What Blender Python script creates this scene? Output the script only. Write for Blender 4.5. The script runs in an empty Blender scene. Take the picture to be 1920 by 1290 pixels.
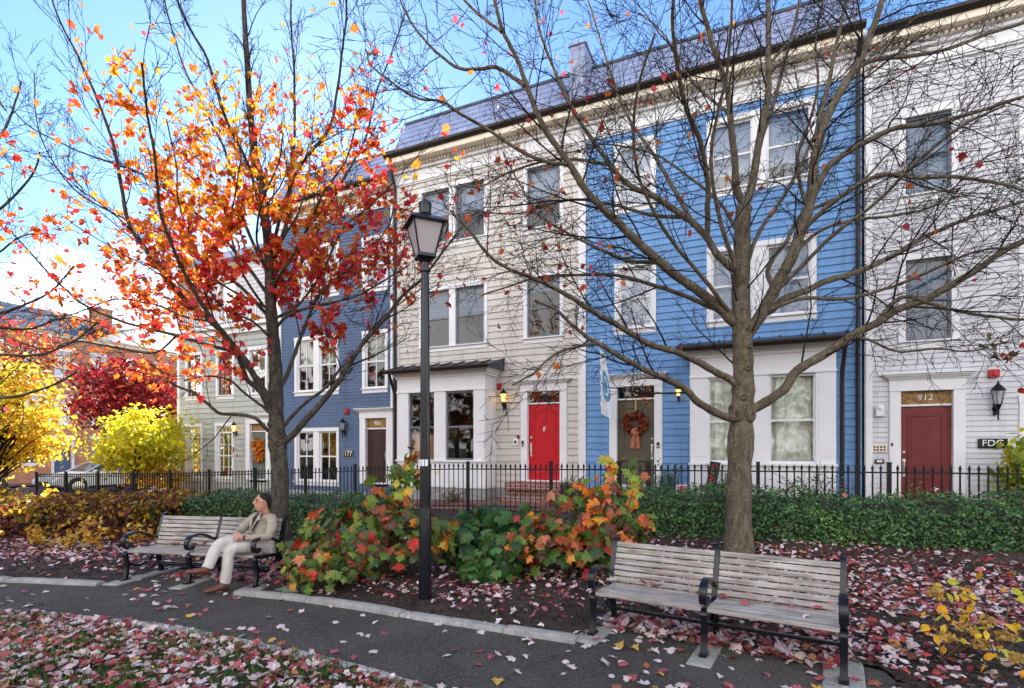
import bpy, math, random
import numpy as np
from mathutils import Matrix, Vector, noise as mnoise
random.seed(11)
rng = np.random.default_rng(5)
sc = bpy.context.scene
COL = sc.collection
R = math.radians

# ------------------------------------------------------------------ objects
def tag(o, label=None, cat=None, group=None, kind=None):
    if label: o['label'] = label
    if cat: o['category'] = cat
    if group: o['group'] = group
    if kind: o['kind'] = kind
    return o
def put(o, parent=None):
    COL.objects.link(o)
    if parent is not None:
        o.parent = parent
        if parent.parent is None:
            o.matrix_parent_inverse = parent.matrix_basis.inverted()
    return o
def empty(name, loc=(0, 0, 0), rz=0.0):
    o = bpy.data.objects.new(name, None)
    o.empty_display_size = 0.2
    o.location = loc
    o.rotation_euler = (0, 0, rz)
    COL.objects.link(o)
    return o
def copy_tree(o, parent=None):
    c = o.copy(); COL.objects.link(c)
    if parent is not None: c.parent = parent
    for ch in list(o.children): copy_tree(ch, c)
    return c

# ------------------------------------------------------------------ mesh builders
class MB:
    """collects boxes, tubes, prisms and lathes; build() links them as one mesh object"""
    def __init__(s, T=None):
        s.v = []; s.f = []; s.m = []; s.mi = 0; s.T = T
    def add(s, vs, fs):
        n = len(s.v); s.v += [tuple(p) for p in vs]
        for f in fs: s.f.append(tuple(i + n for i in f)); s.m.append(s.mi)
    def box(s, x0, x1, y0, y1, z0, z1):
        s.add([(x0,y0,z0),(x1,y0,z0),(x1,y1,z0),(x0,y1,z0),(x0,y0,z1),(x1,y0,z1),(x1,y1,z1),(x0,y1,z1)],
              [(3,2,1,0),(4,5,6,7),(0,1,5,4),(1,2,6,5),(2,3,7,6),(3,0,4,7)])
    def obox(s, c, size, M):
        hx, hy, hz = [a/2 for a in size]
        vs = [Vector(c) + M @ Vector(p) for p in ((-hx,-hy,-hz),(hx,-hy,-hz),(hx,hy,-hz),(-hx,hy,-hz),(-hx,-hy,hz),(hx,-hy,hz),(hx,hy,hz),(-hx,hy,hz))]
        s.add(vs, [(3,2,1,0),(4,5,6,7),(0,1,5,4),(1,2,6,5),(2,3,7,6),(3,0,4,7)])
    def quad(s, a, b, c, d): s.add([a, b, c, d], [(0,1,2,3)])
    def prism(s, poly, a0, a1, fn):
        """poly: 2D outline, extruded from a0 to a1; fn(p, q, a) -> 3D"""
        n = len(poly)
        vs = [fn(p, q, a0) for p, q in poly] + [fn(p, q, a1) for p, q in poly]
        fs = [tuple(range(n))[::-1], tuple(range(n, 2*n))]
        fs += [(i, (i+1) % n, n+(i+1) % n, n+i) for i in range(n)]
        s.add(vs, fs)
    def tube(s, pts, rads, n=8, cap=True, squash=1.0):
        pts = [Vector(p) for p in pts]; k = len(pts)
        if not hasattr(rads, '__len__'): rads = [rads]*k
        t0 = (pts[1]-pts[0]).normalized()
        up = Vector((0,0,1)) if abs(t0.z) < .9 else Vector((1,0,0))
        u = t0.cross(up).normalized()
        vs = []
        for i, p in enumerate(pts):
            t = (pts[min(i+1,k-1)] - pts[max(i-1,0)]).normalized()
            u = (u - t*u.dot(t)).normalized(); w = t.cross(u)
            for j in range(n):
                a = 2*math.pi*j/n
                vs.append(p + (u*math.cos(a) + w*math.sin(a)*squash)*rads[i])
        fs = [(i*n+j, i*n+(j+1) % n, (i+1)*n+(j+1) % n, (i+1)*n+j) for i in range(k-1) for j in range(n)]
        if cap: fs += [tuple(range(n))[::-1], tuple(range((k-1)*n, k*n))]
        s.add(vs, fs)
    def lathe(s, prof, n=16, c=(0,0,0), axis='z', a0=0.0):
        c = Vector(c); vs = []
        for r, z in prof:
            for j in range(n):
                a = a0 + 2*math.pi*j/n; x, y = r*math.cos(a), r*math.sin(a)
                vs.append(c + (Vector((x,y,z)) if axis == 'z' else Vector((x,z,y)) if axis == 'y' else Vector((z,x,y))))
        k = len(prof)
        fs = [(i*n+j, i*n+(j+1) % n, (i+1)*n+(j+1) % n, (i+1)*n+j) for i in range(k-1) for j in range(n)]
        fs += [tuple(range(n))[::-1], tuple(range((k-1)*n, k*n))]
        s.add(vs, fs)
    def build(s, name, mats, parent=None, smooth=False, bevel=0, seg=2):
        me = bpy.data.meshes.new(name)
        vs, fs = s.v, s.f
        if s.T is not None:
            vs = [s.T @ Vector(p) for p in vs]
            if s.T.determinant() < 0: fs = [f[::-1] for f in fs]
        me.from_pydata(vs, [], fs)
        for m in (mats if isinstance(mats, (list, tuple)) else [mats]): me.materials.append(m)
        if len(me.materials) > 1: me.polygons.foreach_set('material_index', s.m)
        if smooth:
            me.polygons.foreach_set('use_smooth', [True]*len(me.polygons))
            me.set_sharp_from_angle(angle=R(40))
        me.update()
        o = bpy.data.objects.new(name, me)
        if bevel:
            b = o.modifiers.new('bevel', 'BEVEL'); b.width = bevel; b.segments = seg; b.limit_method = 'ANGLE'; b.angle_limit = R(35)
        return put(o, parent)

def mesh_np(name, V, loops, totals, mats, parent=None, color=None, smooth=False, mi=None):
    me = bpy.data.meshes.new(name)
    V = np.asarray(V, np.float32); loops = np.asarray(loops, np.int32); totals = np.asarray(totals, np.int32)
    me.vertices.add(len(V)); me.vertices.foreach_set('co', V.ravel())
    me.loops.add(len(loops)); me.loops.foreach_set('vertex_index', loops)
    me.polygons.add(len(totals))
    me.polygons.foreach_set('loop_start', np.concatenate([[0], np.cumsum(totals)[:-1]]).astype(np.int32))
    me.polygons.foreach_set('loop_total', totals)
    for m in (mats if isinstance(mats, (list, tuple)) else [mats]): me.materials.append(m)
    if mi is not None: me.polygons.foreach_set('material_index', np.asarray(mi, np.int32))
    if smooth: me.polygons.foreach_set('use_smooth', np.ones(len(totals), bool))
    me.update(calc_edges=True)
    if color is not None:
        a = me.color_attributes.new('Col', 'FLOAT_COLOR', 'POINT')
        C = np.ones((len(V), 4), np.float32); C[:, :3] = color
        a.data.foreach_set('color', C.ravel())
    o = bpy.data.objects.new(name, me)
    return put(o, parent)

class Tubes:
    """many thin branches in one mesh"""
    def __init__(s): s.V = []; s.F = []; s.n = 0
    def add(s, P, rad, n):
        P = np.asarray(P, float); k = len(P)
        T = np.gradient(P, axis=0); T /= np.linalg.norm(T, axis=1)[:, None] + 1e-9
        ref = np.array([.3, .9, .2]) if abs(T[0, 1]) < .8 else np.array([.9, .1, .3])
        U = np.cross(T, ref); U /= np.linalg.norm(U, axis=1)[:, None] + 1e-9
        W = np.cross(T, U)
        a = np.arange(n)*2*np.pi/n
        ring = U[:, None, :]*np.cos(a)[None, :, None] + W[:, None, :]*np.sin(a)[None, :, None]
        V = P[:, None, :] + ring*np.asarray(rad)[:, None, None]
        i = np.arange(k-1)[:, None]*n; j = np.arange(n)[None, :]; j2 = (j+1) % n
        F = np.stack([i+j, i+j2, i+n+j2, i+n+j], -1).reshape(-1, 4) + s.n
        s.V.append(V.reshape(-1, 3)); s.F.append(F); s.n += k*n
    def build(s, name, mat, parent=None, smooth=True):
        V = np.concatenate(s.V); F = np.concatenate(s.F)
        return mesh_np(name, V, F.ravel(), np.full(len(F), 4), mat, parent, smooth=smooth)

# leaf templates: vertices (x across, y to the tip, z up) and faces
def fan(outline, curl=0.25, fold=0.0):
    vs = [(0.0, 0.0, 0.06)] + [(x, y, -curl*(x*x+y*y) + fold*abs(x)) for x, y in outline]
    n = len(outline)
    return np.array(vs), [(0, 1+i, 1+(i+1) % n) for i in range(n)]
def mirror(h): return h + [(-x, y) for x, y in h[::-1] if abs(x) > 1e-6]
MAPLE_O = mirror([(0,-.42),(.36,-.36),(.29,-.08),(.52,.16),(.26,.25),(.20,.42),(0,.62)])
MAPLE = fan(MAPLE_O, .25); MAPLE_CURL = fan(MAPLE_O, .8); MAPLE_CUP = fan(MAPLE_O, -.6); MAPLE_FOLD = fan(MAPLE_O, .1, .75)
OAK_O = mirror([(0,-.5),(.22,-.46),(.34,-.28),(.22,-.16),(.46,-.04),(.54,.14),(.26,.12),(.36,.36),(.16,.32),(0,.62)])
OAK = fan(OAK_O, .45); OAK_FOLD = fan(OAK_O, .3, .35)
OVAL = (np.array([(0,-.5,0),(.26,-.12,.06),(.20,.24,.05),(0,.5,-.06),(-.20,.24,.05),(-.26,-.12,.06)]), [(0,1,2,3),(0,3,4,5)])
BEECH_O = mirror([(0,-.45),(.3,-.3),(.42,0),(.26,.3),(0,.6)])
BROAD = fan(BEECH_O, .4); BROAD_CURL = fan(mirror([(0, -.4), (.34, -.2), (.30, .1), (.40, .2), (.14, .42), (0, .5)]), .9)

def unit(a): return a/(np.linalg.norm(a, axis=-1, keepdims=True)+1e-9)
def leaf_frames(N, normals, hang=0.0, rot=None):
    """rows of right / tip / normal axes; hang pulls the tips down"""
    n = unit(normals)
    r = rng.normal(size=(N, 3)); r[:, 2] -= hang
    t = unit(r - n*(r*n).sum(1, keepdims=True))
    return np.cross(t, n), t, n
def leaves(name, templates, P, normals, size, colors, mat, parent=None, hang=0.0, smooth=False):
    P = np.asarray(P, float); N = len(P)
    size = np.broadcast_to(np.asarray(size, float), (N,))
    colors = np.broadcast_to(np.asarray(colors, float), (N, 3))
    X, Y, Z = leaf_frames(N, np.asarray(normals, float), hang)
    if not isinstance(templates, list): templates = [templates]
    pick = rng.integers(0, len(templates), N)
    VV = []; LL = []; TT = []; CC = []; base = 0
    for k, (tv, tf) in enumerate(templates):
        idx = np.nonzero(pick == k)[0]
        if not len(idx): continue
        asp = rng.uniform(.8, 1.15, (len(idx), 1, 1)); zc = rng.uniform(.5, 1.4, (len(idx), 1, 1))
        V = (tv[None, :, 0:1]*asp*X[idx][:, None] + tv[None, :, 1:2]*Y[idx][:, None] + tv[None, :, 2:3]*zc*Z[idx][:, None])*size[idx][:, None, None] + P[idx][:, None]
        m = len(tv)
        fl = np.concatenate([np.array(f) for f in tf]); ft = np.array([len(f) for f in tf])
        L = (fl[None, :] + (np.arange(len(idx))*m)[:, None] + base).ravel()
        VV.append(V.reshape(-1, 3)); LL.append(L); TT.append(np.tile(ft, len(idx))); CC.append(np.repeat(colors[idx], m, 0))
        base += m*len(idx)
    return mesh_np(name, np.concatenate(VV), np.concatenate(LL), np.concatenate(TT), mat, parent, color=np.concatenate(CC), smooth=smooth)
def pick_colors(N, pal, w=None, jit=.18):
    pal = np.array(pal, float); w = None if w is None else np.array(w, float)/sum(w)
    c = pal[rng.choice(len(pal), N, p=w)]
    return np.clip(c*rng.uniform(1-jit, 1+jit, (N, 1))*rng.uniform(.93, 1.07, (N, 3)), 0, .95)

def vnoise(P, sc_):
    """cheap smooth noise in -1..1 for arrays of points"""
    P = np.asarray(P)*sc_
    a = np.sin(P[:, 0]*1.7+P[:, 1]*2.3+1.3) + np.sin(P[:, 1]*2.9-P[:, 2]*1.9+.7) + np.sin(P[:, 0]*3.1+P[:, 2]*2.7+2.1) + np.sin((P[:, 0]-P[:, 1]+P[:, 2])*4.3)*.6
    return a/3.6

# ------------------------------------------------------------------ materials
def newmat(name):
    m = bpy.data.materials.new(name); m.use_nodes = True
    nt = m.node_tree; nt.nodes.clear()
    out = nt.nodes.new('ShaderNodeOutputMaterial')
    return m, nt, out
def N(nt, typ, **kw):
    n = nt.nodes.new('ShaderNode'+typ)
    for k, v in kw.items():
        if k in n.inputs: n.inputs[k].default_value = v
        else: setattr(n, k, v)
    return n
def ramp(nt, fac, stops):
    r = nt.nodes.new('ShaderNodeValToRGB'); e = r.color_ramp.elements
    while len(e) < len(stops): e.new(.5)
    for i, (p, c) in enumerate(stops):
        e[i].position = p; e[i].color = (*c, 1) if len(c) == 3 else c
    nt.links.new(fac, r.inputs['Fac']); return r.outputs['Color']
def plain(name, col, rough=.5, metal=0.0, var=.10, scale=6.0, bump=0.0, bscale=60.0, stretch=(1,1,1), spec=.22, coat=0.0):
    m, nt, out = newmat(name); L = nt.links.new
    tc = N(nt, 'TexCoord'); mp = N(nt, 'Mapping'); mp.inputs['Scale'].default_value = stretch
    L(tc.outputs['Object'], mp.inputs['Vector'])
    b = N(nt, 'BsdfPrincipled', Roughness=rough, Metallic=metal)
    b.inputs['Specular IOR Level'].default_value = spec; b.inputs['Coat Weight'].default_value = coat
    nz = N(nt, 'TexNoise', Scale=scale, Detail=6.0, Roughness=.65); L(mp.outputs['Vector'], nz.inputs['Vector'])
    lo = tuple(max(0, c*(1-var*1.6)) for c in col); hi = tuple(min(1, c*(1+var*1.2)) for c in col)
    L(ramp(nt, nz.outputs['Fac'], [(.28, lo), (.72, hi)]), b.inputs['Base Color'])
    if bump:
        n2 = N(nt, 'TexNoise', Scale=bscale, Detail=4.0); L(mp.outputs['Vector'], n2.inputs['Vector'])
        bp = N(nt, 'Bump', Strength=bump, Distance=.01); L(n2.outputs['Fac'], bp.inputs['Height']); L(bp.outputs['Normal'], b.inputs['Normal'])
    L(b.outputs['BSDF'], out.inputs['Surface'])
    return m
def leafmat(name, trans=.45, rough=.5, spec=.3, blotch=False):
    m, nt, out = newmat(name); L = nt.links.new
    at = N(nt, 'Attribute', attribute_name='Col')
    g = N(nt, 'NewGeometry'); nz = N(nt, 'TexNoise', Scale=38.0, Detail=3.0); L(g.outputs['Position'], nz.inputs['Vector'])
    mix = N(nt, 'Mix', data_type='RGBA', blend_type='MULTIPLY'); mix.inputs['Factor'].default_value = 1
    L(at.outputs['Color'], mix.inputs['A']); L(ramp(nt, nz.outputs['Fac'], [(.3, (.72, .7, .68)), (.7, (1.15, 1.12, 1.1))]), mix.inputs['B'])
    if blotch:
        n5 = N(nt, 'TexNoise', Scale=11.0, Detail=4.0); L(g.outputs['Position'], n5.inputs['Vector'])
        m5 = N(nt, 'Mix', data_type='RGBA', blend_type='MULTIPLY'); m5.inputs['Factor'].default_value = 1; L(mix.outputs['Result'], m5.inputs['A'])
        L(ramp(nt, n5.outputs['Fac'], [(.33, (.62, .88, .7)), (.5, (1, 1, 1)), (.68, (1.9, .95, .75))]), m5.inputs['B']); mix = m5
    b = N(nt, 'BsdfPrincipled', Roughness=rough); b.inputs['Specular IOR Level'].default_value = spec
    t = N(nt, 'BsdfTranslucent'); ms = N(nt, 'MixShader', Fac=trans)
    L(mix.outputs['Result'], b.inputs['Base Color']); L(mix.outputs['Result'], t.inputs['Color'])
    L(b.outputs['BSDF'], ms.inputs[1]); L(t.outputs['BSDF'], ms.inputs[2]); L(ms.outputs['Shader'], out.inputs['Surface'])
    return m
# ------------------------------------------------------------------ frames
TH = math.atan(.452); CT, ST = math.cos(TH), math.sin(TH)
FACADE = Matrix(((CT, -ST, 0, 0), (-ST, -CT, 0, 14.3), (0, 0, 1, 0), (0, 0, 0, 1)))   # (along, outward, up) -> world
def FW(s, d, h): return FACADE @ Vector((s, d, h))
def ground(x, y):
    q = y + .44*x
    a = max(-.55, .33 + .037*min(x, 0) + .012*max(x, 0))
    t = min(1, max(0, (q-8.0)/2.9)); t = t*t*(3-2*t)
    return a*t
def gnp(P):
    x, y = P[:, 0], P[:, 1]
    a = np.maximum(-.55, .33 + .037*np.minimum(x, 0) + .012*np.maximum(x, 0))
    t = np.clip((y+.44*x-8.0)/2.9, 0, 1); return a*t*t*(3-2*t)
def inside(P, poly):
    x, y = P[:, 0], P[:, 1]; r = np.zeros(len(P), bool); n = len(poly)
    for i in range(n):
        (x0, y0), (x1, y1) = poly[i], poly[(i+1) % n]
        c = ((y0 > y) != (y1 > y)) & (x < (x1-x0)*(y-y0)/(y1-y0+1e-12)+x0)
        r ^= c
    return r
def smooth_line(pts, k=6):
    out = []
    P = [np.array(p, float) for p in pts]
    for i in range(len(P)-1):
        a, b = P[i], P[i+1]; p = P[i-1] if i else 2*a-b; q = P[i+2] if i+2 < len(P) else 2*b-a
        for j in range(k):
            t = j/k
            out.append(.5*((2*a)+(b-p)*t+(2*p-5*a+4*b-q)*t*t+(3*a-p-3*b+q)*t**3))
    out.append(P[-1]); return np.array(out)

# ------------------------------------------------------------------ materials
def siding_mat(name, col, var=.05, ex=.17, h0=.6):
    m, nt, out = newmat(name); L = nt.links.new
    tc = N(nt, 'TexCoord'); b = N(nt, 'BsdfPrincipled', Roughness=.55)
    b.inputs['Specular IOR Level'].default_value = .35
    mp = N(nt, 'Mapping'); mp.inputs['Scale'].default_value = (.6, .6, 7)
    L(tc.outputs['Object'], mp.inputs['Vector'])
    n1 = N(nt, 'TexNoise', Scale=1.6, Detail=5.0); L(mp.outputs['Vector'], n1.inputs['Vector'])
    n2 = N(nt, 'TexNoise', Scale=.9, Detail=7.0, Roughness=.7); L(tc.outputs['Object'], n2.inputs['Vector'])
    mx = N(nt, 'Math', operation='ADD'); L(n1.outputs['Fac'], mx.inputs[0]); L(n2.outputs['Fac'], mx.inputs[1])
    hf = N(nt, 'Math', operation='MULTIPLY'); hf.inputs[1].default_value = .5; L(mx.outputs[0], hf.inputs[0])
    L(ramp(nt, hf.outputs[0], [(.32, tuple(c*(1-2.2*var) for c in col)), (.5, col), (.7, tuple(min(.9, c*(1+var)) for c in col))]), (mj := N(nt, 'Mix', data_type='RGBA', blend_type='MULTIPLY')).inputs['A'])
    mj.inputs['Factor'].default_value = 1                      # boards: butt joints and slight board to board fading
    m2 = N(nt, 'Mapping'); m2.inputs['Rotation'].default_value = (0, 0, TH); L(tc.outputs['Object'], m2.inputs['Vector'])
    s3 = N(nt, 'SeparateXYZ'); L(m2.outputs['Vector'], s3.inputs[0]); sh = N(nt, 'Math', operation='SUBTRACT'); sh.inputs[1].default_value = h0; L(s3.outputs['Z'], sh.inputs[0])
    c3 = N(nt, 'CombineXYZ'); L(s3.outputs['X'], c3.inputs['X']); L(sh.outputs[0], c3.inputs['Y'])
    bk = N(nt, 'TexBrick', Scale=1.0); bk.offset = .37; bk.offset_frequency = 3; bk.squash = .8
    for k, v in (('Color1', (.94, .94, .945, 1)), ('Color2', (1.04, 1.035, 1.03, 1)), ('Mortar', (.45, .45, .46, 1)), ('Mortar Size', .003), ('Brick Width', 2.9), ('Row Height', ex), ('Mortar Smooth', .0)): bk.inputs[k].default_value = v
    L(c3.outputs[0], bk.inputs['Vector']); L(bk.outputs['Color'], mj.inputs['B'])
    m4 = N(nt, 'Mapping'); m4.inputs['Scale'].default_value = (3.4, 3.4, .28); L(tc.outputs['Object'], m4.inputs['Vector'])      # rain streaks and grime
    n4 = N(nt, 'TexNoise', Scale=1.3, Detail=6.0, Roughness=.65); L(m4.outputs['Vector'], n4.inputs['Vector'])
    mk = N(nt, 'Mix', data_type='RGBA', blend_type='MULTIPLY'); mk.inputs['Factor'].default_value = 1; L(mj.outputs['Result'], mk.inputs['A'])
    L(ramp(nt, n4.outputs['Fac'], [(.30, (.80, .79, .77)), (.48, (.97, .97, .965)), (.7, (1.04, 1.04, 1.04))]), mk.inputs['B']); L(mk.outputs['Result'], b.inputs['Base Color'])
    n3 = N(nt, 'TexNoise', Scale=90.0, Detail=3.0); L(mp.outputs['Vector'], n3.inputs['Vector'])
    bp = N(nt, 'Bump', Strength=.25, Distance=.003); L(n3.outputs['Fac'], bp.inputs['Height']); L(bp.outputs['Normal'], b.inputs['Normal'])
    L(b.outputs['BSDF'], out.inputs['Surface']); return m
def glass_mat(name, tint=(.8, .85, .9), refl=.22):
    m, nt, out = newmat(name); L = nt.links.new
    t = N(nt, 'BsdfTransparent'); t.inputs['Color'].default_value = (*tint, 1)
    g = N(nt, 'BsdfGlossy', Roughness=.02)
    tc = N(nt, 'TexCoord'); nz = N(nt, 'TexNoise', Scale=1.8, Detail=2.0); L(tc.outputs['Object'], nz.inputs['Vector'])
    bp = N(nt, 'Bump', Strength=.05, Distance=.05); L(nz.outputs['Fac'], bp.inputs['Height']); L(bp.outputs['Normal'], g.inputs['Normal'])
    fr = N(nt, 'Fresnel', IOR=1.28); ad = N(nt, 'Math', operation='ADD', use_clamp=True); ad.inputs[1].default_value = refl
    L(fr.outputs['Fac'], ad.inputs[0])
    ms = N(nt, 'MixShader'); L(ad.outputs[0], ms.inputs['Fac']); L(t.outputs['BSDF'], ms.inputs[1]); L(g.outputs['BSDF'], ms.inputs[2])
    L(ms.outputs['Shader'], out.inputs['Surface']); return m
def brick_mat(name, ang, c1, c2, mortar, scale=1.0, bw=.22, rh=.075, ms=.012, rough=.85, off=.5):
    m, nt, out = newmat(name); L = nt.links.new
    tc = N(nt, 'TexCoord'); mp = N(nt, 'Mapping'); mp.inputs['Rotation'].default_value = (0, 0, ang)
    L(tc.outputs['Object'], mp.inputs['Vector'])
    sp = N(nt, 'SeparateXYZ'); cb = N(nt, 'CombineXYZ'); L(mp.outputs['Vector'], sp.inputs[0]); L(sp.outputs['X'], cb.inputs['X']); L(sp.outputs['Z'], cb.inputs['Y'])
    br = N(nt, 'TexBrick', Scale=scale); br.offset = off
    for k, v in (('Color1', (*c1, 1)), ('Color2', (*c2, 1)), ('Mortar', (*mortar, 1)), ('Mortar Size', ms), ('Brick Width', bw), ('Row Height', rh), ('Mortar Smooth', .1)): br.inputs[k].default_value = v
    L(cb.outputs[0], br.inputs['Vector'])
    nz = N(nt, 'TexNoise', Scale=1.3, Detail=8.0, Roughness=.7); L(tc.outputs['Object'], nz.inputs['Vector'])
    mx = N(nt, 'Mix', data_type='RGBA', blend_type='MULTIPLY'); mx.inputs['Factor'].default_value = 1
    L(br.outputs['Color'], mx.inputs['A']); L(ramp(nt, nz.outputs['Fac'], [(.3, (.7, .7, .72)), (.7, (1.15, 1.12, 1.1))]), mx.inputs['B'])
    b = N(nt, 'BsdfPrincipled', Roughness=rough); L(mx.outputs['Result'], b.inputs['Base Color'])
    bp = N(nt, 'Bump', Strength=.5, Distance=.006, invert=True); L(br.outputs['Fac'], bp.inputs['Height']); L(bp.outputs['Normal'], b.inputs['Normal'])
    L(b.outputs['BSDF'], out.inputs['Surface']); return m
def ground_mat(name, stops, scale, detail=9.0, bump=.6, bscale=45.0, speck=None, rough=.9, crack=0):
    m, nt, out = newmat(name); L = nt.links.new
    tc = N(nt, 'TexCoord'); b = N(nt, 'BsdfPrincipled', Roughness=rough); b.inputs['Specular IOR Level'].default_value = .25
    n1 = N(nt, 'TexNoise', Scale=scale, Detail=detail, Roughness=.72); L(tc.outputs['Object'], n1.inputs['Vector'])
    col = ramp(nt, n1.outputs['Fac'], stops)
    n0 = N(nt, 'TexNoise', Scale=.8, Detail=9.0, Roughness=.7, Distortion=.5); L(tc.outputs['Object'], n0.inputs['Vector'])
    mx = N(nt, 'Mix', data_type='RGBA', blend_type='MULTIPLY'); mx.inputs['Factor'].default_value = 1
    L(col, mx.inputs['A']); L(ramp(nt, n0.outputs['Fac'], [(.3, (.58, .58, .60)), (.5, (.95, .94, .93)), (.7, (1.42, 1.38, 1.33))]), mx.inputs['B']); c = mx.outputs['Result']
    if speck:
        vo = N(nt, 'TexVoronoi', Scale=speck[0]); L(tc.outputs['Object'], vo.inputs['Vector'])
        sep = N(nt, 'SeparateColor'); L(vo.outputs['Color'], sep.inputs[0])
        gt = N(nt, 'Math', operation='GREATER_THAN'); gt.inputs[1].default_value = speck[1]; L(sep.outputs[0], gt.inputs[0])
        mi = N(nt, 'Mix', data_type='RGBA'); L(gt.outputs[0], mi.inputs['Factor']); L(c, mi.inputs['A']); mi.inputs['B'].default_value = (*speck[2], 1); c = mi.outputs['Result']
    if crack:
        nw = N(nt, 'TexNoise', Scale=2.6, Detail=5.0); L(tc.outputs['Object'], nw.inputs['Vector'])
        ad = N(nt, 'MixRGB', blend_type='ADD'); ad.inputs['Fac'].default_value = .42; L(tc.outputs['Object'], ad.inputs['Color1']); L(nw.outputs['Color'], ad.inputs['Color2'])
        ve = N(nt, 'TexVoronoi', feature='DISTANCE_TO_EDGE', Scale=crack); L(ad.outputs['Color'], ve.inputs['Vector'])
        mc = N(nt, 'Mix', data_type='RGBA', blend_type='MULTIPLY'); mc.inputs['Factor'].default_value = 1; L(c, mc.inputs['A'])
        L(ramp(nt, ve.outputs['Distance'], [(.0, (.72, .71, .70)), (.008, (.9, .9, .9)), (.02, (1, 1, 1))]), mc.inputs['B']); c = mc.outputs['Result']
    L(c, b.inputs['Base Color'])
    n2 = N(nt, 'TexNoise', Scale=bscale, Detail=6.0, Roughness=.7); L(tc.outputs['Object'], n2.inputs['Vector'])
    bp = N(nt, 'Bump', Strength=bump, Distance=.02); L(n2.outputs['Fac'], bp.inputs['Height']); L(bp.outputs['Normal'], b.inputs['Normal'])
    L(b.outputs['BSDF'], out.inputs['Surface']); return m
def bark_mat(name, c0, c1, c2, lich=.0):
    m, nt, out = newmat(name); L = nt.links.new
    tc = N(nt, 'TexCoord'); mp = N(nt, 'Mapping'); mp.inputs['Scale'].default_value = (1, 1, .35); L(tc.outputs['Object'], mp.inputs['Vector'])
    n1 = N(nt, 'TexNoise', Scale=14.0, Detail=9.0, Roughness=.75); L(mp.outputs['Vector'], n1.inputs['Vector'])
    b = N(nt, 'BsdfPrincipled', Roughness=.85); b.inputs['Specular IOR Level'].default_value = .2
    c = ramp(nt, n1.outputs['Fac'], [(.3, c0), (.5, c1), (.72, c2)])
    if lich:
        n3 = N(nt, 'TexNoise', Scale=55.0, Detail=4.0); L(tc.outputs['Object'], n3.inputs['Vector'])
        mi = N(nt, 'Mix', data_type='RGBA'); L(ramp(nt, n3.outputs['Fac'], [(.60, (0,0,0)), (.66, (lich,)*3)]), mi.inputs['Factor']); L(c, mi.inputs['A']); mi.inputs['B'].default_value = (.42, .40, .36, 1); c = mi.outputs['Result']
    L(c, b.inputs['Base Color'])
    wv = N(nt, 'TexNoise', Scale=30.0, Detail=7.0, Roughness=.7); L(mp.outputs['Vector'], wv.inputs['Vector'])
    bp = N(nt, 'Bump', Strength=.7, Distance=.02); L(wv.outputs['Fac'], bp.inputs['Height']); L(bp.outputs['Normal'], b.inputs['Normal'])
    L(b.outputs['BSDF'], out.inputs['Surface']); return m
def wood_mat(name):
    m, nt, out = newmat(name); L = nt.links.new
    tc = N(nt, 'TexCoord'); mp = N(nt, 'Mapping'); mp.inputs['Scale'].default_value = (1.6, 26, 26); L(tc.outputs['Object'], mp.inputs['Vector'])
    n1 = N(nt, 'TexNoise', Scale=1.5, Detail=8.0, Roughness=.7, Distortion=.6); L(mp.outputs['Vector'], n1.inputs['Vector'])
    n2 = N(nt, 'TexNoise', Scale=4.0, Detail=6.0); L(tc.outputs['Object'], n2.inputs['Vector'])
    c = ramp(nt, n1.outputs['Fac'], [(.28, (.08, .068, .058)), (.42, (.25, .225, .20)), (.58, (.44, .41, .375)), (.75, (.58, .545, .49))])
    mx = N(nt, 'Mix', data_type='RGBA', blend_type='MULTIPLY'); mx.inputs['Factor'].default_value = 1
    L(c, mx.inputs['A']); L(ramp(nt, n2.outputs['Fac'], [(.3, (.70, .68, .66)), (.65, (1.1, 1.09, 1.08))]), mx.inputs['B'])
    b = N(nt, 'BsdfPrincipled', Roughness=.75); L(mx.outputs['Result'], b.inputs['Base Color'])
    bp = N(nt, 'Bump', Strength=.5, Distance=.004); L(n1.outputs['Fac'], bp.inputs['Height']); L(bp.outputs['Normal'], b.inputs['Normal'])
    L(b.outputs['BSDF'], out.inputs['Surface']); return m

M = {}
M['white'] = plain('white_paint', (.74, .74, .745), .45, var=.03, scale=3, bump=.05)
M['cream'] = plain('cream_paint', (.74, .66, .52), .5, var=.04, scale=3)
M['whitewood'] = siding_mat('white_siding', (.61, .605, .63), .03, .104, .42)
M['beige'] = siding_mat('beige_siding', (.575, .54, .485), .05, .176, .60)
M['blue'] = siding_mat('blue_siding', (.138, .30, .57), .06, .162, .66)
M['dkblue'] = siding_mat('slate_blue_siding', (.075, .122, .218), .07, .10, .30)
M['green'] = siding_mat('sage_siding', (.40, .42, .385), .05, .19, .26)
M['slate'] = brick_mat('slate_roof', TH, (.23, .28, .42), (.29, .34, .49), (.11, .13, .21), bw=.34, rh=.24, ms=.008, rough=.38)
M['metalroof'] = plain('standing_seam_metal', (.055, .065, .09), .35, .6, var=.2, scale=2)
M['gutter'] = plain('bronze_gutter', (.035, .028, .024), .4, .3)
M['foundation'] = plain('foundation_render', (.36, .36, .36), .9, var=.15, bump=.3)
M['glass'] = glass_mat('window_glass', refl=.045)
M['glass_bright'] = glass_mat('window_glass_reflective', refl=.13)
M['sash_grey'] = plain('grey_sash', (.16, .17, .19), .5)
M['sash_brown'] = plain('brown_sash', (.10, .07, .06), .5)
M['blind'] = plain('window_blind', (.32, .36, .42), .8, stretch=(.3, .3, 30), scale=1.0, var=.12)
M['curtain'] = plain('cream_curtain', (.30, .27, .18), .85, stretch=(14, 14, .4), scale=1.0, var=.25)
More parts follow.
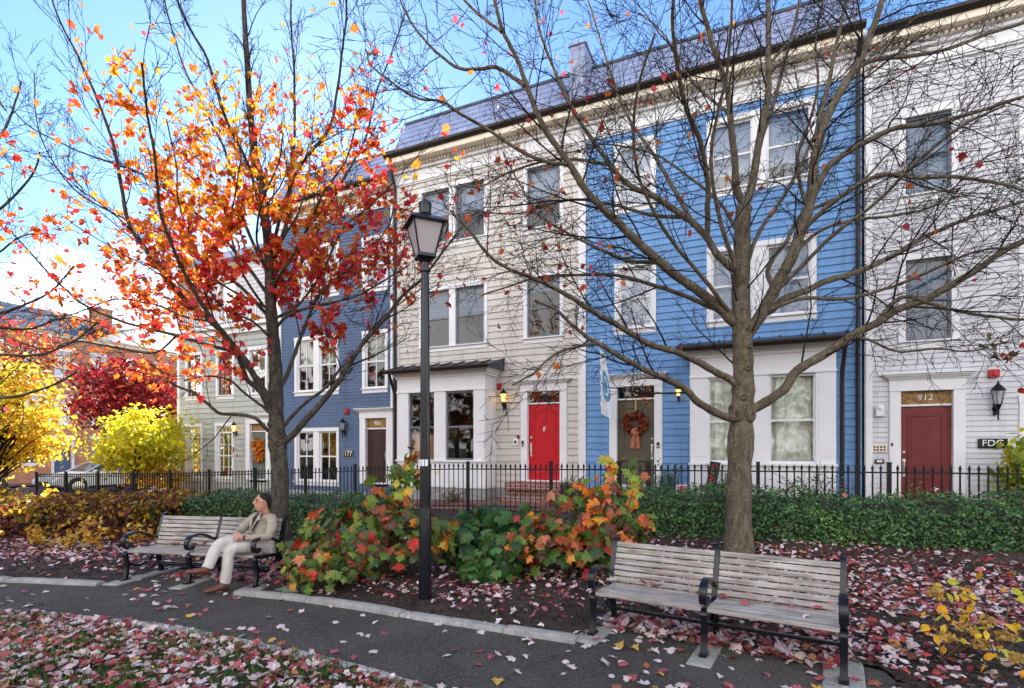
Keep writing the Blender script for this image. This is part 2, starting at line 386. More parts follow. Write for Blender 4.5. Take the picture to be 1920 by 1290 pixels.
M['darkblind'] = plain('dark_blind', (.10, .14, .195), .8, stretch=(.3, .3, 30), scale=1.0, var=.2)
M['foil'] = plain('crumpled_window_film', (.74, .68, .48), .35, var=.38, scale=5, bump=.9, bscale=9)
M['drape'] = plain('orange_drape', (.45, .20, .06), .8, stretch=(16, 16, .4), scale=1.0, var=.3)
M['interior'] = plain('dark_interior', (.035, .028, .022), .9)
M['red'] = plain('red_door_paint', (.50, .010, .020), .35, var=.06)
M['olive'] = plain('olive_door_paint', (.095, .082, .052), .4, var=.08)
M['maroon'] = plain('maroon_door_paint', (.165, .030, .028), .4, var=.16, scale=2.2)
M['brown'] = plain('brown_door_paint', (.050, .024, .019), .4, var=.1)
M['greygreen'] = plain('grey_green_door_paint', (.12, .145, .125), .4)
M['groove'] = plain('dark_marking', (.03, .02, .02), .6)  # even dark colour for buttons, small marks and lettering
M['chrome'] = plain('satin_nickel', (.62, .62, .60), .25, 1.0)
M['brass'] = plain('antique_brass', (.5, .35, .14), .3, 1.0)
M['black'] = plain('black_enamel', (.008, .009, .013), .22, var=.2, spec=.35)
M['iron'] = plain('black_iron', (.013, .013, .014), .42, var=.3, scale=20, bump=.15)
M['alarm'] = plain('red_plastic', (.42, .03, .03), .4)
M['stained'] = plain('stained_transom', (.30, .17, .05), .4, var=.5, scale=16)
M['numberpaint'] = plain('number_paint', (.75, .75, .72), .5)
M['brickstep'] = brick_mat('brick_step', TH, (.26, .07, .05), (.33, .10, .07), (.40, .36, .32))
M['brick'] = brick_mat('brick_wall', -(math.pi/2-TH), (.42, .14, .06), (.50, .19, .085), (.42, .30, .22))
M['asphalt'] = ground_mat('asphalt', [(.3, (.038, .034, .031)), (.5, (.080, .073, .066)), (.7, (.135, .123, .108))], 42, bump=.8, bscale=120, speck=(150.0, .95, (.19, .185, .18)), crack=.75)
M['mulch'] = ground_mat('mulch', [(.3, (.024, .017, .013)), (.5, (.060, .043, .034)), (.7, (.115, .088, .072))], 26, bump=1.0, bscale=60)
M['soil'] = ground_mat('soil', [(.3, (.03, .026, .018)), (.55, (.06, .055, .035)), (.75, (.06, .08, .03))], 4, bump=.7)
M['turf'] = ground_mat('turf_soil', [(.3, (.020, .028, .010)), (.55, (.035, .060, .015)), (.75, (.06, .075, .03))], 12, bump=.8)
M['concrete'] = ground_mat('concrete', [(.25, (.24, .235, .215)), (.5, (.36, .355, .33)), (.75, (.46, .45, .42))], 9, bump=.5, bscale=80, speck=(90.0, .95, (.2, .19, .17)))
M['pavement'] = ground_mat('brick_pavement', [(.3, (.16, .07, .055)), (.55, (.22, .11, .09)), (.75, (.30, .2, .17))], 9, bump=.5)
M['bark_r'] = bark_mat('bark_grey_brown', (.034, .026, .018), (.105, .083, .054), (.20, .165, .115), .5)
M['bark_l'] = bark_mat('bark_dark', (.018, .015, .012), (.055, .046, .035), (.13, .112, .083), .3)
M['twig'] = plain('twig_bark', (.022, .016, .014), .85, var=.4, scale=9)
M['stem'] = plain('shrub_stem', (.10, .065, .04), .8, var=.3)
M['wood'] = wood_mat('weathered_wood')
M['leaf'] = leafmat('autumn_leaf', .5)
M['leaf_gloss'] = leafmat('evergreen_leaf', .22, .32, .5)
M['leaf_big'] = leafmat('shrub_leaf', .35, .42, .4, True)
M['litter'] = leafmat('fallen_leaf', .10, .6, .25)
M['grass'] = leafmat('grass_blade', .3, .5)

# ------------------------------------------------------------------ ground, path, kerbs
def grid_sheet(name, xs, ys, zfn, mat, poly=None):
    X, Y = np.meshgrid(xs, ys); P = np.stack([X.ravel(), Y.ravel()], 1)
    Z = zfn(P); nx, ny = len(xs), len(ys)
    i = np.arange(ny-1)[:, None]*nx; j = np.arange(nx-1)[None, :]
    F = np.stack([i+j, i+j+1, i+nx+j+1, i+nx+j], -1).reshape(-1, 4)
    if poly is not None:
        c = P[F].mean(1); F = F[inside(c, poly)]
    o = mesh_np(name, np.column_stack([P, Z]), F.ravel(), np.full(len(F), 4), mat, smooth=True)
    return tag(o, kind='structure')
def relief(P, a=.012):
    Q = np.column_stack([P, np.zeros(len(P))])
    return a*(vnoise(Q, 3.1)+.6*vnoise(Q, 8.3)+.4*vnoise(Q, 17.0))
gx = np.concatenate([[-600, -250, -120, -70, -45], np.linspace(-34, 16, 126), [24, 40, 80, 200, 600]])
gy = np.concatenate([[-300, -80, -30, -12, -5], np.linspace(0, 26, 80), np.linspace(27, 60, 18), [75, 110, 180, 350, 900]])
grid_sheet('ground', gx, gy, lambda P: gnp(P)-.03, M['soil'])

LOWER = smooth_line([(-14, 5.9), (-9, 5.72), (-5.13, 5.34), (-3.23, 4.90), (-2.03, 4.41), (-1.01, 3.89), (-.45, 3.52), (.5, 2.75), (1.6, 1.5), (2.4, 0)])
UPPER_A = smooth_line([(-14, 7.0), (-9, 6.78), (-6.36, 6.63), (-4.95, 6.44)])
UPPER_B = smooth_line([(-3.12, 6.06), (-2.32, 5.81), (-1.55, 5.50), (-.82, 5.14), (-.2, 4.875), (.56, 4.545)])
UPPER_C = smooth_line([(2.62, 3.30), (3.4, 2.7), (4.5, 1.6), (5.5, 0)])
# the left bench's alcove and the right bench's alcove belong to the asphalt
PATH_POLY = [tuple(p) for p in LOWER] + [(5.5, 0)] + [tuple(p) for p in UPPER_C[::-1]] + [(2.75, 3.95), (1.12, 5.30)] + \
            [tuple(p) for p in UPPER_B[::-1]] + [(-3.0, 7.0), (-4.70, 7.32)] + [tuple(p) for p in UPPER_A[::-1]]
BED_POLY = [tuple(p) for p in UPPER_A] + [(-4.70, 7.32), (-3.0, 7.0)] + [tuple(p) for p in UPPER_B] + [(1.12, 5.30), (2.75, 3.95)] + [tuple(p) for p in UPPER_C] + \
           [(16, -1), (16, 10), (12.4, 5.6), (-14, 17.2)]
LAWN_POLY = [tuple(p) for p in LOWER] + [(2.4, -6), (-14, -6)]
def flat_poly(name, poly, z, mat, zfn=None):
    xs = [p[0] for p in poly]; ys = [p[1] for p in poly]
    import bmesh
    bm = bmesh.new(); vs = [bm.verts.new((p[0], p[1], z)) for p in poly]; f = bm.faces.new(vs)
    bmesh.ops.triangulate(bm, faces=[f])
    me = bpy.data.meshes.new(name); bm.to_mesh(me); bm.free(); me.materials.append(mat)
    o = bpy.data.objects.new(name, me); put(o); return tag(o, kind='structure')
flat_poly('path', PATH_POLY, .004, M['asphalt'])
flat_poly('lawn_soil', LAWN_POLY, .008, M['turf'])
grid_sheet('mulch_bed', np.linspace(-14, 16, 300), np.linspace(-1, 17.2, 190), lambda P: gnp(P)+.02+relief(P, .016), M['mulch'], BED_POLY)
def kerb(name, line, w, h, mat=None, stone=1.15):
    """a run of separate kerb stones, each with its own slight tilt, wear and chipped ends"""
    mb = MB(); P = np.array(line, float); seg = np.linalg.norm(np.diff(P, axis=0), axis=1); cum = np.concatenate([[0], np.cumsum(seg)]); tot = cum[-1]
    at = lambda s: np.array([np.interp(s, cum, P[:, 0]), np.interp(s, cum, P[:, 1])])
    a = 0.0; k = 6; n = 0
    while a < tot-.05:
        b = min(tot, a+stone*(.85+.3*((n*37) % 10)/10)); V = []; F = []; m = 9; dz = .007*math.sin(n*2.3); dn = .006*math.sin(n*4.1); n += 1
        for i in range(m+1):
            s = a+.006+(b-a-.012)*i/m; p = at(s); t = at(min(tot, s+.02))-at(max(0, s-.02)); t = t/np.linalg.norm(t); nn = np.array([-t[1], t[0]])
            wob = .004*mnoise.noise(Vector((s*9, n, 0))); z = h+dz+.004*mnoise.noise(Vector((s*5, 7, n)))-(.008 if i in (0, m) else 0)
            for o_, zz in ((-w/2-wob, -.05), (-w/2+.006-wob, z-.012), (-w/2+.028, z), (w/2-.028, z), (w/2-.006+wob, z-.012), (w/2+wob, -.05)):
                q = p+nn*(o_+dn); V.append((q[0], q[1], zz))
        for i in range(m):
            for j in range(k-1): F.append((i*k+j, i*k+j+1, (i+1)*k+j+1, (i+1)*k+j))
        F.append(tuple(range(k))[::-1]); F.append(tuple(range(m*k, (m+1)*k)))
        mb.add(V, F); a = b
    return tag(mb.build(name, mat or M['concrete'], smooth=True), kind='structure')
kerb('kerb', LOWER, .105, .03)
kerb('kerb', UPPER_A, .15, .05); kerb('kerb', UPPER_B, .15, .05); kerb('kerb', UPPER_C, .15, .05)
# brick pavement between fence and houses, side street and its kerb
def strip(name, M4, s0, s1, d0, d1, mat, dz, n=60):
    V = []; F = []
    for i in range(n+1):
        s = s0+(s1-s0)*i/n
        for d in (d0, (d0+d1)/2, d1):
            p = M4 @ Vector((s, d, 0)); V.append((p.x, p.y, ground(p.x, p.y)+dz))
    for i in range(n):
        for j in range(2): F.append((i*3+j, i*3+j+1, i*3+j+4, i*3+j+3))
    mb = MB(); mb.add(V, F); return tag(mb.build(name, mat, smooth=True), kind='structure')
strip('pavement', FACADE, -14.5, 16, .0, 2.75, M['pavement'], .012)
SIDE = Matrix(((ST, CT, 0, -29), (CT, -ST, 0, 34), (0, 0, 1, 0), (0, 0, 0, 1)))   # across the side street: (along, outward, up)
strip('street', SIDE, -40, 60, 3.0, 13.0, M['asphalt'], .01)
strip('side_pavement', SIDE, -40, 60, .0, 2.85, M['pavement'], .10)
# ------------------------------------------------------------------ row houses (facade frame: along, outward, up)
def siding(mb, s0, s1, h0, h1, ex, holes, lap=.024, d=0.0):
    h = h0
    while h < h1-1e-4:
        b = min(h+ex, h1)
        cuts = sorted({h, b} | {q for a0, a1, c0, c1 in holes for q in (c0, c1) if h < q < b})
        for a, e in zip(cuts, cuts[1:]):
            mid = (a+e)/2; iv = [(s0, s1)]
            for a0, a1, c0, c1 in holes:
                if c0 < mid < c1:
                    nv = []
                    for p, q in iv:
                        if a1 <= p or a0 >= q: nv.append((p, q)); continue
                        if a0 > p: nv.append((p, a0))
                        if a1 < q: nv.append((a1, q))
                    iv = nv
            da = d+lap*(1-(a-h)/ex); de = d+lap*(1-(e-h)/ex)
            for p, q in iv:
                mb.quad((p, da, a), (q, da, a), (q, de, e), (p, de, e))
                if a == h: mb.quad((p, d, a), (q, d, a), (q, da, a), (p, da, a))
        h = b

def window(house, name, s0, s1, h0, h1, panes=1, trim=.1, mull=.14, sash='white', bar=.045, rail=True, muntin=0, grid=None, blind=None, blind_h=None, glass='glass', sill=True, d0=0.0, transom=False):
    w = MB(FACADE)                                            # casing, jambs and sill
    t = trim; f = d0+.034
    w.box(s0-t, s0, d0-.03, f, h0-.02, h1); w.box(s1, s1+t, d0-.03, f, h0-.02, h1)
    w.box(s0-t-.012, s1+t+.012, d0-.03, f+.012, h1, h1+t*1.15)
    w.box(s0-t-.02, s1+t+.02, d0-.03, f+.045, h0-.05, h0-.02) if sill else None
    w.box(s0-t, s1+t, d0-.03, f-.004, h0-.05-t*1.1, h0-.05)
    lights = []
    wid = (s1-s0-(panes-1)*mull)/panes
    for i in range(panes):
        a = s0+i*(wid+mull); lights.append((a, a+wid))
        if i: w.box(a-mull, a, d0-.07, f-.006, h0-.02, h1)
    w.box(s0-.004, s0, d0-.12, d0-.03, h0-.02, h1); w.box(s1, s1+.004, d0-.12, d0-.03, h0-.02, h1)
    w.box(s0, s1, d0-.12, d0-.03, h0-.03, h0-.02); w.box(s0, s1, d0-.12, d0-.03, h1, h1+.004)
    root = w.build(name, M['white'], house, bevel=.004, seg=1)
    hb = h0-.02
    hm = hb+(h1-hb)*.5
    sb = MB(FACADE); g = MB(FACADE)
    for a, b in lights:
        top = h1
        if transom:
            ht = h1-.19; sb.box(a, b, d0-.075, d0-.03, ht-.06, ht)
            for k in range(1, 4):
                q = a+(b-a)*k/4; sb.box(q-.01, q+.01, d0-.07, d0-.045, ht, h1)
            top = ht-.06; hm = hb+(top-hb)*.5
        sb.box(a, a+bar, d0-.075, d0-.03, hb, h1); sb.box(b-bar, b, d0-.075, d0-.03, hb, h1)
        sb.box(a, b, d0-.074, d0-.031, hb, hb+bar*1.3); sb.box(a, b, d0-.074, d0-.031, h1-bar, h1)
        if rail: sb.box(a+bar, b-bar, d0-.08, d0-.028, hm-.022, hm+.022)
        for k in range(1, muntin+1):
            q = a+(b-a)*k/(muntin+1); sb.box(q-.011, q+.011, d0-.070, d0-.042, hb+bar, top-bar)
        if grid:
            for k in range(1, grid):
                for lo, hi in ((hb, hm), (hm, top)):
                    q = lo+(hi-lo)*k/grid; sb.box(a+bar, b-bar, d0-.069, d0-.043, q-.010, q+.010)
        g.quad((a+.01, d0-.058, hb+.01), (b-.01, d0-.058, hb+.01), (b-.01, d0-.058, h1-.01), (a+.01, d0-.058, h1-.01))
    sb.build('sash', M[sash] if sash != 'white' else M['white'], root)
    g.build('pane', M[glass], root)
    if blind:
        bl = MB(FACADE); lo = hb if blind_h is None else h1-(h1-hb)*blind_h
        for a, b in lights:
            n = 14
            for k in range(n):                                 # gently rippled cloth
                p, q = a+(b-a)*k/n, a+(b-a)*(k+1)/n
                dp, dq = d0-.16-.012*math.sin(k*1.9), d0-.16-.012*math.sin((k+1)*1.9)
                bl.quad((p, dp, lo), (q, dq, lo), (q, dq, h1), (p, dp, h1))
        bl.build('blind', M[blind], root)
    return root, (s0, s1, h0-.02, h1)

def text_mesh(name, txt, s, d, h, size, mat, parent=None, squash=1.0):
    cu = bpy.data.curves.new(name, 'FONT'); cu.body = txt; cu.size = size; cu.align_x = 'CENTER'; cu.align_y = 'CENTER'; cu.extrude = .003
    o = bpy.data.objects.new(name, cu)
    Mx = Matrix(((CT, 0, -ST, 0), (-ST, 0, -CT, 0), (0, 1, 0, 0), (0, 0, 0, 1))); p = FW(s, d, h)
    Mx = Matrix.Translation(p) @ Mx @ Matrix.Diagonal((squash, 1, 1, 1))
    dg = bpy.context.evaluated_depsgraph_get()
    COL.objects.link(o); dg.update(); me = bpy.data.meshes.new_from_object(o.evaluated_get(dg)); bpy.data.objects.remove(o)
    me.transform(Mx); me.materials.clear(); me.materials.append(mat); me.name = name
    return put(bpy.data.objects.new(name, me), parent)

def doorway(house, s0, s1, h0, hd, ht, mat, jamb=.19, crown=.30, number=None, tmat='glass', panels=((.25, .92), (.06, .20)), handle='right'):
    """door from h0 to hd, transom light from hd to ht, pilasters, frieze and stepped crown"""
    m = MB(FACADE)
    m.box(s0-jamb, s0, -.14, .045, h0-.04, ht); m.box(s1, s1+jamb, -.14, .045, h0-.04, ht)
    m.box(s0-jamb-.01, s1+jamb+.01, -.14, .055, ht, ht+crown*.62)
    for k, (o_, dd) in enumerate(((.02, .075), (.055, .11), (.10, .15), (.135, .185))):
        z = ht+crown*(.62+.095*k); m.box(s0-jamb-o_, s1+jamb+o_, -.02, dd, z, z+crown*.095)
    m.box(s0, s1, -.14, -.03, hd+.015, hd+.055)
    m.box(s0-.005, s1+.005, -.14, .09, h0-.045, h0-.002)
    m.build('door_surround', M['white'], house, bevel=.005, seg=1)
    d = MB(FACADE); d.box(s0, s1, -.125, -.075, h0, hd+.014)
    W = s1-s0; Hh = hd-h0
    for lo, hi in panels:
        a, b, z0, z1 = s0+.16*W, s1-.16*W, h0+lo*Hh, h0+hi*Hh
        for (p, q, r, t) in ((a, b, z0, z0+.022), (a, b, z1-.022, z1), (a, a+.022, z0+.022, z1-.022), (b-.022, b, z0+.022, z1-.022)):
            d.box(p, q, -.076, -.060, r, t)
        d.box(a+.06, b-.06, -.076, -.067, z0+.06, z1-.06)
    door = d.build('door', mat, house, bevel=.006, seg=2)
    hs = s1-.07 if handle == 'right' else s0+.07
    hb = MB(FACADE)
    hb.lathe([(.03, -.075), (.032, -.055), (.018, -.04)], 12, (hs, 0, h0+1.12), 'y')
    hb.box(hs-.022, hs+.022, -.075, -.066, h0+.62, h0+.98)
    hb.tube([FACADE.inverted() @ FW(hs, -.066, h0+.94), (hs, -.02, h0+.93), (hs, -.012, h0+.82), (hs, -.02, h0+.70), (hs, -.066, h0+.68)], .011, 8)
    hb.build('handle', M['chrome'], door, smooth=True)
    t = MB(FACADE); t.quad((s0, -.06, hd+.055), (s1, -.06, hd+.055), (s1, -.06, ht), (s0, -.06, ht))
    tr = t.build('transom', M[tmat], house)
    if tmat == 'glass':
        b = MB(FACADE); b.box(s0, s1, -.5, -.45, hd, ht+.1); b.build('transom_backing', M['curtain'], tr)
    if number: text_mesh('house_number', number, (s0+s1)/2, -.052, (hd+.055+ht)/2, .17, M['numberpaint'], tr)
    return door

def house(name, label, s0, s1, hb, hw, mat, ex, holes, base=.25, deep=9.0, dz=0.0):
    root = empty(name, FW((s0+s1)/2, 0, ground(*FW((s0+s1)/2, 0, 0)[:2])))
    tag(root, label, 'house', 'row houses facing the park')
    mb = MB(FACADE); siding(mb, s0, s1, hb, hw, ex, holes, lap=.014 if ex < .11 else .022, d=dz); mb.build('front_wall', mat, root)
    f = MB(FACADE); f.box(s0, s1, -.25, .02+dz, -.8, hb); f.build('foundation', M['foundation'], root)
    sh = MB(FACADE)                                             # shell: party walls, back, floors
    sh.box(s0+.002, s0+.12, -deep, -.001, -.8, hw+.3); sh.box(s1-.12, s1-.002, -deep, -.001, -.8, hw+.3)
    sh.box(s0+.12, s1-.12, -deep, -deep+.1, -.8, hw+.3)
    for z in (hb+.05, hb+2.95, hb+5.9, hw-.05): sh.box(s0+.12, s1-.12, -deep+.1, -.02, z-.12, z)
    sh.build('party_wall', M['interior'], root)
    return root
def cornice(root, s0, s1, hw, top, proj=.42, frieze='white'):
    c = MB(FACADE)
    c.box(s0, s1, -.02, .045, hw-.06, top-.34); c.box(s0, s1, -.02, .075, hw-.02, hw+.06)
    c.box(s0, s1, -.02, .12, top-.42, top-.34)
    c.box(s0, s1, .0, .16, top-.34, top-.27)
    c.build('frieze', M['white'], root, bevel=.006, seg=1)
    sf = MB(FACADE); sf.box(s0, s1, -.02, proj-.02, top-.27, top-.2); sf.box(s0, s1, proj-.05, proj, top-.262, top-.06)
    k = s0+.08
    while k < s1-.1: sf.box(k, k+.05, .16, .22, top-.335, top-.272); k += .1
    sf.build('soffit', M['cream'], root)
    g = MB(FACADE)
    g.prism([(proj+.002, top-.11), (proj+.05, top-.12), (proj+.11, top-.06), (proj+.12, top+.0), (proj+.10, top+.0), (proj+.03, top-.03), (proj+.002, top-.03)], s0, s1, lambda p, q, a: (a, p, q))
    g.build('gutter', M['gutter'], root)
def downspout(root, s, d, h0, h1, dx=.35):
    g = MB(FACADE); g.tube([(s, dx+.05, h1), (s, dx, h1-.12), (s, d+.03, h1-.62), (s, d, h1-.8), (s, d, h0)], .042, 8); g.build('downspout', M['gutter'], root, smooth=True)
def mansard(root, s0, s1, top, h2, d1=.36, d2=-.32, caps=(False, False), mat='slate'):
    r = MB(FACADE)
    rows = 6
    for k in range(rows):
        a = k/rows; b = (k+1)/rows
        da, db = d1+(d2-d1)*a+.02, d1+(d2-d1)*b; ha, hb_ = top+(h2-top)*a, top+(h2-top)*b
        r.quad((s0, da, ha), (s1, da, ha), (s1, db, hb_+.012), (s0, db, hb_+.012))
        r.quad((s0, da-.02, ha), (s1, da-.02, ha), (s1, da, ha), (s0, da, ha))
    r.add([(s0, d1, top-.1), (s0, -8, top-.1), (s0, -8, h2), (s0, d2, h2)], [(0, 1, 2, 3)])
    r.add([(s1, d1, top-.1), (s1, -8, top-.1), (s1, -8, h2), (s1, d2, h2)], [(0, 1, 2, 3)])
    r.quad((s0, d2, h2), (s1, d2, h2), (s1, -8, h2+.25), (s0, -8, h2+.25))
    ro = r.build('roof', M[mat], root)
    e = MB(FACADE); e.box(s0-.01, s1+.01, d2-.12, d2+.05, h2-.02, h2+.05); e.build('ridge_trim', M['metalroof'], ro)
    return ro

def bay(root, s0, s1, top, D=.66, lights=None, base=.60, eaves='both', glass='glass', sash='sash_grey', inner=None, conc=.33):
    """box bay: pilasters, frieze, cornice, panelled base, tall windows and a lean-to metal roof"""
    w = MB(FACADE)
    wb, wt = 1.36, 3.17
    posts = [s0] + [v for l in lights for v in l] + [s1]
    for i in range(0, len(posts), 2):
        a, b = posts[i], posts[i+1]
        w.box(a, b, D-.10, D+(.025 if 0 < i < len(posts)-2 else .03), wb-.02, wt+.02)
        if i in (0, len(posts)-2): w.box(a+.06, b-.06, D+.03, D+.038, wb+.12, wt-.1)
    w.box(s0-.015, s1+.015, -.02, D+.05, wt+.02, wt+.07)                          # necking
    w.box(s0, s1, -.02, D+.02, wt+.07, top-.34)                                     # frieze
    for k, (o_, zz) in enumerate(((.05, .34), (.10, .27), (.17, .20))): w.box(s0-o_, s1+o_, -.02, D+o_, top-zz, top-zz+.07)
    w.box(s0-.03, s1+.03, -.02, D+.07, wb-.07, wb-.02)                             # sill
    w.box(s0, s1, -.02, D+.01, base, wb-.07)
    for a, b in lights: w.box(a-.02, b+.02, D+.01, D+.022, base+.14, wb-.2)
    w.box(s0-.01, s1+.01, -.02, D+.03, base, base+.1)
    for a in (s0, s1-.06): w.box(a, a+.06, .0, D-.10, wb-.02, wt+.02)              # returns
    br = w.build('bay_window', M['white'], root, bevel=.005, seg=1)
    c = MB(FACADE); c.box(s0+.01, s1-.01, -.02, D-.01, -.5, base); c.build('bay_base', M['foundation'], br)
    sb = MB(FACADE); g = MB(FACADE); hm = (wb+wt)/2-.03
    for a, b in lights:
        q = .035
        sb.box(a, a+q, D-.09, D-.03, wb-.02, wt+.02); sb.box(b-q, b, D-.09, D-.03, wb-.02, wt+.02)
        sb.box(a+q, b-q, D-.09, D-.03, wb-.02, wb+.03); sb.box(a+q, b-q, D-.09, D-.03, wt-.03, wt+.02); sb.box(a+q, b-q, D-.092, D-.025, hm-.022, hm+.022)
        g.quad((a+.01, D-.06, wb), (b-.01, D-.06, wb), (b-.01, D-.06, wt), (a+.01, D-.06, wt))
    sb.build('sash', M[sash], br); g.build('pane', M[glass], br)
    if inner:
        for i, (a, b) in enumerate(lights):
            lo, hi, mt = inner[i] if isinstance(inner, list) else (wb, wt, inner)
            if mt is None: continue
            bl = MB(FACADE); n = 12; f = lambda k: D-.16-.02*math.sin(k*2.1)
            for k in range(n):
                p, q = a+(b-a)*k/n, a+(b-a)*(k+1)/n
                bl.quad((p, f(k), lo), (q, f(k+1), lo), (q, f(k+1), hi), (p, f(k), hi))
            bl.build('window_film' if mt == 'foil' else 'drape', M[mt], br)
    r = MB(FACADE); e0, e1 = s0-.26, s1+.26; dt = D+.27; rt = top+.14
    r.add([(e0, dt, top-.13), (e1, dt, top-.13), (e1, .03, rt), (e0, .03, rt), (e0, dt, top-.17), (e1, dt, top-.17), (e1, .03, top-.17), (e0, .03, top-.17)],
          [(0, 1, 2, 3), (4, 5, 1, 0), (5, 6, 2, 1), (7, 4, 0, 3), (7, 6, 5, 4)])
    k = e0
    while k <= e1+.01:
        r.add([(k-.012, dt, top-.13), (k+.012, dt, top-.13), (k+.012, .03, rt), (k-.012, .03, rt), (k-.012, dt, top-.095), (k+.012, dt, top-.095), (k+.012, .03, rt+.035), (k-.012, .03, rt+.035)],
              [(4, 5, 6, 7), (0, 1, 5, 4), (1, 2, 6, 5), (3, 0, 4, 7)]); k += (e1-e0)/8
    r.build('bay_roof', M['metalroof'], br)
    gt = MB(FACADE); gt.prism([(dt, top-.20), (dt+.06, top-.21), (dt+.10, top-.14), (dt+.10, top-.10), (dt, top-.12)], e0, e1, lambda p, q, a: (a, p, q)); gt.build('bay_gutter', M['gutter'], br)
    return br
def board(root, s0, s1, h0, h1, name='corner_board', d=.045):
    b = MB(FACADE); b.box(s0, s1, -.02, d, h0, h1); return b.build(name, M['white'], root, bevel=.004, seg=1)

# --- beige house with the red door
Hs = []
holes = []
def W(*a, **k): 
    Hs.append((a, k)); holes.append((a[0], a[1], a[2]-.02, a[3]))
def flush(root):
    for a, k in Hs: window(root, 'window', *a, **k)
    Hs.clear(); holes.clear()
W(-2.86, -.83, 4.58, 6.16, panes=2, mull=.2, sash='sash_grey', blind='darkblind', blind_h=.5)
W(.44, 1.36, 4.58, 6.12, sash='sash_grey', blind='darkblind', blind_h=.2)
W(-2.86, -.83, 7.52, 9.04, panes=2, mull=.2, sash='sash_grey', blind='blind', blind_h=.5)
W(.44, 1.36, 7.46, 9.04, sash='sash_grey', blind='blind', blind_h=.55)
hl = list(holes)+[(.44, 1.38, .8, 3.17), (-3.2, -.5, .7, 3.7)]
beige = house('row_house', 'beige clapboard row house with a red front door and a white box bay', -3.86, 2.06, .60, 9.42, M['beige'], .176, hl)
flush(beige); cornice(beige, -3.86, 2.06, 9.42, 10.16); mansard(beige, -3.66, 1.72, 10.12, 11.40)
bay(beige, -3.24, -.47, 3.92, lights=[(-2.86, -2.02), (-1.66, -.80)], inner=[(1.36, 2.05, 'drape'), (0, 0, None)])
red_door = doorway(beige, .46, 1.36, .82, 2.80, 3.15, M['red'], number=None, tmat='glass_bright', handle='left')
k_ = MB(FACADE); k_.lathe([(.035, -.066), (.045, -.058), (.03, -.045)], 12, (.90, 0, 2.18), 'y'); k_.lathe([(.02, -.05), (.03, -.04), (.02, -.03)], 10, (.90, 0, 2.12), 'y'); k_.build('knocker', M['chrome'], red_door, smooth=True)
board(beige, 1.86, 2.05, .55, 9.9); board(beige, -3.80, -3.66, .55, 9.5)
downspout(beige, -3.74, .10, .3, 10.05); downspout(beige, -3.50, .42, 3.2, 3.85, .7)
pp = MB(FACADE); pp.box(1.74, 2.12, -6, .36, 10.0, 11.62); pp.box(1.70, 2.16, -6.05, .40, 11.62, 11.68); pp.build('parapet_wall', M['slate'], beige)

# --- bright blue house
W(2.88, 3.68, 4.60, 6.06, blind='blind', glass='glass_bright'); W(2.88, 3.68, 7.56, 9.02, blind='blind', glass='glass_bright')
W(5.02, 7.02, 4.58, 6.12, panes=2, mull=.28, blind='blind', glass='glass'); W(5.02, 7.02, 7.54, 9.04, panes=2, mull=.28, blind='blind', blind_h=.75, glass='glass_bright')
hl = list(holes)+[(2.82, 3.76, .7, 3.17), (4.65, 7.38, .7, 3.7)]
blue = house('row_house', 'bright blue clapboard row house with an olive door and papered bay window', 2.07, 7.94, .66, 9.42, M['blue'], .162, hl)
flush(blue); cornice(blue, 2.07, 7.94, 9.42, 10.16); mansard(blue, 2.14, 7.86, 10.12, 11.40)
bay(blue, 4.62, 7.40, 3.96, lights=[(5.0, 5.84), (6.20, 7.04)], inner='foil', sash='white', base=.66)
doorway(blue, 2.84, 3.74, .77, 2.82, 3.16, M['olive'], tmat='glass_bright', handle='right')
downspout(blue, 7.86, .08, .3, 10.05); downspout(blue, 7.55, .30, .5, 3.85, .75)

# --- pale house at the right, numbered 912
W(8.68, 9.42, 3.82, 5.42, blind='darkblind', muntin=1, sash='sash_grey', trim=.12); W(8.68, 9.42, 6.74, 8.28, blind='blind', muntin=1, sash='sash_grey', trim=.12)
W(10.55, 11.35, 3.8, 5.4, blind='curtain', sash='sash_brown', trim=.12); W(10.55, 11.35, 1.4, 2.52, blind='curtain', sash='sash_brown', trim=.12); W(10.55, 11.35, 6.74, 8.28, blind='blind', sash='sash_grey', trim=.12)
hl = list(holes)+[(8.58, 9.45, .3, 2.81)]
pale = house('row_house', 'white narrow clapboard row house with a maroon door numbered 912', 7.98, 13.6, .42, 9.30, M['whitewood'], .104, hl)
flush(pale)
cornice(pale, 7.98, 13.6, 9.30, 10.0, proj=.36); mansard(pale, 8.0, 13.6, 9.98, 10.45, d1=.3, d2=-3.0)
mdoor = doorway(pale, 8.60, 9.44, .46, 2.48, 2.80, M['maroon'], number='912', tmat='stained', handle='left', panels=((.36, .92), (.06, .30)), crown=.36)
board(pale, 8.0, 8.12, .4, 9.6)

# --- slate blue house, number 906
W(-7.72, -6.05, .62, 2.20, panes=2, mull=.24, muntin=1, blind=None, trim=.1); W(-7.72, -6.05, 3.52, 5.16, panes=2, mull=.24, muntin=1, blind='curtain', blind_h=.5)
W(-4.93, -4.17, 3.50, 5.12, muntin=1, blind='curtain', blind_h=.5); W(-4.93, -4.17, 6.56, 7.98, muntin=1, blind='blind'); W(-7.72, -6.05, 6.62, 8.08, panes=2, mull=.24, muntin=1, blind='blind')
hl = list(holes)+[(-4.92, -4.10, .5, 2.57)]
dk = house('row_house', 'slate blue clapboard row house with a dark brown door numbered 906', -8.58, -3.87, .30, 8.95, M['dkblue'], .10, hl)
flush(dk); cornice(dk, -8.58, -3.87, 8.95, 9.62, proj=.36); mansard(dk, -8.58, -3.87, 9.58, 10.7)
doorway(dk, -4.90, -4.12, .62, 2.22, 2.57, M['brown'], number='906', tmat='stained', panels=((.1, .92),), jamb=.22)
board(dk, -8.57, -8.42, .3, 9.0)
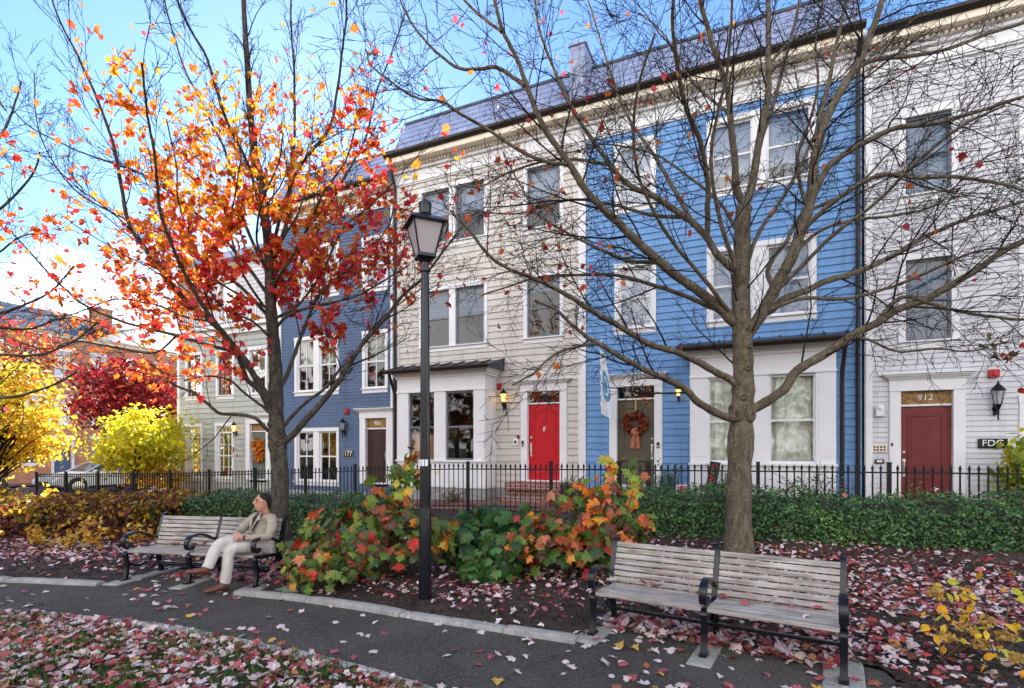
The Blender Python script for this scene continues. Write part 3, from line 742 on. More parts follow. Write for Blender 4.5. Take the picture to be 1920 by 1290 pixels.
dorn = MB(FACADE); dorn.box(-3.95, -3.875, -.02, .05, .3, 9.0); dorn.build('corner_board', M['white'], dk)

# --- sage house at the left end of the row
W(-13.16, -12.42, .62, 2.44, muntin=2, grid=2, blind='curtain', trim=.1, transom=True); W(-11.56, -10.78, .62, 2.44, muntin=2, grid=2, blind='curtain', trim=.1, transom=True)
W(-13.16, -12.42, 3.58, 5.06, muntin=1, sash='sash_brown', blind='drape'); W(-11.50, -10.76, 3.56, 5.02, muntin=2, sash='sash_brown', blind='darkblind'); W(-9.92, -9.16, 3.54, 5.02, muntin=1, blind='curtain', blind_h=.5)
hl = list(holes)+[(-9.90, -9.10, .5, 2.50)]
sage = house('row_house', 'sage grey clapboard end house with a wreathed grey green door', -13.70, -8.59, .26, 5.66, M['green'], .19, hl)
flush(sage)
doorway(sage, -9.88, -9.12, .62, 2.20, 2.50, M['greygreen'], tmat='stained', panels=((.1, .92),), jamb=.2)
board(sage, -13.70, -13.56, .26, 5.7); board(sage, -8.74, -8.60, .26, 5.7)
c = MB(FACADE); c.box(-13.74, -8.59, -.02, .1, 5.66, 5.86); c.box(-13.85, -8.59, -.02, .24, 5.86, 5.98); c.build('cornice', M['white'], sage, bevel=.005, seg=1)
sw = MB(FACADE); siding(sw, -9.0, -.3, .26, 5.66, .19, [], d=0)
e_ = MB(FACADE); e_.box(-13.72, -13.69, -9, .0, -.8, 8.9); e_.build('gable_wall', M['green'], sage)
# set-back third storey with a pale wall, a window and a railed terrace
u = MB(FACADE @ Matrix.Translation((0, -.9, 0))); siding(u, -13.69, -8.6, 5.9, 8.7, .15, [(-9.95, -9.15, 6.55, 7.9), (-12.6, -11.8, 6.55, 7.9)]); u.build('upper_wall', M['whitewood'], sage)
for a in (-9.95, -12.6):
    q = MB(FACADE); q.box(a-.1, a, -.93, -.86, 6.45, 8.0); q.box(a+.8, a+.9, -.93, -.86, 6.45, 8.0); q.box(a-.1, a+.9, -.93, -.85, 7.9, 8.02); q.box(a-.12, a+.92, -.93, -.82, 6.45, 6.55); q.box(a, a+.8, -.95, -.9, 7.2, 7.24)
    wq = q.build('window', M['white'], sage)
    g = MB(FACADE); g.quad((a, -.94, 6.55), (a+.8, -.94, 6.55), (a+.8, -.94, 7.9), (a, -.94, 7.9)); g.build('pane', M['glass_bright'], wq)
    g = MB(FACADE); g.quad((a, -1.1, 6.55), (a+.8, -1.1, 6.55), (a+.8, -1.1, 7.9), (a, -1.1, 7.9)); g.build('blind', M['darkblind'], wq)
rl = MB(FACADE); rl.box(-13.6, -8.62, .05, .10, 6.62, 6.68); rl.box(-13.6, -8.62, .055, .095, 6.1, 6.14)
k = -13.58
while k < -8.65: rl.box(k, k+.03, .06, .09, 5.98, 6.62); k += .13
rl.build('terrace_railing', M['white'], sage)
rf = MB(FACADE); rf.box(-13.9, -8.5, -9, -.6, 8.7, 8.95); rf.box(-13.69, -8.6, -8.9, .0, 5.72, 5.85); rf.build('roof', M['slate'], sage)

# --- brick steps at the doors
def steps(label, s, w, n, top, d0=.05, tread=.30):
    mb = MB(FACADE)
    for k in range(n): mb.box(s-w/2-.0*k, s+w/2, d0, d0+.34+tread*k+ (0 if k else .45), top-.17*(k+1), top-.17*k-.004*k)
    return tag(mb.build('door_steps', M['brickstep'], bevel=.006, seg=1), label, 'steps', 'brick steps at the front doors')
steps('red brick steps below the red front door', .91, 1.5, 3, .79); steps('red brick steps below the olive front door', 3.29, 1.5, 3, .74)

# ------------------------------------------------------------------ fittings on the fronts
def lantern(loc_s, h, label, lit, scale=1.0, arm='down'):
    root = empty('wall_lantern', FW(loc_s, .02, h)); root.rotation_euler = (0, 0, -TH); root.scale = (scale,)*3
    tag(root, label, 'wall lantern', 'carriage lanterns beside the doors')
    # local frame: x along the wall, -y outward, z up
    a = MB(); a.lathe([(.045, -.0), (.05, -.012), (.03, -.03)], 12, (0, 0, -.05), 'y'); a.box(-.035, .035, -.03, 0, -.16, .04)
    a.tube([(0, -.02, -.10), (0, -.07, -.06), (0, -.12, -.02), (0, -.13, .03)], .013, 8)
    a.lathe([(.006, -.26), (.014, -.22), (.01, -.17), (.022, -.12), (.016, -.08), (.05, .015), (.06, .03)], 12, (0, -.13, 0))
    c = a.build('bracket', M['black'], None, smooth=True)
    f = MB()
    f.lathe([(.105, .27), (.118, .285), (.10, .30), (.065, .35), (.03, .385), (.018, .40), (.02, .415), (.006, .45), (.001, .47)], 12, (0, -.13, 0))
    for j in range(6):
        t = j*math.pi/3; f.tube([(.055*math.cos(t), -.13+.055*math.sin(t), .03), (.10*math.cos(t), -.13+.10*math.sin(t), .275)], .006, 5)
    cage = f.build('cage', M['black'], None, smooth=True)
    g = MB(); g.lathe([(.05, .03), (.094, .272)], 12, (0, -.13, 0)); gl = g.build('lamp_glass', M['lampglow' if lit else 'lampglass'], None)
    bl = MB(); bl.lathe([(.012, .04), (.016, .10), (.02, .14), (.008, .19), (.001, .2)], 10, (0, -.13, 0)); bu = bl.build('bulb', M['bulb' if lit else 'white'], None, smooth=True)
    for o in (c, cage, gl, bu): o.parent = root
    return root
def emis(name, col, s):
    m, nt, out = newmat(name); e = N(nt, 'Emission', Strength=s); e.inputs['Color'].default_value = (*col, 1); nt.links.new(e.outputs[0], out.inputs['Surface']); return m
M['bulb'] = emis('lit_bulb', (1, .62, .22), 5.0)
def lampglass(name, tint, refl, em):
    m, nt, out = newmat(name); L = nt.links.new
    t = N(nt, 'BsdfTransparent'); t.inputs['Color'].default_value = (*tint, 1); d = N(nt, 'BsdfPrincipled', Roughness=.15); d.inputs['Base Color'].default_value = (*tint, 1)
    d.inputs['Emission Color'].default_value = (1, .6, .2, 1); d.inputs['Emission Strength'].default_value = em
    ms = N(nt, 'MixShader', Fac=refl); L(t.outputs[0], ms.inputs[1]); L(d.outputs[0], ms.inputs[2]); L(ms.outputs[0], out.inputs['Surface']); return m
M['lampglow'] = lampglass('lit_lamp_glass', (.9, .72, .4), .45, .9); M['lampglass'] = lampglass('lamp_glass', (.75, .78, .8), .35, 0)
lantern(-.19, 2.86, 'lit black lantern between the white bay and the red door', True, .92)
lantern(4.30, 2.86, 'small black lantern between the olive door and the papered bay', True, .62)
lantern(10.08, 2.45, 'large unlit black lantern right of the maroon door', False, 1.05)
lantern(-5.70, 2.20, 'unlit black lantern left of the dark brown door', False, .92)
lantern(-10.55, 2.22, 'lit black lantern left of the grey green door', True, .85)
def fixture(name, label, cat, s0, s1, d, h0, h1, mat, extra=None, group=None, bevel=.008):
    b = MB(FACADE); b.box(s0, s1, .008, d, h0, h1)
    if extra: extra(b)
    return tag(b.build(name, [mat, M['groove'], M['white'], M['chrome']], None, bevel=bevel), label, cat, group)
def al(s, h):
    def f(b): b.lathe([(.05, .07), (.055, .085), (.03, .11)], 12, (s, 0, h), 'y')
    return f
fixture('fire_alarm', 'red fire alarm box above the lantern by the maroon door', 'alarm', 9.97, 10.13, .09, 3.0, 3.15, M['alarm'], al(10.05, 3.07), 'red alarm boxes')
fixture('fire_alarm', 'red fire alarm box above the lantern by the dark brown door', 'alarm', -5.69, -5.55, .08, 2.73, 2.88, M['alarm'], al(-5.62, 2.8), 'red alarm boxes')
fixture('fire_alarm', 'small pale red alarm box above the lantern by the white bay', 'alarm', -.43, -.30, .05, 3.24, 3.40, M['alarm'], None, 'red alarm boxes')
def mark(s0, s1, d, h0, h1, mi):
    def f(b): b.mi = mi; b.box(s0, s1, d, d+.012, h0, h1); b.mi = 0
    return f
fixture('doorbell', 'black doorbell on the trim left of the red door', 'doorbell', .30, .36, .07, 1.70, 1.86, M['black'], mark(.315, .345, .07, 1.72, 1.76, 3))
fixture('doorbell', 'black doorbell on the trim right of the olive door', 'doorbell', 3.80, 3.86, .07, 1.66, 1.80, M['black'], mark(3.815, 3.845, .07, 1.68, 1.72, 3))
fixture('junction_box', 'white box on the siding left of the red door', 'electrical box', .05, .19, .05, 1.73, 1.92, M['white'], mark(.09, .15, .05, 1.79, 1.86, 1))
def keys(b):
    b.mi = 1
    for i in range(4):
        for j in range(2): b.box(8.14+.055*i, 8.17+.055*i, .04, .046, 1.60+.06*j, 1.64+.06*j)
    b.mi = 0
fixture('intercom', 'wide intercom panel of small buttons left of the maroon door', 'intercom', 8.12, 8.36, .04, 1.57, 1.73, M['cream'], keys)
fixture('intercom', 'narrow white intercom beside the wide button panel', 'intercom', 8.40, 8.50, .04, 1.58, 1.80, M['white'], mark(8.43, 8.47, .04, 1.70, 1.76, 1))
fixture('mail_slot', 'small dark framed slot plate below the intercoms', 'mail slot', 8.16, 8.32, .04, 1.34, 1.43, M['brown'], mark(8.19, 8.29, .04, 1.37, 1.41, 2))
def dome(b): b.lathe([(.09, .0), (.085, .05), (.06, .1), (.02, .12)], 14, (8.24, 0, 2.47), 'y')
fixture('wall_light', 'rounded white security light left of the maroon door', 'wall light', 8.165, 8.315, .10, 2.30, 2.47, M['white'], dome, bevel=.02)
def plaque(txt, s0, s1, h0, h1, label):
    b = MB(FACADE); b.box(s0, s1, .01, .035, h0, h1)
    o = tag(b.build('name_plaque' if txt == 'FDC' else 'number_plaque', M['black'], None, bevel=.004), label, 'sign')
    fr = MB(FACADE)
    for (p, q, r, t) in ((s0, s1, h0, h0+.012), (s0, s1, h1-.012, h1), (s0, s0+.012, h0+.012, h1-.012), (s1-.012, s1, h0+.012, h1-.012)): fr.box(p, q, .035, .041, r, t)
    fr.build('rim', M['chrome' if txt != 'FDC' else 'black'], o)
    text_mesh('lettering', txt, (s0+s1)/2, .037, (h0+h1)/2, (h1-h0)*.95, M['numberpaint'], o, 1.0)
plaque('FDC', 9.82, 10.26, 1.66, 1.84, 'black plaque lettered FDC beside the maroon door')
plaque('177', -5.76, -5.38, 1.38, 1.60, 'dark plaque numbered 177 left of the dark brown door')

# --- wreaths and flag
def wreath(label, s, h, r, oval, pal, d=-.03, tails=True):
    root = empty('wreath', FW(s, d, h)); tag(root, label, 'wreath')
    n = 420; a = rng.uniform(0, 2*np.pi, n); rr = r*(.74+rng.normal(0, .13, n)); P = []
    for i in range(n):
        x = rr[i]*math.cos(a[i])*(.55 if oval else 1); z = rr[i]*math.sin(a[i])*(1.15 if oval else 1)
        if oval: x = r*.55*rng.normal(0, .55); z = r*rng.uniform(-1.15, 1.0); x *= .6+.5*math.cos(z/r*1.2)
        P.append(FW(s+x, d+.04+abs(rng.normal(0, .03)), h+z))
    nn = np.array([FACADE.to_3x3() @ Vector((rng.normal(0, .6), 1, rng.normal(0, .6))) for _ in range(n)])
    leaves('leaves', [BROAD, MAPLE_CURL], np.array([tuple(p) for p in P]), nn, rng.uniform(.06, .11, n), pick_colors(n, pal), M['leaf'], root)
    if not oval:
        b = MB(FACADE)
        pts = [(s+r*.74*math.cos(t), d+.02, h+r*.74*math.sin(t)) for t in np.linspace(0, 2*math.pi, 25)]
        b.tube(pts, .05, 8); b.build('ring', M['stem'], root)
    if tails:
        t = MB(FACADE)
        for sx in (-1, 1):
            pts = [(s+sx*.02, d+.08, h-r*.75), (s+sx*.05, d+.07, h-r*1.2), (s+sx*.07, d+.06, h-r*2.1)]
            t.add([(pts[0][0]-.03, pts[0][1], pts[0][2]), (pts[0][0]+.03, pts[0][1], pts[0][2]), (pts[1][0]+.045, pts[1][1]+.02, pts[1][2]), (pts[1][0]-.045, pts[1][1], pts[1][2]), (pts[2][0]+.05, pts[2][1], pts[2][2]), (pts[2][0]-.05, pts[2][1]+.02, pts[2][2])], [(0, 1, 2, 3), (3, 2, 4, 5)])
        t.lathe([(.09, .05), (.11, .08), (.05, .12)], 10, (s, d, h-r*.75), 'y')
        rb = t.build('ribbon', plain('wreath_ribbon', (.38, .14, .08), .7, var=.4, scale=18), root)
        h_ = MB(FACADE); h_.box(s-.012, s+.012, d, d+.008, h+r*.7, h+.62); h_.build('hanger', M['brass'], root)
wreath('round wreath of dark red leaves hanging on the olive door', 3.29, 2.26, .29, False, [(.22, .03, .015), (.32, .06, .02), (.14, .02, .012), (.36, .12, .03)])
wreath('long orange and yellow leaf swag hanging on the grey green door', -9.48, 1.62, .36, True, [(.75, .22, .02), (.82, .38, .03), (.55, .12, .02)], tails=False)
def flag():
    root = empty('flag', FW(2.35, .05, 3.6)); tag(root, 'white house flag with a blue emblem hanging by the olive door', 'flag')
    p = MB(FACADE); p.tube([(2.46, .03, 3.52), (2.60, .55, 3.86), (2.70, .95, 4.12)], .014, 8); p.lathe([(.02, 0), (.03, .02), (.01, .05)], 8, (2.70, .95, 4.12)); p.lathe([(.05, 0), (.05, .03), (.03, .05)], 10, (2.46, 0, 3.52), 'y'); p.build('pole', M['white'], root, smooth=True)
    c = MB(FACADE); n, m = 34, 54
    V = []
    for j in range(m+1):
        for i in range(n+1):
            u = i/n; v = j/m
            s = 2.62 + .36*u*(.25+.75*v) + .02*math.sin(u*9+v*2)*v; d = .80-.10*u + .045*math.sin(u*11+v*1.2)*(.3+v)
            V.append((s, d, 3.96-.06*u*(1-v) - 1.56*v - .14*u*v + .10*v*(1-u)))
    F = [(j*(n+1)+i, j*(n+1)+i+1, (j+1)*(n+1)+i+1, (j+1)*(n+1)+i) for j in range(m) for i in range(n)]
    for f in F:
        j, i = divmod(f[0], n+1); u, v = (i+.5)/n, (j+.5)/m
        e = ((u-.55)/.32)**2 + ((v-.52)/.24)**2
        c.mi = 1 if (e < 1 and not .25 < e < .42) else (1 if u < .10 and v > .25 and (j % 9 > 2) else 0)
        c.add([V[q] for q in f], [(0, 1, 2, 3)])
    o = c.build('cloth', [plain('flag_cloth', (.72, .74, .78), .8, var=.06), plain('flag_emblem', (.10, .28, .48), .8)], root, smooth=True)
flag()
RIGHT_LIMBS=[
 [(3.27,7.7,0.1,0.185),(3.28,7.7,1.2,0.166),(3.3,7.7,1.73,0.157),(3.32,7.7,2.12,0.151),(3.34,7.7,2.58,0.143),(3.33,7.7,3.12,0.135),(3.31,7.7,3.51,0.129),(3.3,7.7,3.96,0.122),(3.32,7.7,4.48,0.115),(3.33,7.7,4.96,0.109),(3.36,7.7,5.14,0.108)],
 [(3.36,7.7,5.14,0.054),(3.22,7.64,5.4,0.051),(3.14,7.54,5.84,0.047),(3.06,7.43,6.29,0.043),(3.0,7.36,6.59,0.04),(2.85,7.28,6.9,0.037),(2.66,7.18,7.26,0.033),(2.47,7.05,7.72,0.029),(2.31,6.9,8.28,0.024)],
 [(3.36,7.7,5.14,0.06),(3.48,7.72,5.46,0.057),(3.56,7.74,5.87,0.053),(3.65,7.76,6.36,0.049),(3.74,7.78,6.79,0.045),(3.77,7.81,7.44,0.04),(3.79,7.84,7.93,0.036),(3.79,7.86,8.5,0.032),(3.86,7.9,9.32,0.027)],
 [(3.6,7.75,6.07,0.036),(3.74,7.84,6.42,0.034),(4.04,8.04,7.2,0.029),(4.26,8.2,7.86,0.025),(4.52,8.37,8.61,0.021),(4.74,8.54,9.34,0.018)],
 [(3.33,7.7,3.2,0.09),(3.45,7.67,3.42,0.087),(3.57,7.64,3.64,0.084),(3.72,7.59,3.93,0.081),(3.91,7.54,4.3,0.076),(4.01,7.5,4.62,0.072),(4.11,7.44,5.0,0.067),(4.14,7.39,5.42,0.062),(4.18,7.33,5.84,0.058),(4.27,7.28,6.19,0.054),(4.47,7.22,6.59,0.049),(4.67,7.16,6.95,0.044),(4.8,7.1,7.33,0.039),(4.89,7.03,7.77,0.035),(4.93,6.94,8.32,0.03)],
 [(4.17,7.32,5.87,0.039),(4.32,7.45,6.35,0.035),(4.49,7.57,6.81,0.031),(4.7,7.74,7.49,0.026),(4.98,7.95,8.34,0.021),(5.18,8.09,8.94,0.018)],
 [(3.32,7.7,2.12,0.072),(3.47,7.65,2.22,0.07),(3.82,7.52,2.49,0.066),(3.96,7.44,2.75,0.063),(4.29,7.32,2.97,0.059),(4.59,7.2,3.19,0.055),(4.83,7.11,3.31,0.053),(5.05,7.02,3.48,0.05),(5.32,6.91,3.59,0.046),(5.58,6.8,3.75,0.043),(5.82,6.69,3.91,0.04),(6.05,6.58,4.09,0.037),(6.27,6.47,4.22,0.034),(6.61,6.29,4.42,0.03)],
 [(3.55,7.65,3.58,0.054),(3.71,7.68,3.62,0.053),(3.95,7.73,3.82,0.051),(4.31,7.8,3.97,0.048),(4.61,7.86,4.12,0.046),(5.06,7.94,4.26,0.043),(5.45,8.01,4.42,0.041),(5.91,8.1,4.66,0.038),(6.45,8.2,4.96,0.034),(7.16,8.32,5.28,0.03),(8.25,8.5,5.64,0.025),(9.17,8.65,5.98,0.021)],
 [(4.11,7.45,4.97,0.048),(4.28,7.25,5.43,0.042),(4.44,7.16,5.57,0.04),(4.71,7.03,5.69,0.036),(4.97,6.9,5.8,0.032),(5.31,6.74,5.77,0.028),(5.62,6.58,5.79,0.024),(6.11,6.3,5.85,0.018)],
 [(4.35,7.26,6.37,0.036),(4.62,7.34,6.76,0.033),(4.97,7.42,7.05,0.031),(5.68,7.55,7.22,0.027),(6.28,7.65,7.42,0.024),(6.89,7.76,7.69,0.021),(7.66,7.9,8.02,0.018)],
 [(4.01,7.49,4.65,0.036),(4.29,7.15,4.95,0.032),(4.62,6.79,5.12,0.027),(4.92,6.48,4.93,0.024),(5.18,6.17,4.77,0.02),(5.39,5.86,4.53,0.017),(5.5,5.61,4.28,0.015)],
 [(4.83,7.11,3.31,0.03),(5.11,7.0,3.62,0.027),(5.52,6.89,3.48,0.023),(5.9,6.78,3.35,0.02),(6.27,6.67,3.26,0.017),(6.58,6.58,3.24,0.015)],
 [(3.3,7.7,3.47,0.072),(3.16,7.67,3.5,0.071),(2.99,7.63,3.65,0.069),(2.76,7.57,3.82,0.066),(2.4,7.49,4.02,0.062),(2.07,7.41,4.23,0.059),(1.68,7.31,4.51,0.054),(1.43,7.24,4.7,0.051),(1.05,7.13,4.99,0.046),(0.72,7.01,5.39,0.041),(0.39,6.89,5.79,0.036),(0.16,6.75,6.25,0.03),(0.0,6.65,6.58,0.026),(-0.13,6.59,6.79,0.024),(-0.23,6.51,7.06,0.021),(-0.29,6.4,7.41,0.018)],
 [(3.32,7.7,4.28,0.054),(3.18,7.72,4.26,0.053),(2.96,7.77,4.51,0.05),(2.84,7.81,4.73,0.049),(2.67,7.85,4.94,0.047),(2.52,7.88,5.08,0.045),(2.09,7.96,5.42,0.041),(1.76,8.01,5.61,0.039),(1.51,8.07,5.93,0.036),(1.2,8.15,6.41,0.032),(0.93,8.22,6.89,0.029),(0.66,8.31,7.53,0.025),(0.44,8.39,8.15,0.022),(0.36,8.47,8.77,0.019),(0.3,8.54,9.34,0.017)],
 [(2.86,7.8,4.7,0.042),(2.78,7.61,5.01,0.039),(2.71,7.43,5.28,0.037),(2.55,7.19,5.6,0.034),(2.36,7.0,5.83,0.031),(2.19,6.84,5.99,0.03),(2.03,6.62,6.22,0.027),(1.86,6.29,6.52,0.023),(1.79,6.03,6.73,0.02),(1.74,5.76,6.9,0.018)],
 [(3.3,7.7,2.5,0.054),(3.11,7.64,2.63,0.052),(2.85,7.56,2.74,0.05),(2.37,7.41,2.94,0.045),(1.91,7.27,3.04,0.041),(1.52,7.14,3.23,0.038),(1.12,7.0,3.41,0.034),(0.78,6.87,3.58,0.03),(0.4,6.73,3.74,0.027),(0.0,6.58,3.86,0.023),(-0.26,6.47,4.0,0.02),(-0.47,6.33,4.25,0.017),(-0.68,6.21,4.42,0.015)],
 [(3.14,7.66,3.57,0.039),(2.86,7.73,3.71,0.036),(2.5,7.81,3.88,0.033),(2.08,7.9,4.05,0.029),(1.58,8.01,4.22,0.025),(1.05,8.11,4.25,0.021),(0.39,8.24,4.26,0.017),(-0.02,8.32,4.15,0.014),(-0.5,8.41,4.01,0.012)],
 [(3.32,7.7,2.08,0.06),(3.06,7.6,2.09,0.057),(2.61,7.41,2.27,0.051),(2.32,7.25,2.48,0.046),(1.72,6.97,2.68,0.037),(1.21,6.71,2.88,0.029),(0.97,6.58,2.97,0.026),(0.73,6.44,3.09,0.022),(0.5,6.28,3.25,0.018),(0.25,6.13,3.31,0.015)],
 [(1.02,6.61,2.95,0.021),(0.72,6.51,2.89,0.018),(0.45,6.4,2.75,0.015),(0.25,6.31,2.54,0.012),(0.0,6.2,2.39,0.01)],
 [(0.72,7.01,5.39,0.027),(0.42,6.98,5.42,0.025),(0.1,6.94,5.54,0.023),(-0.28,6.89,5.76,0.02),(-0.62,6.84,5.93,0.018),(-0.88,6.81,6.08,0.016),(-1.22,6.77,6.12,0.014),(-1.71,6.7,6.44,0.011),(-1.8,6.67,6.66,0.01)],
 [(0.16,6.75,6.25,0.027),(-0.21,6.85,6.55,0.024),(-0.45,6.9,6.56,0.022),(-0.77,6.97,6.66,0.02),(-1.21,7.09,7.12,0.016),(-1.48,7.2,7.63,0.013),(-1.6,7.28,8.07,0.011)],
 [(-0.13,6.59,6.8,0.021),(-0.4,6.71,7.09,0.018),(-0.68,6.84,7.47,0.014),(-0.83,6.94,7.83,0.012)],
 [(1.51,8.07,5.94,0.027),(1.07,8.25,6.11,0.023),(0.59,8.43,6.21,0.02),(0.0,8.66,6.16,0.016),(-0.53,8.86,6.0,0.012),(-0.9,8.99,6.11,0.011)],
 [(2.07,7.41,4.23,0.03),(1.68,7.64,4.33,0.027),(1.26,7.88,4.58,0.023),(0.81,8.14,4.92,0.02),(0.34,8.42,5.36,0.016),(0.0,8.73,6.11,0.012),(-0.18,8.9,6.56,0.011)],
 [(2.52,7.88,5.07,0.03),(2.12,8.16,5.21,0.027),(1.54,8.54,5.54,0.023),(0.89,8.91,5.78,0.019),(0.19,9.29,5.75,0.015),(-0.38,9.57,5.87,0.013),(-0.88,9.8,6.02,0.011)],
 [(2.67,7.85,4.94,0.036),(2.42,8.33,5.91,0.031),(2.24,8.6,6.48,0.028),(1.97,8.94,7.2,0.025),(1.76,9.29,8.07,0.022),(1.63,9.58,8.84,0.019),(1.49,9.92,9.79,0.016),(1.33,10.21,10.64,0.014)],
 [(3.06,7.43,6.29,0.024),(2.9,7.62,6.61,0.022),(2.68,7.88,7.1,0.019),(2.53,8.15,7.69,0.016),(2.36,8.42,8.31,0.014),(2.08,8.65,8.76,0.012)],
 [(3.77,7.8,7.28,0.024),(4.19,8.05,7.78,0.021),(4.85,8.36,8.27,0.018),(5.54,8.66,8.67,0.015),(6.53,9.07,9.37,0.012)],
 [(3.72,7.59,3.93,0.036),(3.72,7.75,4.29,0.033),(4.11,7.99,4.77,0.03),(4.43,8.2,5.27,0.026),(4.86,8.37,5.51,0.024),(5.53,8.63,5.89,0.02),(6.27,8.96,6.59,0.016),(6.79,9.18,7.07,0.013)],
 [(3.33,7.7,3.81,0.033),(3.05,7.44,4.34,0.03),(2.77,7.19,4.82,0.027),(2.54,6.87,5.37,0.023),(2.53,6.56,5.86,0.02),(2.52,6.31,6.2,0.017),(2.46,6.07,6.51,0.015),(2.39,5.82,6.78,0.013)],
 [(3.33,7.7,4.12,0.033),(3.62,7.86,4.8,0.03),(4.09,8.03,5.43,0.027),(4.41,8.16,5.98,0.024),(4.83,8.33,6.74,0.021),(5.36,8.51,7.53,0.018),(5.99,8.68,8.16,0.016),(6.73,8.85,8.83,0.013)],
 [(3.6,7.63,3.72,0.03),(3.83,7.36,4.01,0.028),(4.16,6.93,4.43,0.024),(4.45,6.54,4.66,0.02),(4.64,6.1,4.95,0.017),(4.8,5.72,5.09,0.014),(4.95,5.38,5.1,0.012)],
 [(3.21,7.68,3.52,0.03),(2.45,7.2,4.1,0.026),(1.91,6.81,4.52,0.022),(1.54,6.43,4.94,0.019),(1.4,6.08,5.31,0.017),(1.38,5.73,5.61,0.014),(1.45,5.37,5.84,0.012)],
 [(3.32,7.7,4.66,0.027),(3.1,7.95,5.31,0.023),(2.7,8.19,5.84,0.019),(2.27,8.41,6.29,0.016),(1.73,8.64,6.58,0.013),(1.24,8.82,6.69,0.011)],
 [(3.55,7.65,3.59,0.03),(4.0,7.4,3.72,0.027),(4.44,7.16,3.66,0.024),(4.83,6.9,3.73,0.02),(5.18,6.64,3.85,0.017),(5.51,6.34,4.0,0.014),(5.75,6.12,3.98,0.012)],
 [(3.95,7.53,4.4,0.027),(4.46,7.69,4.81,0.024),(5.01,7.84,5.03,0.022),(5.78,8.02,5.19,0.019),(6.57,8.21,5.44,0.016),(7.46,8.47,6.23,0.013),(8.22,8.65,6.59,0.011)],
 [(4.59,7.2,3.19,0.018),(4.85,7.13,3.08,0.016),(5.14,7.05,2.93,0.014),(5.49,6.96,2.94,0.012),(5.78,6.88,2.89,0.01),(6.0,6.82,2.92,0.009)],
 [(4.59,8.26,5.33,0.03),(4.56,8.44,5.88,0.028),(4.62,8.6,6.39,0.026),(4.94,8.82,7.13,0.023),(5.2,9.04,7.9,0.02),(5.28,9.26,8.7,0.017),(5.56,9.51,9.65,0.015)],
]
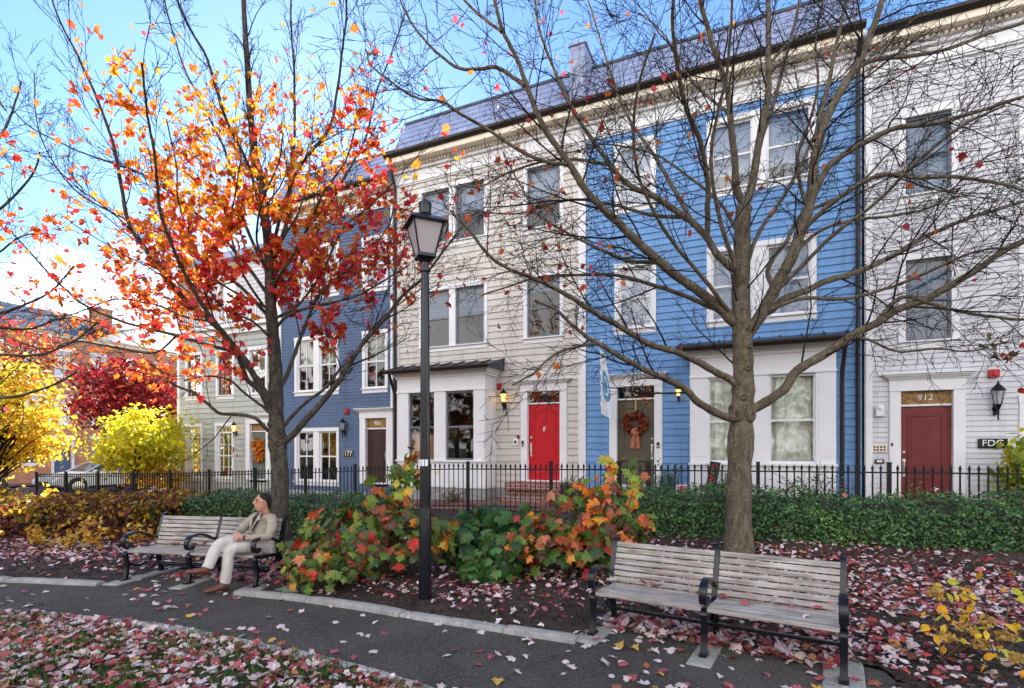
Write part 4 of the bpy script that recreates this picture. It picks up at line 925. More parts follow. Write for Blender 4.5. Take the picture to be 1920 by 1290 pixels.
LEFT_LIMBS=[
 [(-3.44,7.9,0.3,0.134),(-3.43,7.9,1.18,0.119),(-3.46,7.9,1.58,0.113),(-3.48,7.9,1.82,0.109),(-3.49,7.9,2.13,0.104),(-3.5,7.9,2.45,0.099),(-3.5,7.9,2.79,0.094),(-3.53,7.9,3.24,0.087),(-3.57,7.9,3.77,0.08),(-3.59,7.9,4.3,0.072),(-3.61,7.9,4.66,0.068),(-3.66,7.9,5.13,0.062),(-3.73,7.9,5.69,0.055),(-3.82,7.9,6.06,0.051),(-3.89,7.9,6.85,0.043),(-3.93,7.9,7.5,0.038),(-3.97,7.9,8.14,0.034),(-3.99,7.9,8.77,0.032)],
 [(-3.46,7.9,1.7,0.053),(-3.26,7.87,1.82,0.05),(-3.02,7.82,2.07,0.046),(-2.71,7.75,2.38,0.041),(-2.44,7.69,2.68,0.036),(-2.11,7.6,3.13,0.03),(-1.78,7.53,3.47,0.026),(-1.52,7.47,3.77,0.022),(-1.26,7.42,3.96,0.02),(-0.95,7.34,4.3,0.016),(-0.65,7.26,4.64,0.014),(-0.43,7.21,4.83,0.013)],
 [(-3.48,7.9,1.93,0.029),(-3.37,7.94,2.01,0.028),(-3.25,8.01,2.17,0.026),(-3.07,8.1,2.39,0.024),(-2.86,8.18,2.58,0.022),(-2.66,8.3,2.9,0.019),(-2.45,8.4,3.21,0.017),(-2.22,8.53,3.62,0.014),(-1.91,8.67,4.0,0.012),(-1.42,8.85,4.45,0.011)],
 [(-3.5,7.9,2.49,0.035),(-3.39,7.93,2.61,0.033),(-3.26,8.02,3.02,0.029),(-3.17,8.08,3.3,0.027),(-3.07,8.14,3.64,0.024),(-2.96,8.21,3.96,0.021),(-2.66,8.3,4.31,0.018),(-2.27,8.4,4.68,0.015),(-1.96,8.5,5.14,0.013),(-1.85,8.58,5.61,0.012)],
 [(-3.49,7.9,2.29,0.053),(-3.62,7.87,2.44,0.051),(-3.8,7.8,2.83,0.047),(-4.07,7.72,3.23,0.043),(-4.29,7.67,3.47,0.04),(-4.74,7.56,3.9,0.035),(-4.94,7.49,4.23,0.032),(-5.25,7.39,4.69,0.027),(-5.31,7.3,5.21,0.024),(-5.35,7.2,5.78,0.02),(-5.47,7.1,6.25,0.017),(-5.61,7.02,6.66,0.014),(-5.85,6.88,7.25,0.011),(-5.89,6.81,7.59,0.011)],
 [(-3.49,7.9,2.05,0.041),(-3.56,7.79,2.26,0.039),(-3.61,7.68,2.46,0.037),(-3.73,7.57,2.62,0.035),(-3.76,7.38,2.96,0.032),(-3.92,7.13,3.32,0.029),(-4.02,6.94,3.6,0.026),(-4.1,6.62,4.04,0.022),(-4.08,6.32,4.44,0.018),(-3.91,5.96,4.88,0.015),(-3.8,5.67,5.17,0.012),(-3.62,5.32,5.48,0.011)],
 [(-3.48,7.9,1.86,0.032),(-3.6,7.85,1.93,0.03),(-3.78,7.76,2.12,0.027),(-4.12,7.64,2.15,0.023),(-4.22,7.6,2.19,0.021),(-4.33,7.54,2.31,0.02),(-4.45,7.47,2.43,0.018),(-4.65,7.38,2.52,0.016),(-4.87,7.26,2.75,0.013),(-5.14,7.14,2.8,0.012)],
 [(-3.48,7.9,2.05,0.023),(-3.56,7.76,2.22,0.021),(-3.65,7.65,2.33,0.019),(-3.78,7.49,2.47,0.016),(-3.89,7.33,2.6,0.014),(-4.07,7.14,2.6,0.012),(-4.24,6.95,2.5,0.011)],
 [(-3.8,7.8,2.83,0.032),(-3.99,7.83,3.04,0.03),(-4.55,7.88,3.21,0.027),(-4.97,7.92,3.35,0.024),(-5.82,8.01,3.56,0.02),(-6.39,8.06,3.78,0.017),(-6.75,8.1,4.03,0.015),(-7.15,8.15,4.37,0.013),(-7.61,8.21,4.86,0.012),(-8.1,8.27,5.3,0.011)],
 [(-3.61,7.9,4.58,0.029),(-3.65,7.5,5.5,0.023),(-3.79,7.29,5.89,0.021),(-3.87,7.13,6.17,0.019),(-3.9,6.97,6.46,0.017),(-3.93,6.82,6.7,0.016),(-4.03,6.66,6.92,0.014),(-4.08,6.51,7.12,0.013),(-4.04,6.37,7.33,0.013)],
 [(-3.59,7.9,4.19,0.029),(-4.1,8.2,5.1,0.025),(-4.53,8.55,6.27,0.02),(-4.9,8.75,6.97,0.017),(-5.21,8.91,7.54,0.016),(-5.53,9.06,8.06,0.014),(-5.89,9.27,8.89,0.013),(-6.18,9.47,9.71,0.012)],
 [(-3.59,7.9,4.3,0.032),(-3.39,8.08,5.21,0.027),(-3.41,8.22,6.04,0.023),(-3.38,8.31,6.56,0.021),(-3.46,8.5,7.67,0.017),(-3.56,8.61,8.38,0.015),(-3.61,8.74,9.18,0.014)],
 [(-3.59,7.9,4.5,0.029),(-3.24,7.63,5.24,0.024),(-2.99,7.48,5.6,0.022),(-2.72,7.36,5.85,0.02),(-2.49,7.25,6.06,0.018),(-2.32,7.07,6.47,0.016),(-2.21,6.91,6.84,0.014),(-2.1,6.74,7.18,0.013),(-2.1,6.57,7.51,0.012)],
 [(-3.57,7.9,3.77,0.029),(-3.22,8.04,4.39,0.025),(-3.01,8.15,4.92,0.023),(-2.81,8.25,5.45,0.02),(-2.51,8.38,6.1,0.017),(-2.29,8.49,6.67,0.015),(-2.19,8.6,7.33,0.013),(-1.93,8.75,8.22,0.011),(-1.77,8.87,8.93,0.011)],
 [(-3.57,7.9,3.87,0.029),(-4.15,7.99,4.61,0.024),(-4.67,8.06,5.12,0.021),(-5.11,8.11,5.47,0.018),(-5.63,8.16,5.82,0.016),(-6.34,8.23,6.1,0.013),(-6.96,8.29,6.38,0.011),(-7.51,8.34,6.66,0.01),(-7.89,8.39,7.03,0.009)],
 [(-3.56,7.9,3.55,0.029),(-4.13,8.1,4.09,0.026),(-4.82,8.3,4.57,0.022),(-5.63,8.53,5.07,0.019),(-6.57,8.76,5.51,0.016),(-7.46,8.99,6.06,0.013),(-8.24,9.26,7.12,0.011),(-8.57,9.52,8.33,0.009)],
 [(-3.54,7.9,3.4,0.026),(-3.22,7.76,3.6,0.023),(-2.73,7.58,3.67,0.019),(-2.22,7.38,3.72,0.015),(-1.88,7.24,3.83,0.013),(-1.4,7.01,4.04,0.011)],
 [(-4.97,7.92,3.34,0.018),(-5.22,7.79,3.06,0.015),(-5.58,7.65,3.07,0.013),(-6.04,7.46,3.15,0.011),(-6.36,7.31,3.01,0.009),(-6.61,7.19,3.09,0.009)],
 [(-3.57,7.9,3.63,0.023),(-3.76,7.68,3.96,0.019),(-3.87,7.44,4.34,0.016),(-3.83,7.22,4.69,0.013),(-3.62,6.97,5.07,0.01),(-3.43,6.75,5.37,0.009)],
 [(-3.59,7.9,4.03,0.023),(-3.22,7.66,4.34,0.02),(-2.88,7.39,4.69,0.016),(-2.55,7.09,5.06,0.013),(-2.18,6.81,5.33,0.01),(-1.97,6.56,5.59,0.009)],
 [(-3.59,7.9,4.19,0.021),(-3.59,7.49,4.58,0.016),(-3.34,7.1,4.92,0.013),(-2.94,6.68,5.2,0.01),(-2.73,6.34,5.4,0.008)],
 [(-3.56,7.9,3.55,0.023),(-3.08,7.69,3.73,0.02),(-2.59,7.39,4.17,0.016),(-2.28,7.12,4.57,0.012),(-1.86,6.89,4.76,0.01),(-1.46,6.64,4.98,0.009)],
 [(-3.56,7.9,3.71,0.023),(-3.86,7.8,3.84,0.021),(-4.29,7.65,4.11,0.018),(-4.5,7.49,4.58,0.015),(-4.59,7.35,5.04,0.012),(-4.53,7.19,5.54,0.01),(-4.57,7.03,6.01,0.009)],
 [(-3.53,7.9,3.24,0.021),(-3.73,7.62,3.49,0.017),(-3.98,7.37,3.57,0.014),(-4.13,7.0,3.9,0.01),(-4.3,6.72,4.01,0.008)],
 [(-3.59,7.9,4.26,0.021),(-3.51,8.16,4.84,0.017),(-3.35,8.39,5.35,0.014),(-3.3,8.67,6.08,0.01),(-3.33,8.99,6.96,0.008)],
 [(-4.3,7.67,3.48,0.02),(-4.8,7.87,3.59,0.018),(-5.44,8.13,3.85,0.016),(-6.33,8.45,4.02,0.013),(-7.41,8.82,3.86,0.01),(-8.41,9.14,4.04,0.009)],
]
EDGE_LIMBS=[
 [(-8.81,7.4,0.18,0.133),(-8.77,7.4,1.21,0.118),(-8.75,7.4,2.1,0.106),(-8.73,7.4,3.06,0.092),(-8.7,7.4,3.88,0.082),(-8.66,7.4,4.91,0.068),(-8.58,7.4,6.02,0.055),(-8.55,7.4,7.13,0.044)],
 [(-8.73,7.4,2.25,0.04),(-8.16,7.35,2.36,0.034),(-7.43,7.28,2.31,0.027),(-6.95,7.24,2.33,0.022),(-6.55,7.2,2.36,0.018),(-6.08,7.15,2.5,0.014),(-5.77,7.12,2.65,0.012)],
 [(-8.73,7.4,2.84,0.035),(-8.16,7.56,3.17,0.027),(-7.63,7.71,3.51,0.021),(-7.19,7.82,3.73,0.017),(-6.81,7.91,3.99,0.013),(-6.56,8.0,4.38,0.01)],
 [(-8.7,7.4,3.43,0.035),(-7.79,7.22,3.97,0.027),(-7.04,7.04,4.54,0.02),(-6.51,6.92,4.84,0.015),(-6.14,6.83,5.14,0.012),(-5.99,6.76,5.38,0.01)],
 [(-8.72,7.4,3.14,0.029),(-8.23,7.77,3.52,0.023),(-7.75,8.07,3.47,0.018),(-7.42,8.25,3.47,0.015),(-7.08,8.43,3.68,0.013),(-6.65,8.64,3.65,0.01)],
 [(-8.67,7.4,4.17,0.035),(-8.1,7.64,5.17,0.025),(-7.66,7.82,5.96,0.018),(-7.46,7.94,6.58,0.014),(-7.4,8.05,7.21,0.012)],
 [(-8.7,7.4,2.69,0.029),(-7.68,7.11,2.72,0.024),(-6.67,6.81,2.85,0.019),(-5.92,6.57,2.81,0.016),(-5.27,6.35,2.93,0.013),(-4.81,6.16,3.14,0.01)],
 [(-8.67,7.4,4.32,0.029),(-7.79,7.15,5.3,0.021),(-7.13,6.99,5.78,0.016),(-6.73,6.87,6.19,0.013),(-6.47,6.81,5.95,0.012)],
 [(-8.7,7.4,3.73,0.029),(-8.01,7.49,4.2,0.021),(-7.41,7.56,4.38,0.015),(-7.0,7.61,4.7,0.011),(-6.65,7.65,4.79,0.009)],
]
# ------------------------------------------------------------------ trees in the bed (limbs: x, y, z, radius)
def rot_from(d):
    d = d/np.linalg.norm(d); a = np.array([0, 0, 1.0]) if abs(d[2]) < .9 else np.array([1.0, 0, 0])
    u = np.cross(d, a); u /= np.linalg.norm(u); return u, np.cross(d, u)
def branch_path(p, d, L, k, up, wob, g):
    pts = [p]; d = d/np.linalg.norm(d)
    for i in range(k):
        d = d + g.normal(0, wob, 3) + np.array([0, 0, up]); d /= np.linalg.norm(d); pts.append(pts[-1]+d*L/k)
    return np.array(pts)
def spawn(path, rads, tw, g, step, Lr, rr, up, lvl, tips, t0=.15, minr=.0034, wob=.115, dens=1.0, side=(26, 54)):
    seg = np.linalg.norm(np.diff(path, axis=0), axis=1); cum = np.concatenate([[0], np.cumsum(seg)]); tot = cum[-1]
    s = tot*t0 + step*g.uniform(.2, 1)
    flip = g.uniform(0, 2*np.pi)
    while s < tot:
        i = min(np.searchsorted(cum, s)-1, len(seg)-1); f = (s-cum[i])/max(seg[i], 1e-6)
        p = path[i]*(1-f)+path[i+1]*f; r = rads[i]*(1-f)+rads[i+1]*f; d = path[i+1]-path[i]; d = d/np.linalg.norm(d)
        u, w = rot_from(d); flip += 2.4+g.normal(0, .5); an = math.radians(g.uniform(*side))
        nd = d*math.cos(an)+(u*math.cos(flip)+w*math.sin(flip))*math.sin(an)
        L = g.uniform(*Lr)*(1.1-.55*s/tot)
        r1 = min(max(r*rr*g.uniform(.7, 1.1), minr), r*.8+.001, .015)
        k = 5 if lvl == 0 else 4 if lvl == 1 else 3
        q = branch_path(p, nd, L, k, up, wob, g)
        rad = np.linspace(r1, max(minr*.8, r1*.35), k+1)
        tw.add(q, rad, 5 if r1 > .014 else 3)
        tips.append((q, lvl))
        if lvl < 2: spawn(q, rad, tw, g, step*(.52 if lvl == 0 else .55), (Lr[0]*.42, Lr[1]*.42), .6, up, lvl+1, tips, .2, minr, wob*1.15, dens, side)
        s += step*g.uniform(.6, 1.4)/dens
def limb_mesh(limbs, n0=14):
    tb = Tubes(); out = []
    for li, lm in enumerate(limbs):
        A = np.array(lm, float); k = 5
        P = []; Rr = []
        for c in range(4):
            pass
        S = smooth_line([tuple(a) for a in A], k)
        P = S[:, :3]; Rr = np.maximum(S[:, 3], .004)
        if li == 0:                                           # root flare and a knobbly trunk
            t = np.arange(len(P)); Rr = Rr*(1+.04*np.sin(t*1.7)+.03*np.sin(t*3.1))
            Rr[:2] *= [1.22, 1.08]; Rr = Rr*(1+.20*np.exp(-((P[:, 2]-1.74)/.17)**2)+.08*np.exp(-((P[:, 2]-2.45)/.14)**2))
        else:
            jit = np.cumsum(rng.normal(0, .006, P.shape), 0); jit -= jit[0]; P = P+jit*.6
            Rr = Rr*(1+.05*np.sin(np.arange(len(P))*2.1+li)); Rr[0] *= 1.15
        tb.add(P, Rr, n0 if Rr[0] > .08 else 9 if Rr[0] > .03 else 6); out.append((P, Rr))
    return tb, out
def knots(root, P, Rr, mat, spots):
    for t, ang, s in spots:
        mb = MB()
        i = int(t*(len(P)-1)); d = Vector((math.cos(ang), math.sin(ang), 0)); c = Vector(P[i])+d*Rr[i]*.86
        prof = [(s*1.0, -.03), (s*.95, .02), (s*.7, .045), (s*.42, .042), (s*.3, .025), (.002, .02)]
        vs = []; u = d.cross(Vector((0, 0, 1))); w = Vector((0, 0, 1))
        for r, z in prof:
            for j in range(10):
                a = 2*math.pi*j/10; vs.append(c+u*math.cos(a)*r+w*math.sin(a)*r*1.1+d*z)
        mb.add(vs, [(i_*10+j, i_*10+(j+1) % 10, (i_+1)*10+(j+1) % 10, (i_+1)*10+j) for i_ in range(5) for j in range(10)])
        mb.build('knot', mat, root, smooth=True)

def make_tree(name, label, cat, limbs, bark, seed, step, Lr, dens_fn=None, pal_fn=None, n_leaf=0, size=(.07, .13), up=.02, dens=1.0, minr=.0034, t0=.22, templates=None, side=(26, 54)):
    g = np.random.default_rng(seed)
    b = limbs[0][0]; root = empty(name, b[:3]); tag(root, label, cat, 'maple trees in the beds')
    tb, out = limb_mesh(limbs); trunk = tb.build('trunk', bark, root)
    tw = Tubes(); tips = []
    for i, (P, Rr) in enumerate(out):
        spawn(P, Rr, tw, g, step, Lr, .42, up, 0, tips, t0 if i else .5, minr, dens=dens, side=side)
    tw.build('crown', M['twig'], root)
    if n_leaf:
        C = np.concatenate([q[1:] for q, l in tips if l >= 1])
        if isinstance(dens_fn, list):                          # leaves cling to the twigs nearest the places that kept their foliage
            from mathutils.kdtree import KDTree
            kd = KDTree(len(C))
            for q_, c_ in enumerate(C): kd.insert((c_[0], c_[1]*.12, c_[2]), q_)
            kd.balance(); ww = np.array([q_[4]*q_[2]*q_[3] for q_ in dens_fn]); comp = g.choice(len(dens_fn), n_leaf, p=ww/ww.sum()); idx = []
            yc = limbs[0][0][1]
            for k_ in comp:
                q_ = dens_fn[k_]; near = kd.find_n((q_[0]+g.normal(0, .71)*q_[2], (yc+g.normal(0, .8))*.12, q_[1]+g.normal(0, .71)*q_[3]), 7); idx.append(near[g.integers(0, 7)][1])
            idx = np.array(idx)
        else:
            w = dens_fn(C); w = w/w.sum(); idx = g.choice(len(C), n_leaf, p=w)
        P = C[idx]+g.normal(0, .05, (n_leaf, 3)); P[:, 2] -= .03
        nn = g.normal(0, 1, (n_leaf, 3)); nn[:, 2] += .35; nn[:, 1] -= .35
        leaves('foliage', templates or [MAPLE, MAPLE_CURL, MAPLE_FOLD, BROAD], P, nn, g.uniform(*size, n_leaf), pal_fn(P, g), M['leaf'], root, hang=.9)
    return root, out

GOLD = np.array([(.86, .42, .03), (.84, .30, .02), (.80, .22, .02), (.85, .50, .06)])
ORNG = np.array([(.84, .24, .03), (.78, .17, .03), (.82, .30, .06), (.62, .11, .03)])
CRIM = np.array([(.70, .055, .04), (.78, .10, .04), (.74, .08, .12), (.58, .04, .04)])
def left_pal(P, g):
    hh = P[:, 2]; dx = P[:, 0]+3.9
    a = np.clip((hh-3.9)/1.3, 0, 1)*np.clip(1.0-np.maximum(np.abs(dx-.2)-.7, 0)*.8, .06, .62)
    r = g.uniform(0, 1, len(P)); k = g.integers(0, 4, len(P))
    c = np.where((r < a)[:, None], GOLD[k], np.where((g.uniform(0, 1, len(P)) < np.clip(.25+.5*a+(dx < -.1)*.45, 0, .9))[:, None], ORNG[k], CRIM[k]))
    return np.clip(c*g.uniform(.8, 1.15, (len(P), 1)), 0, .95)
def gauss(C, cx, cz, sx, sz): return np.exp(-((C[:, 0]-cx)/sx)**2-((C[:, 2]-cz)/sz)**2)
LEFT_LEAVES = [(-5.2, 6.5, .24, .8, 1.3), (-4.95, 5.3, .36, .8, 1.2), (-3.75, 4.95, .95, .85, 1.7), (-3.55, 6.2, .8, .8, .55), (-6.1, 4.9, .28, .45, 1.1), (-4.3, 3.85, 1.1, .5, 1.0), (-4.5, 2.8, .9, .24, .7),
               (-2.5, 4.6, .7, .6, 1.35), (-1.75, 4.9, .32, .55, 1.3), (-2.13, 6.2, .22, .65, 1.1), (-3.1, 3.55, .4, .28, 1.0), (-5.9, 3.9, .7, .5, .45), (-3.3, 4.3, .9, .5, 1.3), (-3.8, 5.2, 2.4, 1.9, .07)]
tl, tl_out = make_tree('maple_tree', 'maple with orange and crimson leaves behind the bench with the seated man', 'tree', LEFT_LIMBS, M['bark_l'], 21, .25, (.5, 1.5),
          LEFT_LEAVES, left_pal, 6000, (.055, .12), up=.05, dens=1.0, minr=.0036, side=(18, 46))
knots(tl, *tl_out[0], M['bark_l'], [(.16, -1.2, .05), (.22, -2.2, .045), (.12, -.6, .04)])
def right_pal(P, g):
    pal = np.array([(.58, .12, .03), (.66, .05, .05), (.70, .20, .04), (.40, .05, .03), (.72, .10, .12)])
    return pal[g.integers(0, 5, len(P))]*g.uniform(.8, 1.2, (len(P), 1))
def right_dens(C):
    return .35+1.5*gauss(C, .4, 5.0, 1.6, 2.0)+1.2*gauss(C, -.6, 4.4, .7, 1.0)
tr, tr_out = make_tree('maple_tree', 'nearly bare maple with spreading limbs behind the empty bench', 'tree', RIGHT_LIMBS, M['bark_r'], 8, .29, (.6, 2.0),
          right_dens, right_pal, 300, (.055, .11), up=.006, dens=1.1, minr=.0036)
knots(tr, *tr_out[0], M['bark_r'], [(.30, -1.0, .10), (.305, -2.4, .09), (.37, -1.9, .06), (.44, -1.6, .05), (.50, -1.3, .055), (.58, -1.2, .05), (.33, -.2, .11), (.33, 3.3, .11)])
# the last brown leaves on a low twig
P = np.array([(6.25, 7.0, 3.12), (6.30, 7.0, 2.98), (6.36, 7.02, 2.86), (6.52, 7.0, 2.83), (6.46, 7.05, 3.05), (6.15, 6.95, 3.0), (6.58, 7.0, 2.88)])
leaves('foliage', [MAPLE_CURL, MAPLE_FOLD], P, rng.normal(size=(7, 3)), .12, pick_colors(7, [(.16, .10, .03), (.22, .15, .05)]), M['leaf'], tr, hang=2)
def edge_pal(P, g): return np.concatenate([CRIM, ORNG])[g.integers(0, 8, len(P))]*g.uniform(.85, 1.15, (len(P), 1))
make_tree('maple_tree', 'maple at the left edge reaching in with thin red leaved boughs', 'tree', EDGE_LIMBS, M['bark_l'], 33, .28, (.5, 1.2),
          lambda C: .1+gauss(C, -6.9, 4.6, .9, .8), edge_pal, 280, (.06, .11), up=.02)

# ------------------------------------------------------------------ background trees: limbs plus leaves gathered in clumps
def clump_tree(name, label, base, h, rad, crown_z, pal, seed, n, size, group, trunk_r=.08, flat=.8, nclump=46, shape=None, bark=None, w=None, clump=.34, tmpl=None):
    g = np.random.default_rng(seed); z0 = ground(*base); b = np.array([*base, z0]); root = empty(name, b); tag(root, label, 'tree', group)
    tw = Tubes(); top = b+np.array([g.normal(0, .1), 0, h*.8])
    tp = np.array([b+(top-b)*t+g.normal(0, .04, 3)*(t > 0) for t in np.linspace(0, 1, 7)]); tw.add(tp, np.linspace(trunk_r, trunk_r*.25, 7), 9); tw.build('trunk', bark or M['bark_l'], root)
    cc = []; bt = Tubes(); c0 = b+np.array([0, 0, crown_z])
    while len(cc) < nclump:
        v = g.uniform(-1, 1, 3)
        if .16 < (v**2).sum() < 1: cc.append(c0+v*np.array([rad, rad, rad*flat])*(shape(v) if shape else 1))
    cc = np.array(cc)
    for c in cc:
        t = np.clip((c[2]-b[2])/h*.62, .12, .95); p = b+(top-b)*t; m = (p+c)/2+g.normal(0, .12, 3)+np.array([0, 0, .15]); bt.add(np.array([p, m, c]), [trunk_r*.35, trunk_r*.2, .008], 4)
    bt.build('crown', M['twig'], root)
    k = g.integers(0, nclump, n); cs = clump*g.uniform(.6, 1.3, nclump)
    P = cc[k]+g.normal(0, 1, (n, 3))*cs[k][:, None]*rad*np.array([.75, .75, .5])
    nn = (P-c0)+g.normal(0, .7*rad, (n, 3)); nn[:, 2] += .4*rad
    tone = g.uniform(.75, 1.2, nclump)[k][:, None]
    col = np.clip(pick_colors(n, pal, w)*tone, 0, .95)
    leaves('foliage', tmpl or [OVAL, BROAD, MAPLE_CURL], P, nn, g.uniform(*size, n), col, M['leaf'], root, hang=.5)
    return root
YEL = [(.90, .70, .05), (.92, .78, .09), (.88, .58, .04), (.74, .40, .05)]
G_ = 'autumn trees beyond the bench'
clump_tree('yellow_tree', 'tall golden yellow tree left of the parked car', (-12.7, 13.0), 4.3, 1.5, 2.45, YEL, 3, 6500, (.08, .15), G_, .09, 1.05, 70, clump=.22)
clump_tree('yellow_tree', 'small lime yellow tree behind the iron fence', (-12.8, 18.2), 2.9, 1.35, 2.0, [(.72, .70, .03), (.80, .76, .05), (.60, .62, .03), (.84, .66, .04)], 4, 5200, (.09, .16), G_, .045, .8, 52, clump=.24)
clump_tree('red_tree', 'dark crimson tree rising behind the lime yellow tree', (-17.6, 25.5), 6.6, 2.6, 4.1, [(.30, .02, .03), (.42, .03, .035), (.20, .015, .02), (.5, .05, .04)], 5, 6500, (.14, .24), G_, .14, .85, 64, clump=.24)
clump_tree('yellow_shrub', 'low orange yellow bush at the foot of the sage house', (-12.6, 18.9), .9, .75, .75, [(.82, .50, .04), (.74, .32, .04), (.70, .58, .05)], 6, 1300, (.09, .15), G_, .02, .6, 22)
clump_tree('red_tree', 'red topped tree in front of the brick building at the left edge', (-16.6, 17.5), 6.2, 1.3, 5.1, [(.45, .03, .05), (.55, .08, .05), (.7, .35, .05)], 7, 700, (.1, .17), G_, .1, .8, 30)
clump_tree('oak_tree', 'far reddish oak beyond the side street', (-22, 48), 9, 4.5, 5.5, [(.30, .07, .04), (.36, .12, .05), (.22, .05, .04)], 9, 5000, (.25, .4), G_, .2, .9, 60)
for q, (x, y, s) in enumerate([(-17.5, 58, 1.0), (-46, 62, 1.2)]):
    clump_tree('oak_tree', ['grey brown oak far off behind the sage house', 'bronze oak far off behind the brick building'][q], (x, y), 9*s, 4.5*s, 5.5*s, [(.22, .13, .08), (.28, .12, .06), (.16, .10, .06)], 12+q, 3500, (.3, .5), G_, .2, .9, 50)

# ------------------------------------------------------------------ hedges
def hedge(name, label, a, b, depth, height, n, size, pal, seed, w=None, mat='leaf_gloss', patch=None, group='clipped hedges before the fence', tmpl=None, wav=.14):
    """from a to b along its front foot, depth metres back"""
    g = np.random.default_rng(seed); a = np.array(a, float); b = np.array(b, float); L = np.linalg.norm(b-a); t = (b-a)/L; nb = np.array([-t[1], t[0]])
    mid = (a+b)/2+nb*depth/2; root = empty(name, (mid[0], mid[1], ground(*mid))); tag(root, label, 'hedge', group)
    hf = height if callable(height) else (lambda u: height)
    def place(u, v, hh): 
        q = a+t*u*L+nb*v*depth
        return np.array([q[0], q[1], ground(*q)+hh])
    # solid inner mass; shade between the leaves is put into its dark colour
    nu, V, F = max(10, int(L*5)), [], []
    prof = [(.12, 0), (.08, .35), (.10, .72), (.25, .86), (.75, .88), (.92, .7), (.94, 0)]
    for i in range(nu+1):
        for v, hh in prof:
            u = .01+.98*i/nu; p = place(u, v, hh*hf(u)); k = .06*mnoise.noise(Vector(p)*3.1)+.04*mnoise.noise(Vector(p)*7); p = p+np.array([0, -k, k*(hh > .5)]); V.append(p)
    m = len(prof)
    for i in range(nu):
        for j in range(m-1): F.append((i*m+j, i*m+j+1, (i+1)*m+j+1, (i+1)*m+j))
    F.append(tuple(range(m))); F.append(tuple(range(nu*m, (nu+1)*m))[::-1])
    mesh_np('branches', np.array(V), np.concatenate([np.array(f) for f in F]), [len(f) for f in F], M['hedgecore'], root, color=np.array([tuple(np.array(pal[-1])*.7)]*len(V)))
    P = []; NN = []
    fr = g.uniform(0, 1, n); 
    for i in range(n):
        u = g.uniform(0, 1); r = fr[i]; H = hf(u)
        if r < .52: v = g.normal(.05, .05); hh = g.uniform(.02, .98)*H; v += .10*max(0, hh/H-.75)*4*.5; nv = (-nb[0], -nb[1], .35)
        elif r < .92: v = g.uniform(0, 1); hh = H*(1.0-.10*(abs(v-.5)*2)**3)+g.normal(0, .025); nv = (-nb[0]*.3, -nb[1]*.3, 1)
        elif r < .96: u = g.normal(0, .01); v = g.uniform(0, 1); hh = g.uniform(0, 1)*H; nv = (-t[0], -t[1], .3)
        else: u = g.normal(1, .01); v = g.uniform(0, 1); hh = g.uniform(0, 1)*H; nv = (t[0], t[1], .3)
        p = place(u, v, hh); k = wav*(mnoise.noise(Vector(p)*2.3)+.6*mnoise.noise(Vector(p)*6.1)); p = p+np.array([-nb[0]*k*.6, -nb[1]*k*.6, k*(hh/H)])
        P.append(p); NN.append(nv)
    P = np.array(P); NN = np.array(NN)+g.normal(0, .55, (n, 3))
    col = pick_colors(n, pal, w, .3)
    if patch is not None: col = patch(P, col, g)
    else: col = np.clip(col*(1+.45*vnoise(P, 1.6)[:, None]+.25*vnoise(P, 5.0)[:, None])*np.where(vnoise(P, 2.7) > .42, 1, 0)[:, None]*np.array([1.5, 1.25, 1.0])+np.where(vnoise(P, 2.7) > .42, 0, 1)[:, None]*col, 0, .9)
    leaves('foliage', tmpl or OVAL, P, NN, g.uniform(*size, n), col, M[mat], root)
    return root
m_, nt_, out_ = newmat('hedge_inner_shade'); L_ = nt_.links.new
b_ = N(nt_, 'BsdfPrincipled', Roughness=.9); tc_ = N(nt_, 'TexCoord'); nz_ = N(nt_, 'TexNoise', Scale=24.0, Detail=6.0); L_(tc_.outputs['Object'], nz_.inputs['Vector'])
L_(ramp(nt_, nz_.outputs['Fac'], [(.35, (.012, .014, .008)), (.65, (.05, .045, .025))]), b_.inputs['Base Color']); L_(b_.outputs[0], out_.inputs['Surface']); M['hedgecore'] = m_  # dark tones paint the shade inside the hedge
GREEN = [(.038, .115, .030), (.058, .165, .040), (.095, .22, .052), (.026, .075, .026)]
hedge('evergreen_hedge', 'long dark green clipped hedge behind the empty bench', (1.75, 8.85), (8.6, 6.1), 1.25, lambda u: .54+.04*math.sin(u*9), 21000, (.038, .066), GREEN, 41)
hedge('evergreen_hedge', 'dark green hedge behind the seated man and maple trunk', (-6.45, 10.2), (-2.35, 9.3), 1.5, lambda u: .68+.04*math.sin(u*7), 11000, (.04, .07), [(.035, .10, .02), (.05, .14, .03), (.075, .17, .035), (.02, .06, .02)], 42)
def autumn(P, col, g):
    a = vnoise(P, 1.7)+g.normal(0, .35, len(P)); hi = (P[:, 2] > .40)
    pal = np.array([(.30, .09, .035), (.20, .045, .045), (.14, .07, .04), (.42, .18, .03), (.08, .12, .03), (.30, .22, .03)])
    k = np.digitize(a, [-.6, -.25, .05, .4, .75]); c = pal[k]
    c = np.where((hi & (g.uniform(0, 1, len(P)) < .33))[:, None], np.array([(.70, .42, .03)])*g.uniform(.6, 1.2, (len(P), 1)), c)
    return np.clip(c*g.uniform(.5, 1.05, (len(P), 1)), 0, .9)
hedge('autumn_hedge', 'broad hedge turned orange, russet and yellow left of the benches', (-13.2, 10.4), (-6.5, 9.4), 2.3, lambda u: .62+.06*math.sin(u*8+1), 15000, (.06, .11), [(.4, .15, .04), (.2, .09, .04), (.09, .06, .03)], 43, mat='leaf', patch=autumn, wav=.16, tmpl=[OVAL, BROAD])
